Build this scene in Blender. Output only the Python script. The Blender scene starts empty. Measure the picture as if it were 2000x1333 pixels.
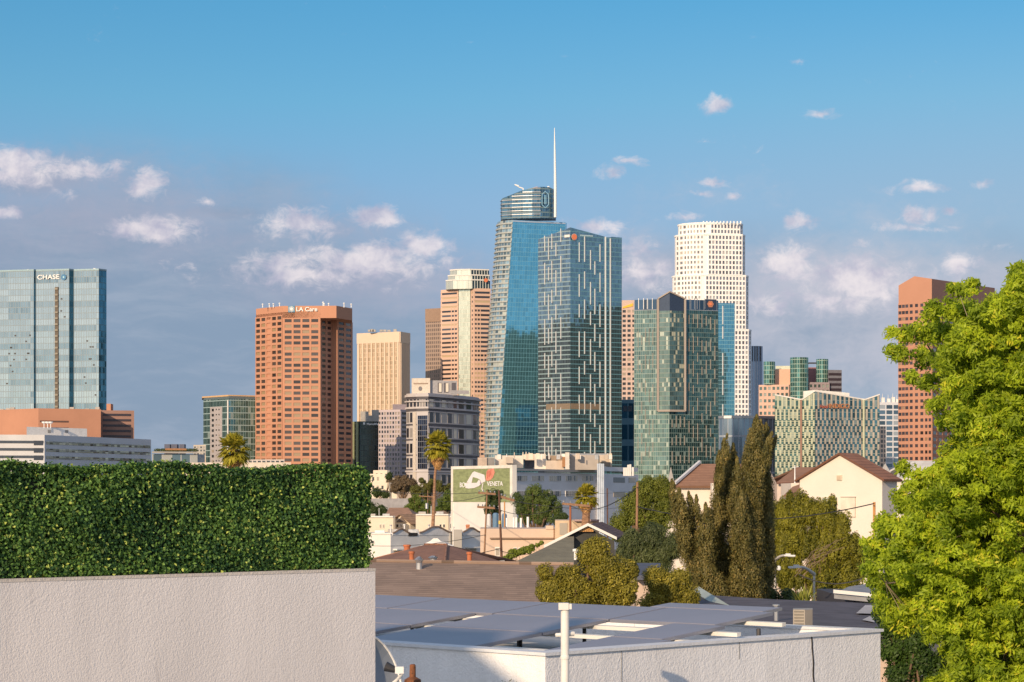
import bpy, bmesh, math, random
import numpy as np
from mathutils import Vector, Matrix

# ------------------------------------------------------------ camera, sky, sun
scene = bpy.context.scene
col = scene.collection
F = 4380.0            # focal length in photo pixels (photo is 2000 px wide)
CZ = 9.0              # camera height above the street
HY = 975.0            # row of the horizon
cam_d = bpy.data.cameras.new('camera'); cam = bpy.data.objects.new('camera', cam_d); col.objects.link(cam)
cam.location = (0, 0, CZ); cam.rotation_euler = (math.radians(90), 0, 0)
cam_d.sensor_width = 36; cam_d.lens = 36*F/2000; cam_d.shift_y = (HY-666.5)/2000
cam_d.clip_start = .1; cam_d.clip_end = 60000
scene.camera = cam
SAZ, SEL = math.radians(180+25), math.radians(17)      # azimuth clockwise from +Y, elevation
sd = Vector((math.sin(SAZ)*math.cos(SEL), math.cos(SAZ)*math.cos(SEL), math.sin(SEL)))
sl = bpy.data.lights.new('sun', 'SUN'); sl.energy = 4.2; sl.angle = math.radians(.5); sl.color = (1, .75, .50)
so = bpy.data.objects.new('sun', sl); col.objects.link(so); so.rotation_euler = sd.to_track_quat('Z', 'Y').to_euler()
so.location = (-40, -60, 60)
scene.view_settings.view_transform = 'Standard'; scene.view_settings.look = 'None'
scene.view_settings.exposure = 0.0; scene.view_settings.gamma = 1

class N:
    """tiny node-graph helper"""
    def __init__(s, tree): s.t = tree; s.n = tree.nodes; s.l = tree.links
    def new(s, typ, **kw):
        n = s.n.new(typ)
        for k, v in kw.items():
            if k == 'ins':
                for i, x in v.items():
                    if hasattr(x, 'is_linked') or isinstance(x, bpy.types.NodeSocket): s.l.new(x, n.inputs[i])
                    elif x is not None: n.inputs[i].default_value = x
            else: setattr(n, k, v)
        return n
    def m(s, op, a, b=None, c=None, clamp=False):
        n = s.new('ShaderNodeMath', operation=op, use_clamp=clamp)
        for i, x in enumerate((a, b, c)):
            if x is None: continue
            if isinstance(x, bpy.types.NodeSocket): s.l.new(x, n.inputs[i])
            else: n.inputs[i].default_value = x
        return n.outputs[0]
    def vm(s, op, a, b=None):
        n = s.new('ShaderNodeVectorMath', operation=op)
        for i, x in enumerate((a, b)):
            if x is None: continue
            if isinstance(x, bpy.types.NodeSocket): s.l.new(x, n.inputs[i])
            else: n.inputs[i].default_value = x
        return n.outputs[0]
    def mix(s, f, a, b, typ='MIX'):
        n = s.new('ShaderNodeMix', data_type='RGBA', blend_type=typ)
        for i, x in ((0, f), (6, a), (7, b)):
            if isinstance(x, bpy.types.NodeSocket): s.l.new(x, n.inputs[i])
            elif i == 0: n.inputs[0].default_value = x
            else: n.inputs[i].default_value = (*x[:3], 1)
        return n.outputs[2]
    def noise(s, vec, scale, detail=3, rough=.55, dist=0):
        n = s.new('ShaderNodeTexNoise', ins={'Scale': scale, 'Detail': detail, 'Roughness': rough, 'Distortion': dist})
        if vec is not None: s.l.new(vec, n.inputs['Vector'])
        return n
    def smooth(s, x, a, b):
        n = s.new('ShaderNodeMapRange', interpolation_type='SMOOTHSTEP', ins={1: a, 2: b, 3: 0, 4: 1})
        s.l.new(x, n.inputs[0]); return n.outputs[0]
    def comb(s, x, y, z):
        n = s.new('ShaderNodeCombineXYZ')
        for i, v in enumerate((x, y, z)):
            if isinstance(v, bpy.types.NodeSocket): s.l.new(v, n.inputs[i])
            else: n.inputs[i].default_value = v
        return n.outputs[0]

world = bpy.data.worlds.new('World'); scene.world = world; world.use_nodes = True
w = N(world.node_tree); w.n.clear()
sky = w.new('ShaderNodeTexSky', sky_type='NISHITA', sun_disc=False, sun_elevation=SEL, sun_rotation=SAZ,
            air_density=1.0, dust_density=.6, ozone_density=3.0, altitude=100)
SKYS = .12
tc = w.new('ShaderNodeTexCoord'); sx = w.new('ShaderNodeSeparateXYZ', ins={0: tc.outputs['Generated']})
az = w.m('ARCTAN2', sx.outputs[0], sx.outputs[1])
el = w.m('ARCSINE', sx.outputs[2])
P = w.comb(az, el, 0)
# clear-sky tint: a teal cast high up, milky towards the horizon
tint = w.new('ShaderNodeValToRGB'); w.l.new(w.m('MULTIPLY', el, 1/.35, clamp=True), tint.inputs[0])
cr = tint.color_ramp; cr.elements[0].position = 0; cr.elements[0].color = (.50, .57, .98, 1)
cr.elements[1].position = .64; cr.elements[1].color = (.27, .82, .97, 1)
for p_, c_ in ((.18, (.56, .62, .92)), (.28, (.66, .68, .90)), (.38, (.64, .76, .92)), (.50, (.45, .85, .95))):
    e_ = cr.elements.new(p_); e_.color = (*c_, 1)
SKY_TINT = tint
awayf = w.smooth(w.m('ABSOLUTE', az), .35, 1.3)
base = w.mix(1.0, sky.outputs[0], w.mix(awayf, tint.outputs[0], (.62, .78, 1.05)), 'MULTIPLY')
def pc(x, y): return math.atan((x-1000)/F), math.atan((HY-y)/math.hypot(F, x-1000))
pale = w.m('MULTIPLY', w.m('MULTIPLY', w.smooth(az, -.12, .26), w.m('SUBTRACT', 1, w.smooth(el, .08, .24))), w.m('SUBTRACT', 1, awayf))
base = w.mix(w.m('MULTIPLY', pale, .55), base, tuple(v/SKYS for v in (.40, .52, .60)))
base = w.mix(.14, base, tuple(v/SKYS for v in (.30, .42, .52)))
base = w.mix(w.m('MULTIPLY', w.m('SUBTRACT', 1, w.smooth(el, .05, .20)), .25), base, tuple(v/SKYS for v in (.26, .40, .50)))
nz1 = w.m('ADD', w.m('MULTIPLY', w.noise(P, 30, 4, .6, .25).outputs[0], .5), w.m('MULTIPLY', w.noise(w.vm('MULTIPLY', P, (1, 1.5, 1)), 105, 7, .68, .5).outputs[0], .5))
nz2 = w.noise(w.vm('ADD', P, (3.1, .7, 0)), 9, 4, .55).outputs[0]
warp = w.vm('MULTIPLY', w.vm('SUBTRACT', w.noise(P, 40, 4, .6).outputs[1], (.5, .5, .5)), (.012, .008, 0))
PW = w.vm('ADD', P, warp)
def blobs(lst):
    acc = None
    for (x, y, rx, ry, s) in lst:
        a, e = pc(x, y)
        d = w.vm('MULTIPLY', w.vm('SUBTRACT', PW, (a, e, 0)), (F/rx, F/ry, 0))
        ln = w.new('ShaderNodeVectorMath', operation='LENGTH', ins={0: d}).outputs['Value']
        g = w.m('MULTIPLY', w.m('SUBTRACT', 1, w.m('MULTIPLY', ln, .5), clamp=True), s)
        acc = g if acc is None else w.m('MAXIMUM', acc, g)
    return acc
GREY = [(60,545,330,130,1.0),(250,700,430,260,1.0),(620,680,340,200,.85),(90,440,170,60,.7),(420,420,140,28,.6),(60,350,120,45,.65),
        (1650,660,380,150,.8),(1270,560,120,80,.7),(1900,560,160,60,.55),(900,600,140,60,.5)]
BANK = [(190,420,330,90,.85),(450,470,200,50,.6),(1850,560,240,60,.9),(1480,640,160,60,.8),(700,545,240,60,1.0),(640,450,180,30,.7),(1650,560,250,75,1.25),(110,350,200,50,.9),(330,400,160,50,.7),(1800,680,280,130,.95),(1270,520,110,70,.8),(60,470,260,60,.6),(1780,430,160,40,.5),(1380,380,120,40,.4)]
PUFF = [(40,325,62,30,.9),(165,335,60,22,.7),(220,325,26,13,.7),(280,362,34,28,1.0),(285,450,68,20,1.05),(12,413,30,10,1.0),(130,383,24,12,.5),
        (585,440,66,28,1.0),(730,423,40,16,1.05),(830,478,42,24,1.05),(700,510,150,30,.95),(540,515,60,32,.9),(620,535,170,28,.8),(400,395,22,10,.6),
        (1405,205,30,17,1.0),(1610,224,32,9,1.0),(1230,312,30,8,.8),(1190,337,28,12,.8),(1395,357,28,10,.95),(1365,378,22,8,.95),
        (1435,383,18,10,.8),(1340,426,46,10,.9),(1568,436,30,17,1.0),(1155,441,54,16,.95),(1265,482,50,16,.7),(1270,530,60,36,.7),
        (1810,366,52,13,.95),(1790,420,34,18,1.05),(1852,406,20,10,1.0),(1790,443,66,9,.85),(1540,520,50,34,.95),(1670,550,130,40,.95),
        (1600,590,130,34,.8),(1790,545,70,26,.85),(1870,520,34,20,.9),(1380,280,18,6,.5),(1660,480,60,10,.5),(915,82,16,6,.5),(1200,110,10,5,.3),
        (1915,362,26,10,.6),(1560,120,26,6,.4),(1960,480,40,10,.5)]
gmask = w.m('MULTIPLY', w.smooth(w.m('ADD', blobs(GREY), w.m('MULTIPLY', w.m('SUBTRACT', nz2, .5), .8)), .12, .72), .85)
praw = w.m('ADD', blobs(PUFF), w.m('MULTIPLY', w.m('SUBTRACT', nz1, .5), 2.5))
pmask = w.smooth(praw, .27, .86)
# clouds elsewhere round the sky (seen only in the glass of the towers)
aaz = w.m('ABSOLUTE', az)
away = w.m('MAXIMUM', w.smooth(aaz, .30, .6), w.smooth(el, .34, .6))
gen = w.m('MULTIPLY', w.m('MULTIPLY', w.smooth(w.noise(w.vm('MULTIPLY', P, (1, 2.6, 1)), 5, 6, .6).outputs[0], .40, .62), away), 1.0)
K = 1/SKYS
bank = w.m('MULTIPLY', w.smooth(w.m('ADD', blobs(BANK), w.m('MULTIPLY', w.m('SUBTRACT', nz1, .5), 1.3)), .1, 1.05), .75)
c1 = w.mix(gmask, base, tuple(K*v for v in (.250, .335, .460)))
shade = w.smooth(w.noise(PW, 60, 4, .6).outputs[0], .3, .7)
pcol = w.mix(shade, tuple(K*v for v in (.46, .46, .60)), tuple(K*v for v in (.92, .84, .85)))
strk = w.noise(w.vm('MULTIPLY', PW, (1, 4.5, 1)), 16, 5, .6, .3).outputs[0]
c1 = w.mix(w.m('MULTIPLY', w.m('MULTIPLY', w.smooth(strk, .42, .72), gmask), .55), c1, tuple(K*v for v in (.42, .48, .59)))
c1 = w.mix(bank, c1, w.mix(w.smooth(az, -.1, .15), tuple(K*v for v in (.40, .42, .54)), tuple(K*v for v in (.58, .58, .66))))
c2 = w.mix(w.m('MULTIPLY', pmask, .82), c1, pcol)
c3 = w.mix(w.m('MULTIPLY', gen, .75), c2, tuple(K*v for v in (.50, .56, .68)))
# unseen bright glow round the low sun, added to brighten the tower glass
dt = w.new('ShaderNodeVectorMath', operation='DOT_PRODUCT', ins={0: tc.outputs['Generated'], 1: tuple(sd)}).outputs['Value']
c3 = w.mix(w.m('MULTIPLY', w.smooth(dt, .55, 1.0), .5), c3, tuple(K*v for v in (1.4, 1.3, 1.15)))
bg = w.new('ShaderNodeBackground', ins={0: c3, 1: SKYS})
wo = w.new('ShaderNodeOutputWorld', ins={0: bg.outputs[0]})

# ------------------------------------------------------------ geometry helpers
def W(px, py, D): return Vector(((px-1000)/F*D, D, CZ+(HY-py)/F*D))
def Zp(py, D): return CZ+(HY-py)/F*D
def gz(y):
    t = min(max((y-230)/900, 0), 1); t = t*t*(3-2*t)
    return 15*t
def run(px0, D0, seq):
    """corner points of visible walls: start at column px0, depth D0; each (px, heading in degrees) -> next corner"""
    pts = [Vector(((px0-1000)/F*D0, D0))]
    for px, a in seq:
        p = pts[-1]; u = (px-1000)/F; c, s_ = math.cos(math.radians(a)), math.sin(math.radians(a))
        k = (u*p.y-p.x)/(c-u*s_)
        pts.append(p+Vector((c, s_))*k)
    return pts
def back(pts, depth):
    """close a footprint behind the visible walls"""
    a, b = pts[0], pts[-1]
    return [b*(1+depth/b.length), a*(1+depth/a.length)]
def px_of(p): return 1000+p.x/p.y*F
def on_line(p0, p1, px):
    u = (px-1000)/F; d = p1-p0
    k = (u*p0.y-p0.x)/(d.x-u*d.y)
    return p0+d*k

class MB:
    def __init__(s): s.v = []; s.f = []; s.uv = []; s.mi = []
    def poly(s, pts, uv=None, mi=0):
        i = len(s.v); s.v += [tuple(p) for p in pts]; s.f.append(tuple(range(i, i+len(pts))))
        s.uv += list(uv) if uv else [(0, 0)]*len(pts); s.mi.append(mi)
    def hexa(s, c, mi=0):
        """8 corners: bottom 4 ccw, top 4 ccw"""
        for q in ((0, 3, 2, 1), (4, 5, 6, 7), (0, 1, 5, 4), (1, 2, 6, 5), (2, 3, 7, 6), (3, 0, 4, 7)):
            p = [Vector(c[k]) for k in q]; w_ = (p[1]-p[0]).length; h = (p[2]-p[1]).length
            s.poly(p, [(0, 0), (w_, 0), (w_, h), (0, h)], mi)
        return s
    def box(s, x0, x1, y0, y1, z0, z1, mi=0):
        return s.hexa([(x0, y0, z0), (x1, y0, z0), (x1, y1, z0), (x0, y1, z0), (x0, y0, z1), (x1, y0, z1), (x1, y1, z1), (x0, y1, z1)], mi)
    def obox(s, o, ax, ay, az_, mi=0):
        o, ax, ay, az_ = map(Vector, (o, ax, ay, az_))
        if ax.cross(ay).dot(az_) < 0: o = o+ax; ax = -ax
        b = [o, o+ax, o+ax+ay, o+ay]
        return s.hexa(b+[p+az_ for p in b], mi)
    def strip(s, p0, p1, z0, z1, e, e0=0.0, mi=0):
        """box standing off wall p0-p1 (2D), from e0 to e outwards, between heights z0 and z1"""
        d = (p1-p0).normalized(); n = Vector((d.y, -d.x))
        a, b = p0+n*e0, p1+n*e0; c, q = p1+n*e, p0+n*e
        return s.hexa([(q.x, q.y, z0), (c.x, c.y, z0), (b.x, b.y, z0), (a.x, a.y, z0), (q.x, q.y, z1), (c.x, c.y, z1), (b.x, b.y, z1), (a.x, a.y, z1)], mi)
    def prism(s, pts, z0, z1, caps=True, mi=0, capmi=None, u0=0):
        """pts ccw seen from above; z0/z1 number or list"""
        n = len(pts); za = z0 if isinstance(z0, (list, tuple)) else [z0]*n; zb = z1 if isinstance(z1, (list, tuple)) else [z1]*n
        u = u0
        for i in range(n):
            j = (i+1) % n; a, b = pts[i], pts[j]; L = math.hypot(b[0]-a[0], b[1]-a[1])
            s.poly([(a[0], a[1], za[i]), (b[0], b[1], za[j]), (b[0], b[1], zb[j]), (a[0], a[1], zb[i])], [(u, za[i]), (u+L, za[j]), (u+L, zb[j]), (u, zb[i])], mi)
            u += L
        if caps:
            cm = mi if capmi is None else capmi
            s.poly([(p[0], p[1], z) for p, z in zip(pts, zb)], [(p[0], p[1]) for p in pts], cm)
            s.poly([(p[0], p[1], z) for p, z in reversed(list(zip(pts, za)))], [(p[0], p[1]) for p in reversed(pts)], cm)
        return s
    def tube(s, p0, p1, r0, r1=None, n=10, caps=True, mi=0):
        p0, p1 = Vector(p0), Vector(p1); r1 = r0 if r1 is None else r1
        d = (p1-p0).normalized(); a = d.orthogonal().normalized(); b = d.cross(a)
        A = [p0+(a*math.cos(2*math.pi*i/n)+b*math.sin(2*math.pi*i/n))*r0 for i in range(n)]
        B = [p1+(a*math.cos(2*math.pi*i/n)+b*math.sin(2*math.pi*i/n))*r1 for i in range(n)]
        for i in range(n): s.poly([A[i], A[(i+1) % n], B[(i+1) % n], B[i]], [(i, 0), (i+1, 0), (i+1, 1), (i, 1)], mi)
        if caps: s.poly(B, None, mi); s.poly(A[::-1], None, mi)
        return s
    def path(s, pts, r, n=8, mi=0):
        rs = r if isinstance(r, (list, tuple)) else [r]*len(pts)
        for i in range(len(pts)-1): s.tube(pts[i], pts[i+1], rs[i], rs[i+1], n, i in (0, len(pts)-2), mi)
        return s
    def lathe(s, c, prof, n=16, mi=0):
        c = Vector(c)
        R = [[c+Vector((r*math.cos(2*math.pi*i/n), r*math.sin(2*math.pi*i/n), z)) for i in range(n)] for r, z in prof]
        for a, b in zip(R, R[1:]):
            for i in range(n): s.poly([a[i], a[(i+1) % n], b[(i+1) % n], b[i]], None, mi)
        s.poly(R[-1], None, mi); s.poly(R[0][::-1], None, mi)
        return s
    def build(s, name, mats, parent=None, smooth=False):
        if not isinstance(mats, (list, tuple)): mats = [mats]
        me = bpy.data.meshes.new(name)
        o3 = world_loc(parent)
        me.from_pydata([(v[0]-o3[0], v[1]-o3[1], v[2]-o3[2]) for v in s.v], [], s.f)
        uvl = me.uv_layers.new(name='UVMap'); uvl.data.foreach_set('uv', np.array(s.uv, dtype=np.float32).ravel())
        for m_ in mats: me.materials.append(m_)
        me.polygons.foreach_set('material_index', s.mi)
        if smooth: me.polygons.foreach_set('use_smooth', [True]*len(s.f))
        me.update()
        ob = bpy.data.objects.new(name, me); col.objects.link(ob)
        if parent is not None: ob.parent = parent
        return ob
def world_loc(o):
    v = Vector((0, 0, 0))
    while o is not None: v = v+Vector(o.location); o = o.parent
    return v
def tag(o, label=None, cat=None, group=None, kind=None):
    if label: o['label'] = label
    if cat: o['category'] = cat
    if group: o['group'] = group
    if kind: o['kind'] = kind
    return o
def thing(name, loc, label, cat, group=None):
    o = bpy.data.objects.new(name, None); col.objects.link(o); o.location = loc; o.empty_display_size = .5
    return tag(o, label, cat, group)

# ------------------------------------------------------------ materials
_mc = {}
def mat(name, c, rough=.7, metal=0, var=.12, scale=1.0, bump=0, bscale=20, stretch=(1, 1, 1), c2=None, cov=.5, detail=4, spec=.5):
    if name in _mc: return _mc[name]
    m_ = bpy.data.materials.new(name); m_.use_nodes = True; g = N(m_.node_tree); b = g.n['Principled BSDF']
    t = g.new('ShaderNodeTexCoord').outputs['Object']; v = g.vm('MULTIPLY', t, stretch)
    nz = g.noise(v, scale, detail, .6).outputs[0]
    lo = tuple(x*(1-var) for x in c); hi = tuple(min(1, x*(1+var)) for x in c)
    colr = g.mix(g.smooth(nz, .3, .7), lo, hi)
    if c2: colr = g.mix(g.smooth(g.noise(v, scale*3.1, 5, .65).outputs[0], cov, cov+.12), colr, c2)
    g.l.new(colr, b.inputs['Base Color']); b.inputs['Roughness'].default_value = rough; b.inputs['Metallic'].default_value = metal
    b.inputs['Specular IOR Level'].default_value = spec
    if bump:
        bn = g.new('ShaderNodeBump', ins={'Strength': bump, 'Distance': .3/bscale}); g.l.new(g.noise(t, bscale, 3, .6).outputs[0], bn.inputs['Height']); g.l.new(bn.outputs[0], b.inputs['Normal'])
    _mc[name] = m_
    return m_
def glass(name, tint, bw=1.5, fh=3.9, mull=(.5, .53, .55), mw=.08, mh=.08, var=.3, sp=0.0, spc=None, rough=.07, metal=.75, blind=0.0, bcol=(.55, .55, .5), wob=.02, alt=None, rowvar=0.0):
    """reflective curtain wall: bays bw metres wide, storeys fh metres high, laid out along the wall by UV in metres"""
    if name in _mc: return _mc[name]
    m_ = bpy.data.materials.new(name); m_.use_nodes = True; g = N(m_.node_tree); b = g.n['Principled BSDF']
    uv = g.new('ShaderNodeSeparateXYZ', ins={0: g.new('ShaderNodeUVMap').outputs[0]})
    u = g.m('DIVIDE', uv.outputs[0], bw); v = g.m('DIVIDE', uv.outputs[1], fh)
    iv = g.m('FLOOR', v)
    if alt: u = g.m('ADD', u, g.m('MULTIPLY', g.m('MODULO', iv, 2), alt))
    fu, fv, iu = g.m('FRACT', u), g.m('FRACT', v), g.m('FLOOR', u)
    wn = g.new('ShaderNodeTexWhiteNoise', noise_dimensions='2D', ins={'Vector': g.comb(iu, iv, 0)})
    c = g.mix(wn.outputs[0], tuple(x*(1-var) for x in tint), tuple(min(1, x*(1+var)) for x in tint))
    if rowvar:
        wr = g.new('ShaderNodeTexWhiteNoise', noise_dimensions='2D', ins={'Vector': g.comb(g.m('FLOOR', g.m('DIVIDE', iu, 9)), iv, 0)})
        c = g.mix(g.m('MULTIPLY', wr.outputs[0], rowvar), c, bcol)
    met = metal; 
    mm = None
    if blind:
        wb = g.new('ShaderNodeTexWhiteNoise', noise_dimensions='2D', ins={'Vector': g.comb(g.m('ADD', iu, 37.3), g.m('ADD', iv, 11.7), 0)})
        bm = g.m('GREATER_THAN', wb.outputs[0], 1-blind); c = g.mix(g.m('MULTIPLY', bm, .8), c, bcol); mm = g.m('MULTIPLY', bm, .7)
    if sp:
        sm = g.m('LESS_THAN', fv, sp); c = g.mix(sm, c, spc); mm = sm if mm is None else g.m('MAXIMUM', mm, sm)
    ml = g.m('MAXIMUM', g.m('LESS_THAN', fu, mw), g.m('LESS_THAN', fv, mh))
    c = g.mix(ml, c, mull); mm = ml if mm is None else g.m('MAXIMUM', mm, ml)
    g.l.new(c, b.inputs['Base Color'])
    g.l.new(g.m('MULTIPLY', g.m('SUBTRACT', 1, mm), metal), b.inputs['Metallic'])
    g.l.new(g.m('ADD', g.m('MULTIPLY', mm, .4), rough), b.inputs['Roughness'])
    geo = g.new('ShaderNodeNewGeometry')
    nn = g.vm('ADD', geo.outputs['Normal'], g.vm('MULTIPLY', g.vm('SUBTRACT', wn.outputs[1], (.5, .5, .5)), (wob, wob, wob)))
    big = g.noise(g.new('ShaderNodeTexCoord').outputs['Object'], .05, 2, .5).outputs[1]
    nn = g.vm('ADD', nn, g.vm('MULTIPLY', g.vm('SUBTRACT', big, (.5, .5, .5)), (wob, wob, wob)))
    g.l.new(g.vm('NORMALIZE', nn), b.inputs['Normal'])
    _mc[name] = m_
    return m_
def winglass(name, tint=(.05, .06, .07), bcol=(.35, .3, .24), blind=.3, rough=.12, spec=.8, metal=.3):
    """window panes with random blinds, one shade per pane"""
    if name in _mc: return _mc[name]
    m_ = bpy.data.materials.new(name); m_.use_nodes = True; g = N(m_.node_tree); b = g.n['Principled BSDF']
    r = g.new('ShaderNodeNewGeometry').outputs['Random Per Island']; oi = g.new('ShaderNodeObjectInfo').outputs['Random']
    wn = g.new('ShaderNodeTexWhiteNoise', noise_dimensions='2D', ins={'Vector': g.comb(r, oi, 0)})
    c = g.mix(wn.outputs[0], tuple(x*.6 for x in tint), tuple(min(1, x*1.6) for x in tint))
    s2 = g.new('ShaderNodeSeparateXYZ', ins={0: wn.outputs[1]})
    bm = g.m('LESS_THAN', s2.outputs[1], blind)
    c = g.mix(bm, c, bcol); g.l.new(c, b.inputs['Base Color'])
    g.l.new(g.m('MULTIPLY', g.m('SUBTRACT', 1, bm), metal), b.inputs['Metallic'])
    b.inputs['Roughness'].default_value = rough; b.inputs['Specular IOR Level'].default_value = spec
    _mc[name] = m_
    return m_
LEAFK = 1.65
def leafmat(name, c1, c2, c3=None, trans=.35, rough=.5, spec=.3):
    if name in _mc: return _mc[name]
    m_ = bpy.data.materials.new(name); m_.use_nodes = True; g = N(m_.node_tree); b = g.n['Principled BSDF']; out = g.n['Material Output']
    at = g.new('ShaderNodeAttribute', attribute_name='leaf_tone').outputs['Fac']; c1 = tuple(min(1, v*LEAFK) for v in c1); c2 = tuple(min(1, v*LEAFK) for v in c2); c3 = c3 and tuple(min(1, v*LEAFK) for v in c3)
    c = g.mix(at, c1, c2)
    if c3: c = g.mix(g.smooth(at, .93, .97), c, c3)
    g.l.new(c, b.inputs['Base Color']); b.inputs['Roughness'].default_value = rough; b.inputs['Specular IOR Level'].default_value = spec
    tr = g.new('ShaderNodeBsdfTranslucent'); g.l.new(c, tr.inputs[0])
    mx = g.new('ShaderNodeMixShader', ins={0: trans, 1: b.outputs[0], 2: tr.outputs[0]}); g.l.new(mx.outputs[0], out.inputs[0])
    _mc[name] = m_
    return m_

# ------------------------------------------------------------ facades
class Bld:
    """a building thing: collects windows so that the hundred largest are parts of their own and the rest one part"""
    def __init__(s, name, label, loc, cat='building', group=None):
        s.root = thing(name, loc, label, cat, group); s.w = {}
    def win(s, quad, m_, name='window', proud=.0, sill=None):
        a = quad[0]; area = (Vector(quad[1])-Vector(a)).length*(Vector(quad[3])-Vector(a)).length/max(a[1], 1)**2
        s.w.setdefault((name, m_.name), []).append((area, quad))
    def grid(s, p0, p1, z0, z1, cols, rows, fw, fh, wall, wm, e=.35, name='window', skip=None, piers=True, spands=True, mx=0.0, wp=.06, pe=None, pname='wall_relief', relief=True):
        """cols x rows openings on the wall p0-p1; piers and spandrels stand proud by e"""
        d = p1-p0; L = d.length; d = d/L; n = Vector((d.y, -d.x)); q0 = p0+d*mx; L -= 2*mx
        cw, ch = L/cols, (z1-z0)/rows; mb = MB(); pe = e+.04 if pe is None else pe
        if piers:
            for i in range(cols+1):
                a = q0+d*(i*cw-(1-fw)*cw/2); b = q0+d*(i*cw+(1-fw)*cw/2)
                if i == 0: a = p0
                if i == cols: b = p1
                mb.strip(a, b, z0, z1, pe)
        if spands:
            for j in range(rows+1):
                za = z0+j*ch-(1-fh)*ch/2; zb = z0+j*ch+(1-fh)*ch/2
                if j == 0: za = z0
                if j == rows: zb = z1-.003
                if zb-za > .02: mb.strip(p0+d*.004, p1-d*.004, za, zb, e)
        if mb.v: mb.build(pname, wall, s.root)
        for i in range(cols):
            for j in range(rows):
                if skip and skip(i, j): continue
                a = q0+d*(i*cw+(1-fw)*cw/2)+n*wp; b = q0+d*(i*cw+(1+fw)*cw/2)+n*wp
                za = z0+(j+(1-fh)/2)*ch; zb = z0+(j+(1+fh)/2)*ch
                s.win([(a.x, a.y, za), (b.x, b.y, za), (b.x, b.y, zb), (a.x, a.y, zb)], wm, name)
    def part(s, mb, name, m_, smooth=False): return mb.build(name, m_, s.root, smooth)
    def flush(s, cap=100):
        o3 = Vector(s.root.location)
        byn = {}
        for (name, mn), lst in s.w.items():
            byn.setdefault(name, []).extend((a, q, mn) for a, q in lst)
        for name, lst in byn.items():
            lst.sort(key=lambda t: -t[0])
            for a, q, mn in lst[:cap]:
                mb = MB(); mb.poly(q, [(0, 0), (1, 0), (1, 1), (0, 1)]); mb.build(name, bpy.data.materials[mn], s.root)
            rest = lst[cap:]
            if rest:
                mns = sorted({t[2] for t in rest}); mb = MB()
                for a, q, mn in rest: mb.poly(q, [(0, 0), (1, 0), (1, 1), (0, 1)], mns.index(mn))
                o = mb.build(name, [bpy.data.materials[x] for x in mns], s.root); o['kind'] = 'stuff'
        s.w = {}
def base_of(pts):
    c = sum((Vector(p[:2]) for p in pts), Vector((0, 0)))/len(pts)
    return (c.x, c.y, gz(c.y))
def text_on(s, p0, p1, px, py, h_px, m_, root, name='lettering', ext=.15, proud=.5, bold=0.0, width=None):
    """raised letters on wall p0-p1, lower left corner at pixel px,py, h_px tall"""
    p = on_line(p0, p1, px); d = (p1-p0).normalized(); n = Vector((d.y, -d.x))
    cu = bpy.data.curves.new(name, 'FONT'); cu.body = s; cu.extrude = ext; cu.offset = bold
    size = h_px*p.y/F/.72; cu.size = size
    to = bpy.data.objects.new('t', cu); col.objects.link(to)
    dg = bpy.context.evaluated_depsgraph_get(); me = bpy.data.meshes.new_from_object(to.evaluated_get(dg)); bpy.data.objects.remove(to)
    k = 1.0
    if width:
        xs = [v.co.x for v in me.vertices]; e = on_line(p0, p1, px+width); k = (e-p).length/(max(xs)-min(xs))
    z = Zp(py, p.y)
    R = Matrix(((d.x*k, 0, n.x, 0), (d.y*k, 0, n.y, 0), (0, 1, 0, 0), (0, 0, 0, 1)))
    o3 = world_loc(root); me.transform(Matrix.Translation((p.x+n.x*proud-o3.x, p.y+n.y*proud-o3.y, z-o3.z)) @ R)
    me.materials.clear(); me.materials.append(m_)
    o = bpy.data.objects.new(name, me); col.objects.link(o); o.parent = root
    return o
def disc_on(p0, p1, px, py, r_px, m_, root, name='emblem', proud=.5, n=24, t=.2, squash=1.0):
    p = on_line(p0, p1, px); d = (p1-p0).normalized(); nn = Vector((d.y, -d.x)); r = r_px*p.y/F; z = Zp(py, p.y)
    mb = MB(); ring = [(p+d*(math.cos(2*math.pi*i/n)*r*squash), z+math.sin(2*math.pi*i/n)*r) for i in range(n)]
    A = [(q.x+nn.x*proud, q.y+nn.y*proud, zz) for q, zz in ring]; B = [(q.x+nn.x*(proud-t), q.y+nn.y*(proud-t), zz) for q, zz in ring]
    mb.poly(A)
    for i in range(n): mb.poly([B[i], B[(i+1) % n], A[(i+1) % n], A[i]])
    return mb.build(name, m_, root)
def rect_on(p0, p1, x0, y0, x1, y1, e, e0=0.0, mb=None):
    """box on wall p0-p1 covering pixel columns x0..x1, rows y0 (top)..y1 (bottom)"""
    a, b = on_line(p0, p1, x0), on_line(p0, p1, x1); D = (a.y+b.y)/2; mb = mb or MB()
    mb.strip(a, b, Zp(y1, D), Zp(y0, D), e, e0)
    return mb

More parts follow.
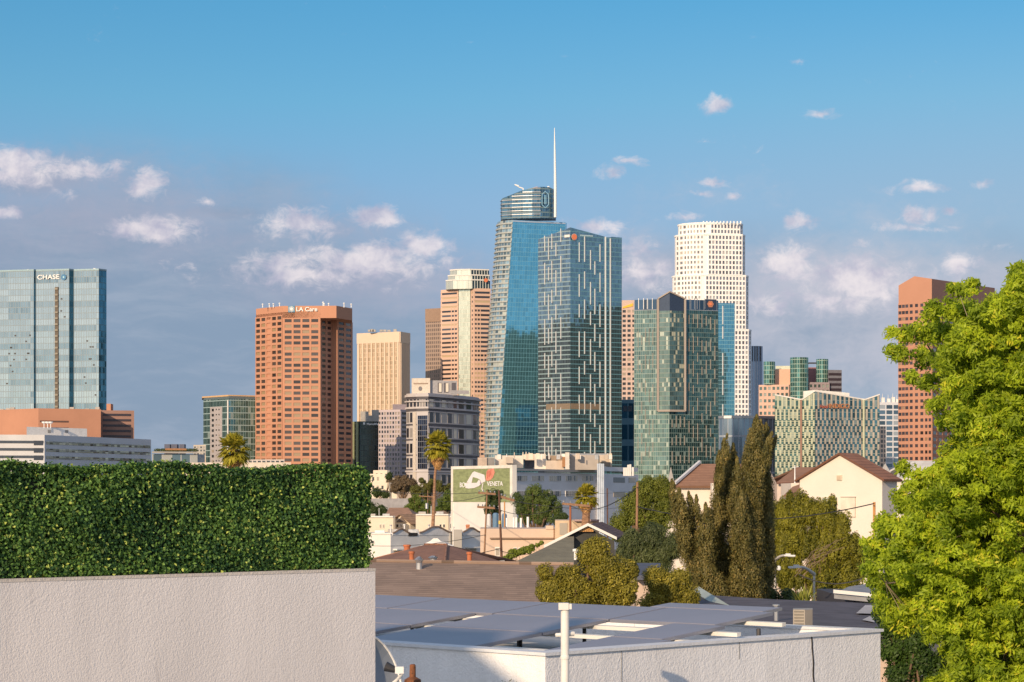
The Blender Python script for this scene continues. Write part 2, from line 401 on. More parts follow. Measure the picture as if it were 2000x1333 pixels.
# ------------------------------------------------------------ foliage
def leafmesh(name, pos, nrm, L, Wd, m_, parent, seed=0, tone=None, up=0.0, droop=0.0):
    rng = np.random.default_rng(seed); n = len(pos)
    t = rng.normal(size=(n, 3)); t[:, 2] += up-droop
    t -= (t*nrm).sum(1, keepdims=True)*nrm; t /= np.linalg.norm(t, axis=1, keepdims=True)+1e-9
    b = np.cross(nrm, t); Ls = L*rng.uniform(.6, 1.25, (n, 1)); Ws = Wd*rng.uniform(.7, 1.2, (n, 1))
    fold = nrm*Ws*.25
    V = np.empty((n, 4, 3)); V[:, 0] = pos-t*Ls*.5; V[:, 1] = pos+b*Ws*.5+fold; V[:, 2] = pos+t*Ls*.5; V[:, 3] = pos-b*Ws*.5+fold
    o3 = world_loc(parent); V -= np.array(o3)
    me = bpy.data.meshes.new(name); me.vertices.add(4*n); me.vertices.foreach_set('co', V.astype(np.float32).ravel())
    me.loops.add(4*n); me.loops.foreach_set('vertex_index', np.arange(4*n, dtype=np.int32))
    me.polygons.add(n); me.polygons.foreach_set('loop_start', np.arange(0, 4*n, 4, dtype=np.int32)); me.polygons.foreach_set('loop_total', np.full(n, 4, dtype=np.int32))
    at = me.attributes.new('leaf_tone', 'FLOAT', 'FACE')
    tn = rng.uniform(0, 1, n) if tone is None else np.clip(tone+rng.normal(0, .16, n), 0, 1)
    at.data.foreach_set('value', tn.astype(np.float32))
    me.update(calc_edges=True); me.materials.append(m_)
    o = bpy.data.objects.new(name, me); col.objects.link(o); o.parent = parent
    return o
def clump_leaves(clumps, per, seed, squash=(1, 1, 1), inner=.5, jitter=.45):
    """clumps: (n,4) centre + radius -> leaf positions and normals on the clumps' shells"""
    rng = np.random.default_rng(seed); C = np.array(clumps); k = rng.integers(0, len(C), per) if np.isscalar(per) else per
    d = rng.normal(size=(len(k), 3)); d /= np.linalg.norm(d, axis=1, keepdims=True)
    r = C[k, 3:4]*rng.uniform(inner, 1.0, (len(k), 1))**.6
    pos = C[k, :3]+d*r*np.array(squash); nr = d+rng.normal(0, jitter, d.shape)+np.array([sd.x, sd.y, sd.z+.15])*.45; nr /= np.linalg.norm(nr, axis=1, keepdims=True)
    return pos, nr, k
def crown(discs, D, nclump, cr, seed, depth=.8, shell=.55, Dj=0.0):
    """discs: pixel circles (x, y, r) at depth D -> clump centres spread through those balls"""
    rng = np.random.default_rng(seed); out = []; wts = np.array([d[2]**2 for d in discs], float); wts /= wts.sum()
    for _ in range(nclump):
        x, y, r = discs[rng.choice(len(discs), p=wts)][:3]; c = W(x, y, D); R = r*D/F
        d = rng.normal(size=3); d /= np.linalg.norm(d); q = R*rng.uniform(shell, 1.0)-cr*.4
        out.append((c.x+d[0]*q, c.y+d[1]*q*depth+rng.normal()*Dj, c.z+d[2]*q, cr*rng.uniform(.6, 1.25)))
    return out
def branches(mb, base, tips, r0, seed, sag=.1):
    rng = random.Random(seed); base = Vector(base)
    for t in tips:
        t = Vector(t); d = t-base; mid = base+d*.5+Vector((rng.uniform(-1, 1), rng.uniform(-1, 1), rng.uniform(0, 1)))*d.length*sag
        mb.path([base, mid, t], [r0*.55, r0*.3, r0*.08], 6)
def tree(name, label, discs, D, leafm, n, L, Wd, nclump, cr, seed, barkm, trunk_r=.25, group=None, up=0.0, droop=0.0, depth=.8, shell=.5, tx=None, cat='tree', squash=(1, 1, 1), inner=.45, tonev=.3):
    xs = [d[0] for d in discs]; cx = tx if tx is not None else sum(xs)/len(xs); g0 = gz(D); c0 = W(cx, HY, D)
    root = thing(name, (c0.x, D, g0), label, cat, group)
    C = crown(discs, D, nclump, cr, seed, depth, shell)
    pos, nr, k = clump_leaves(C, n, seed+1, squash, inner)
    rng = np.random.default_rng(seed+5); tone = rng.uniform(.5-tonev, .5+tonev, len(C))[k]
    leafmesh('crown', pos, nr, L, Wd, leafm, root, seed+2, tone, up, droop)
    zc = np.mean([W(d[0], d[1], D).z for d in discs]); mb = MB()
    fork = Vector((c0.x, D, g0+(zc-g0)*.55))
    mb.path([(c0.x, D, g0-.3), (c0.x+.1, D, g0+(zc-g0)*.3), fork], [trunk_r, trunk_r*.8, trunk_r*.62], 10)
    r_ = random.Random(seed); branches(mb, fork, [C[r_.randrange(len(C))][:3] for _ in range(18)], trunk_r, seed)
    mb.build('trunk', barkm, root, True)
    return root
# ------------------------------------------------------------ shared materials
M_conc = mat('concrete', (.42, .40, .37), .85, var=.1, scale=.3)
M_white = mat('white_paint', (.74, .72, .68), .75, var=.06, scale=.4)
M_dark = mat('dark_metal', (.04, .04, .045), .5, var=.2)
M_steel = mat('galvanised_steel', (.45, .46, .47), .4, .6, var=.15, scale=3)
M_signw = mat('white_sign', (.85, .85, .83), .5, var=.02)
M_signo = mat('orange_sign', (.75, .22, .10), .5, var=.1)
M_roofg = mat('gravel_roof', (.3, .29, .27), .95, var=.15)

# ------------------------------------------------------------ ground
mb = MB(); ys = [-400, -60, 0, 60, 120, 180, 230] + list(range(280, 1160, 60)) + [1300, 2000, 4000, 9000, 20000]
for a, b in zip(ys, ys[1:]):
    mb.poly([(-20000, a, gz(a)), (20000, a, gz(a)), (20000, b, gz(b)), (-20000, b, gz(b))])
g = mb.build('ground', mat('city_ground', (.16, .145, .12), .95, var=.3, scale=.05, c2=(.07, .09, .035), cov=.55)); g['kind'] = 'structure'

# ---- glass bank tower with zigzag front (far left)
P_ = run(-70, 1600, [(66, -14), (70, 62), (135, -14), (144, 58), (193, -14), (208, 55)])
B = Bld('glass_tower', 'pale glass tower at the left edge with a white bank sign at its top', base_of(P_))
zt, zb = Zp(533, 1600), 12
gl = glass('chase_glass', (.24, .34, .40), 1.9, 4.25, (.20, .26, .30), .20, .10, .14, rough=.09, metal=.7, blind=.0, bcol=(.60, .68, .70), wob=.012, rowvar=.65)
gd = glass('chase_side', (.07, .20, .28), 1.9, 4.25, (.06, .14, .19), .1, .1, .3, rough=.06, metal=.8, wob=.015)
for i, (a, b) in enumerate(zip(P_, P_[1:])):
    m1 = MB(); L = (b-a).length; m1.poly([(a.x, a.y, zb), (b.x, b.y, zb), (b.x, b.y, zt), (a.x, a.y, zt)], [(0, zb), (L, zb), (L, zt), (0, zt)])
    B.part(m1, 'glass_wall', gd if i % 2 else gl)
    m1 = MB(); m1.strip(a, b, zt, zt+1.1, .15, -.6); B.part(m1, 'parapet', mat('steel_blue', (.2, .3, .35), .4, .3))
m1 = MB(); m1.prism([p+Vector((-.3, 1.2)) for p in P_]+back(P_, 40), zb, zt-.3); B.part(m1, 'core', mat('tower_core', (.15, .19, .22), .5))
# balcony shaft
a, b = P_[2], P_[3]
m1 = rect_on(a, b, 107.5, 561, 114.5, 805, .5); B.part(m1, 'balcony_shaft', mat('shaft_dark', (.10, .08, .06), .6))
for j in range(21):
    y = 563+j*11.5
    m1 = rect_on(a, b, 108, y, 114, y+3.6, 1.2, .5); B.part(m1, 'balcony', mat('balcony_tan', (.27, .24, .19), .7))
rg = random.Random(4)
for k in range(26):
    f = rg.choice([(0, 8, 62), (2, 116, 132), (4, 158, 190)]); x = rg.uniform(f[1], f[2]-5); y = 575+11.62*rg.randrange(1, 18)
    B.win([(q.x+.0, q.y-.12, z) for q, z in ((on_line(P_[f[0]], P_[f[0]+1], x), Zp(y+3, 1600)), (on_line(P_[f[0]], P_[f[0]+1], x+3.4), Zp(y+3, 1600)), (on_line(P_[f[0]], P_[f[0]+1], x+3.4), Zp(y, 1600)), (on_line(P_[f[0]], P_[f[0]+1], x), Zp(y, 1600)))], M_dark, 'open_window')
text_on('CHASE', a, b, 73.5, 546.5, 9, M_signw, B.root, 'sign_letters', .3, .6, .05, width=43)
disc_on(a, b, 125, 542, 6, mat('sign_blue', (.01, .16, .35), .4), B.root, 'sign_emblem', .8, 8)
p = on_line(a, b, 125); m1 = rect_on(a, b, 123.6, 540.2, 126.4, 543.8, .9, .7); B.part(m1, 'sign_emblem_hole', mat('sign_aqua', (.35, .6, .7), .5))
for x, h in ((55, 5), (60, 3), (176, 5), (185, 8), (188, 5), (202, 3)):
    q = W(x, 533, 1612); m1 = MB(); m1.tube(q, q+Vector((0, 0, h*.3)), .5, .3, 6); m1.lathe(q+Vector((0, 0, h*.25)), [(.3, 0), (1.3, .5), (1.1, 1.1), (.2, 1.3)], 8); B.part(m1, 'roof_antenna', M_signw)
B.flush()

# ---- brown podium below it
P_ = run(-60, 1350, [(75, -40), (197, 24)])
B = Bld('parking_block', 'long brown blank walled block under the pale glass bank tower', base_of(P_))
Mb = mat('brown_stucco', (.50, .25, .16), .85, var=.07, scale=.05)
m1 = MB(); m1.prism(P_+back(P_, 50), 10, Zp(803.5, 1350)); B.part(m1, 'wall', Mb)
for y in (822, 835): B.part(rect_on(P_[1], P_[2], 78, y, 134, y+3.4, .12), 'louvre', mat('brown_dark', (.13, .075, .06), .8))
for x in (3, 16, 24, 62, 140, 150, 158, 170, 186, 190):
    q = W(x, 803, 1365); m1 = MB(); h = rg.uniform(.8, 2.4); m1.box(q.x-1.3, q.x+1.3, q.y, q.y+2, q.z-1, q.z+h); B.part(m1, 'roof_unit', M_conc)
P_ = run(197, 1348, [(262, 14)])
B.flush()
B = Bld('office_block', 'dark brown block with five strip windows, right of the blank brown podium', base_of(P_))
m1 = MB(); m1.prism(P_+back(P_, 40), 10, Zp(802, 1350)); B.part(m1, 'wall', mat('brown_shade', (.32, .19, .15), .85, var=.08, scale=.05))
for k in range(5): B.part(rect_on(P_[0], P_[1], 201, 808.5+k*10.5, 256, 813+k*10.5, .15), 'strip_window', mat('band_dark', (.045, .035, .045), .3))
q = W(208, 803, 1356); m1 = MB(); m1.box(q.x, q.x+2.6, q.y, q.y+8, q.z-2, Zp(789, 1356)); B.part(m1, 'stair_tower', Mb)

# ---- white banded office
P_ = run(-70, 905, [(87, 10), (295, 66)])
B = Bld('office_building', 'low white office with long ribbon windows behind the left part of the hedge', base_of(P_))
Mw = mat('white_panel', (.62, .62, .63), .6, var=.05, scale=.1)
m1 = MB(); m1.prism(P_+back(P_, 60), 5, Zp(849, 905)); B.part(m1, 'wall', Mw)
wr = glass('ribbon_glass', (.30, .27, .20), 2.2, 3.2, (.3, .3, .3), .06, .05, .6, rough=.06, metal=.8, wob=.05, blind=.18, bcol=(.5, .45, .28))
for k in range(3):
    y = 861+k*14.5
    B.part(rect_on(P_[0], P_[1], -60, y, 85, y+5.2, .12), 'ribbon_window', mat('band_blue', (.07, .085, .11), .25))
    a, b = on_line(P_[1], P_[2], 90), on_line(P_[1], P_[2], 293); za, zb_ = Zp(862.5+k*14.3, a.y), Zp(868+k*14.3, a.y); n = Vector(((b-a).y, -(b-a).x)).normalized()*.15; L = (b-a).length
    m1 = MB(); m1.poly([(a.x+n.x, a.y+n.y, zb_), (b.x+n.x, b.y+n.y, zb_), (b.x+n.x, b.y+n.y, za), (a.x+n.x, a.y+n.y, za)], [(0, zb_), (L, zb_), (L, za), (0, za)]); B.part(m1, 'ribbon_window', wr)
    B.part(rect_on(P_[0], P_[1], 66, y, 84, y+9, .2), 'window', mat('band_blue2', (.05, .06, .08), .25))
m1 = MB(); q = run(52, 925, [(170, 50)]); m1.prism(q+back(q, 12), Zp(855, 925), Zp(834, 925)); B.part(m1, 'penthouse', M_white)
for x in (93, 127): B.part(rect_on(q[0], q[1], x, 840, x+6, 846, .1), 'louvre', M_roofg)
for x in (86, 93, 99):
    p = W(x, 832, 930); m1 = MB(); m1.tube(p-Vector((0, 0, 1)), p+Vector((0, 0, 1)), .15, .15, 6); m1.lathe(p+Vector((0, 0, .8)), [(.2, 0), (.9, .4), (1.0, .9)], 10); B.part(m1, 'dish', M_signw)

# ---- low blocks between
P_ = run(297, 820, [(386, 20), (400, 60)])
B = Bld('mall_building', 'low grey building with a planted roof terrace, between the white office and the teal block', base_of(P_))
m1 = MB(); m1.prism(P_+back(P_, 40), 4, Zp(887, 820)); B.part(m1, 'wall', mat('grey_panel', (.35, .37, .38), .7))
B.part(rect_on(P_[0], P_[1], 297, 882.5, 384, 886, 1.5), 'canopy', M_conc)
gm = glass('shop_glass', (.15, .2, .22), 3.5, 4, (.45, .46, .46), .12, .1, .5, rough=.1, metal=.6, blind=.1)
a, b = P_[0], P_[1]; L = (b-a).length; m1 = MB(); m1.poly([(a.x+.1, a.y-.25, 6), (b.x, b.y-.25, 6), (b.x, b.y-.25, Zp(888, 820)), (a.x+.1, a.y-.25, Zp(888, 820))], [(0, 0), (L, 0), (L, 12), (0, 12)]); B.part(m1, 'glass_wall', gm)
for x0, x1 in ((321, 332), (334, 346), (350, 360)):
    p, q = W(x0, 868, 830), W(x1, 876, 830); m1 = MB(); m1.box(p.x, q.x, 830, 834, q.z-2.5, p.z); B.part(m1, 'roof_unit', mat('unit_blue', (.08, .09, .14), .6))
B.part(rect_on(a, b, 322, 876.5, 362, 880, 2.0, .6), 'roof_screen', mat('orange_screen', (.4, .2, .09), .8))
C = [(W(x, 880, 826).x, 826, Zp(880, 826), .7) for x in np.linspace(304, 384, 60)]; pos, nr, k = clump_leaves(C, 1500, 5); leafmesh('roof_planting', pos, nr, .5, .3, leafmat('planting', (.03, .05, .015), (.08, .10, .03)), B.root, 6)
P_ = run(378, 1000, [(402, -10)])
B = Bld('apartment_block', 'small cream block peeping out left of the teal office block', base_of(P_))
m1 = MB(); m1.prism(P_+back(P_, 30), 8, Zp(869.5, 1000)); B.part(m1, 'wall', mat('cream_wall', (.55, .46, .36), .8)); B.grid(P_[0], P_[1], Zp(890, 1000), Zp(871, 1000), 4, 3, .5, .5, M_conc, winglass('wg_dark'), .1); B.flush()
P_ = run(355, 640, [(568, -8)])
B = Bld('parking_deck', 'low pale parking deck just above the hedge, behind the small palm', base_of(P_))
m1 = MB(); m1.prism(P_+back(P_, 30), 3, Zp(904, 640)); B.part(m1, 'wall', mat('pale_deck', (.62, .55, .46), .8))
m1 = MB(); q = run(476, 645, [(556, -8)]); m1.prism(q+back(q, 12), Zp(906, 640), Zp(897.5, 640)); B.part(m1, 'upper_deck', mat('pale_deck2', (.5, .45, .42), .8))
B.grid(q[0], q[1], Zp(906, 640), Zp(898, 640), 9, 1, .7, .5, mat('pale_deck2', (.5, .45, .42)), winglass('wg_dark'), .3); B.flush()

# ---- teal block with orange roof slab
P_ = run(397, 1500, [(446, -50), (508, 32)])
B = Bld('office_block', 'teal glass block with a thin roof slab, left of the brick red tower', base_of(P_))
m1 = MB(); zt = Zp(782, 1500); m1.prism(P_+back(P_, 30), 10, zt); B.part(m1, 'wall', glass('teal_glass', (.12, .26, .27), 1.8, 4.1, (.3, .4, .4), .12, .14, .4, rough=.08, metal=.75, wob=.03, blind=.1, bcol=(.3, .36, .34)))
q = run(394.5, 1503, [(446, -50), (510, 32)]); m1 = MB(); m1.prism(q+back(q, 32), zt+1.6, Zp(774.5, 1500)); B.part(m1, 'roof_slab', mat('slab_tan', (.62, .40, .20), .8))
m1 = MB(); m1.prism([p_+Vector((.3, 1.4)) for p_ in P_]+back(P_, 28), zt, zt+1.8); B.part(m1, 'attic', mat('attic', (.12, .16, .18), .3))
pan = mat('grey_panel2', (.40, .37, .37), .8)
B.part(rect_on(P_[0], P_[1], 411, 795, 434, 905, .25), 'panel_wall', pan)
for j in range(11):
    y = 799+j*10
    for x, ww, hh in ((414.5, 4, 5), (422.3, 2, 2.6), (427.6, 2, 2.6)):
        a, b = on_line(P_[0], P_[1], x), on_line(P_[0], P_[1], x+ww); n = Vector((-(P_[0]-P_[1]).y, (P_[0]-P_[1]).x)).normalized(); n = n if n.y < 0 else -n; n = n*.4
        B.win([(a.x+n.x, a.y+n.y, Zp(y+hh, a.y)), (b.x+n.x, b.y+n.y, Zp(y+hh, a.y)), (b.x+n.x, b.y+n.y, Zp(y, a.y)), (a.x+n.x, a.y+n.y, Zp(y, a.y))], winglass('wg_dark'))
B.part(rect_on(P_[0], P_[1], 444.6, 782, 446.2, 905, .4), 'corner_fin', M_white)
B.flush()

# ---- brick red tower with pale lettering
P_ = run(500, 1450, [(552, -48), (625, -2), (629, 75)])
P_ = run(500, 1478, [(552, -48), (626, -3), (658, 64), (688, 67)])
Mo = mat('terracotta_stone', (.53, .265, .165), .85, var=.05, scale=.03)
B = Bld('office_tower', 'brick red tower with white lettering and a blue square emblem at its top', base_of(P_))
zt = Zp(598, P_[1].y); zb = 12; zc = Zp(622, P_[1].y)
# shaft, recessed under the crown on the shaded side
Q = list(P_); qa = run(626, P_[2].y, [(627.5, 80)])
d23 = (P_[3]-P_[2]).normalized(); n23 = Vector((d23.y, -d23.x))
SH = [P_[0], P_[1], P_[2], P_[2]-n23*4, P_[3]-n23*4, P_[3], P_[4]]
m1 = MB(); m1.prism([p_ for p_ in SH]+back(P_, 34), zb, zc+4); B.part(m1, 'wall', Mo)
crown_pts = [P_[0], P_[1], P_[2], Vector((0, 0)), P_[4]]
fr = run(552, P_[1].y, [(657, -3)]); CR = [P_[0], P_[1], fr[1], run(657, fr[1].y, [(688, 67)])[1]]
m1 = MB(); m1.prism(CR+back(CR, 36), zc+.02, zt); B.part(m1, 'crown', Mo)
wm = winglass('wg_orange', (.07, .055, .05), (.34, .24, .14), .3, metal=.3)
wd = winglass('wg_orange2', (.06, .05, .055), (.2, .14, .10), .15, metal=.4)
z0, z1 = Zp(915, 1450), Zp(620, 1450)
B.grid(P_[0], P_[1], z0, z1+2, 5, 27, .76, .58, Mo, wm, .5, skip=lambda i, j: i == 2)
B.grid(P_[1], P_[2], z0, z1, 4, 27, .78, .56, Mo, wm, .35, mx=.8)
B.grid(P_[2]-n23*4, P_[3]-n23*4, z0, z1, 3, 27, .66, .52, Mo, wd, .3)
B.grid(P_[3], P_[4], z0, z1, 2, 27, .74, .48, Mo, wd, .3, mx=.8)
B.flush()
text_on('LA Care', fr[0], fr[1], 578.5, 608.5, 8.2, M_signw, B.root, 'sign_letters', .3, .6, .06, width=41)
B.part(rect_on(fr[0], fr[1], 563, 597.8, 576, 610.5, .5), 'sign_emblem', mat('emblem_blue', (.05, .22, .36), .5))
ec = on_line(fr[0], fr[1], 569.5); ez = Zp(604.2, ec.y); m1 = MB()
for k in range(6):
    an = math.pi*k/6; dx, dz = math.cos(an)*2.0, math.sin(an)*2.0
    m1.tube((ec.x-dx, ec.y-.75, ez-dz), (ec.x+dx, ec.y-.75, ez+dz), .2, .2, 5)
B.part(m1, 'emblem_star', M_signw)
for x, h in ((513, 3), (526, 4), (534, 4), (546, 6), (631, 9), (633, 5), (642, 5), (672, 6), (686, 3)):
    q = W(x, 598, 1462); m1 = MB(); m1.tube(q-Vector((0, 0, 1)), q+Vector((0, 0, h*.33)), .35, .2, 6); m1.lathe(q+Vector((0, 0, h*.2)), [(.2, 0), (.7, .3), (.5, .8), (.1, 1)], 8); B.part(m1, 'roof_antenna', M_signw)

# ---- cream fluted tower
P_ = run(697.5, 2030, [(781, -30), (800, 68)])
Mc = mat('cream_stone', (.72, .57, .43), .8, var=.04, scale=.02)
B = Bld('office_tower', 'cream tower with tall vertical ribs standing just right of the brick red tower', base_of(P_))
zt = Zp(647, 2000); m1 = MB(); m1.prism(P_+back(P_, 40), 12, zt); B.part(m1, 'wall', Mc)
zz = Zp(668, 2000)
gf = glass('cream_slots', (.55, .42, .28), 1.2, 3.9, (.55, .42, .3), .2, .22, .3, rough=.2, metal=.35, wob=.02)
for (a, b, nc, e) in ((P_[0], P_[1], 9, 1.0), (P_[1], P_[2], 7, .8)):
    L = (b-a).length; d = (b-a)/L; n = Vector((d.y, -d.x)); m1 = MB(); a2, b2 = a+d*2+n*.05, b-d*1.5+n*.05
    m1.poly([(a2.x, a2.y, 12), (b2.x, b2.y, 12), (b2.x, b2.y, zz), (a2.x, a2.y, zz)], [(0, 12), (L-3.5, 12), (L-3.5, zz), (0, zz)]); B.part(m1, 'window_slots', gf)
    for i in range(nc+1):
        c = a+d*(2+(L-3.5)*i/nc); m1 = MB(); m1.strip(c-d*.7, c+d*.7, 12, zz+1, e); B.part(m1, 'rib', Mc)
    m1 = MB(); m1.strip(a, b, zz, zt, .7); B.part(m1, 'cornice', Mc)
for x in (722, 727, 731, 745, 752, 760, 772):
    q = W(x, 646, 2015); m1 = MB(); m1.box(q.x-1.6, q.x+1.2, q.y, q.y+3, q.z-1, q.z+rg.uniform(.4, 1.8)); B.part(m1, 'roof_unit', M_conc)

# ---- dark green block with white lettering
P_ = run(687.5, 1640, [(704, -45), (739, 8)])
B = Bld('office_block', 'dark glass block with small white lettering, at the foot of the brick red tower', base_of(P_))
m1 = MB(); zt = Zp(824, 1640); m1.prism(P_+back(P_, 30), 12, zt); B.part(m1, 'wall', glass('darkgreen_glass', (.035, .05, .055), 1.4, 4, (.06, .075, .08), .16, .1, .3, rough=.08, metal=.8, wob=.02))
for x in (689.5, 697.5): B.part(rect_on(P_[0], P_[1], x, 824, x+3.2, 918, 1.0), 'rib', mat('green_rib', (.34, .36, .20), .6))
text_on('Manulife', P_[1], P_[2], 716, 830.5, 4.2, M_signw, B.root, 'sign_letters', .3, .4, .05, width=22)
B.part(rect_on(P_[1], P_[2], 709, 825.5, 713, 829.8, .5), 'sign_emblem', M_signw)
P2 = run(705, 1665, [(740, 6)]); 
for x0, x1, y in ((704, 720, 804), (720, 729, 812), (726, 740, 801)):
    q = run(x0, 1650, [(x1, 5)]); m1 = MB(); m1.prism(q+back(q, 12), zt, Zp(y, 1650)); B.part(m1, 'penthouse', M_conc)

# ---- pinkish grey gridded block
P_ = run(739.5, 1720, [(782, -25), (795, 66)])
B = Bld('office_block', 'pinkish grey block with small square windows, left of the rounded grey block', base_of(P_))
Mp = mat('pinkgrey_stone', (.50, .43, .44), .85, var=.05, scale=.03)
zt = Zp(799, 1700); m1 = MB(); m1.prism(P_+back(P_, 30), 12, zt); B.part(m1, 'wall', Mp)
wk = winglass('wg_dark')
B.grid(P_[0], P_[1], Zp(928, 1700), Zp(802, 1700), 8, 14, .6, .58, Mp, wk, .45)
B.grid(P_[1], P_[2], Zp(928, 1700), Zp(802, 1700), 1, 14, .7, .52, Mp, wk, .45)
q = run(767, 1722, [(795, 10)]); m1 = MB(); m1.prism(q+back(q, 14), zt, Zp(790, 1722)); B.part(m1, 'penthouse', mat('roofhouse', (.28, .24, .27), .8))
B.flush()

# ---- brown tower slab
P_ = run(831, 2150, [(870, -30)])
B = Bld('office_tower', 'plain brown slab tower half hidden behind the pink banded tower', base_of(P_))
zt = Zp(604, 2150); m1 = MB(); m1.prism(P_+back(P_, 30), 12, zt); B.part(m1, 'wall', glass('brown_glass', (.20, .15, .12), 2.2, 4.0, (.34, .25, .20), .3, .35, .2, rough=.2, metal=.3, wob=.01))
B.part(rect_on(P_[0], P_[1], 831, 603, 862, 629, .5), 'cornice', mat('brown_crown', (.30, .205, .15), .8))

# ---- pink banded tower with glass bay
P_ = run(861, 2085, [(895, -34), (896.5, 60), (919, -12), (920, -60), (926, -60), (958, 14)])
B = Bld('office_tower', 'pink banded tower with a tall glass bay up its middle and a stepped glass crown', base_of(P_))
Mk = mat('pink_granite', (.64, .44, .34), .8, var=.05, scale=.03)
zt = Zp(562, 2060); m1 = MB(); m1.prism(P_+back(P_, 40), 12, zt); B.part(m1, 'wall', Mk)
wp_ = winglass('wg_pink', (.09, .09, .10), (.5, .38, .24), .3, metal=.5)
B.grid(P_[0], P_[1], Zp(900, 2060), Zp(566, 2060), 1, 38, .86, .44, Mk, wp_, .3, piers=False)
B.grid(P_[5], P_[6], Zp(900, 2060), Zp(566, 2060), 1, 38, .9, .48, Mk, wp_, .3, piers=False)
B.grid(P_[4], P_[5], Zp(900, 2060), Zp(566, 2060), 1, 38, .4, .48, Mk, wp_, .3)
for f, xs in (((0, 1), (882, 888)), ((5, 6), (932, 938, 945, 951))):
    for x in xs: B.part(rect_on(P_[f[0]], P_[f[1]], x-.7, 600 if x < 940 else 690, x+.7, 900, .5), 'pier', Mk)
a, b = P_[2], P_[3]; L = (b-a).length; zc = Zp(560, 2060); m1 = MB(); n = Vector(((b-a).y, -(b-a).x)).normalized()*1.2
m1.prism([a+n, b+n, b, a], 12, zc); B.part(m1, 'glass_bay', glass('bay_glass', (.50, .52, .42), 1.3, 4, (.55, .56, .48), .12, .1, .12, rough=.12, metal=.6, wob=.02))
cg = glass('crown_glass', (.48, .52, .46), 1.7, 60, (.70, .70, .62), .22, .0, .12, rough=.15, metal=.5, wob=.02)
cd = glass('crown_slots', (.05, .08, .09), 2.6, 60, (.55, .58, .55), .3, .0, .3, rough=.1, metal=.6, wob=.02)
for x0, x1, x2, y0, y1 in ((871, 921, 957, 563, 545), (875, 921, 956, 546, 535.5), (879, 919, 955, 536.5, 524.5)):
    q = run(x0, 2075, [(x0+14, -40), (x1, -10), (x2, 16)]); zz0, zz1 = Zp(y0, 2060), Zp(y1, 2060)
    R_ = q+back(q, 26); m1 = MB(); m1.prism(R_, zz0, zz1); B.part(m1, 'crown_tier', cg)
    m1 = MB(); a, b = q[2], q[3]; L = (b-a).length; n = Vector(((b-a).y, -(b-a).x)).normalized()*.15; m1.poly([(a.x+n.x, a.y+n.y, zz0+.2), (b.x+n.x, b.y+n.y, zz0+.2), (b.x+n.x, b.y+n.y, zz1-.6), (a.x+n.x, a.y+n.y, zz1-.6)], [(0, 0), (L, 0), (L, 8), (0, 8)]); B.part(m1, 'crown_slots', cd)
    m1 = MB()
    for u, v in zip(q, q[1:]): m1.strip(u, v, zz1-.8, zz1+.25, .5)
    B.part(m1, 'crown_rim', M_white)
disc_on(P_[5], P_[6], 947.5, 548.5, 4.2, M_signo, B.root, 'sign_emblem', 3.2, 6)
B.flush()

# ---- rounded grey postmodern block
P_ = run(793.5, 1480, [(800, -62), (814, -46), (836, -25)])
R0 = P_[-1]; P_ = P_ + run(836, R0.y, [(884, 61), (893, 62), (908, 63), (922, 66), (932, 74), (936, 84)])[1:]
Mg = mat('grey_granite', (.52, .49, .49), .75, var=.06, scale=.05); Mgd = mat('dark_granite', (.10, .095, .11), .5, var=.2, scale=.05)
B = Bld('office_building', 'rounded grey stone block with a dark round gable window, behind the tall palm', base_of(P_))
zt = Zp(788, 1490); m1 = MB(); m1.prism(P_+back(P_, 30), 11, zt); B.part(m1, 'wall', Mg)
def ring(pts, y0, y1, e, name, m_, e0=0.0):
    m1 = MB(); ds = [(b-a).normalized() for a, b in zip(pts, pts[1:])]; ns = [Vector((d.y, -d.x)) for d in ds]
    def off(i, e):
        n = ns[0] if i == 0 else ns[-1] if i == len(pts)-1 else (ns[i-1]+ns[i]).normalized()
        return pts[i]+n*e
    za, zb2 = Zp(y1, 1490), Zp(y0, 1490)
    for i in range(len(pts)-1):
        a, b, c, d = off(i, e), off(i+1, e), off(i+1, e0), off(i, e0)
        m1.hexa([(p.x, p.y, za) for p in (a, b, c, d)]+[(p.x, p.y, zb2) for p in (a, b, c, d)])
    return B.part(m1, name, m_)
wg = winglass('wg_granite', (.03, .035, .05), (.30, .28, .27), .12, metal=.1, spec=.5)
wlit = mat('window_blind', (.72, .66, .55), .5, var=.03)
ring(P_, 785.5, 788, 1.3, 'cornice', Mg); ring(P_, 798, 801, .9, 'cornice', Mg); ring(P_, 774, 778, 1.2, 'cornice', Mg); ring(P_, 801, 806, .3, 'stone_band', Mgd); ring(P_, 778, 782, .35, 'stone_band', Mgd)
ring(P_, 920, 923, .8, 'cornice', Mg)
m1 = MB(); q = [p+Vector((0, .8)) for p in P_]; m1.prism(q+back(P_, 28), zt, Zp(771, 1490)); B.part(m1, 'attic', Mg)
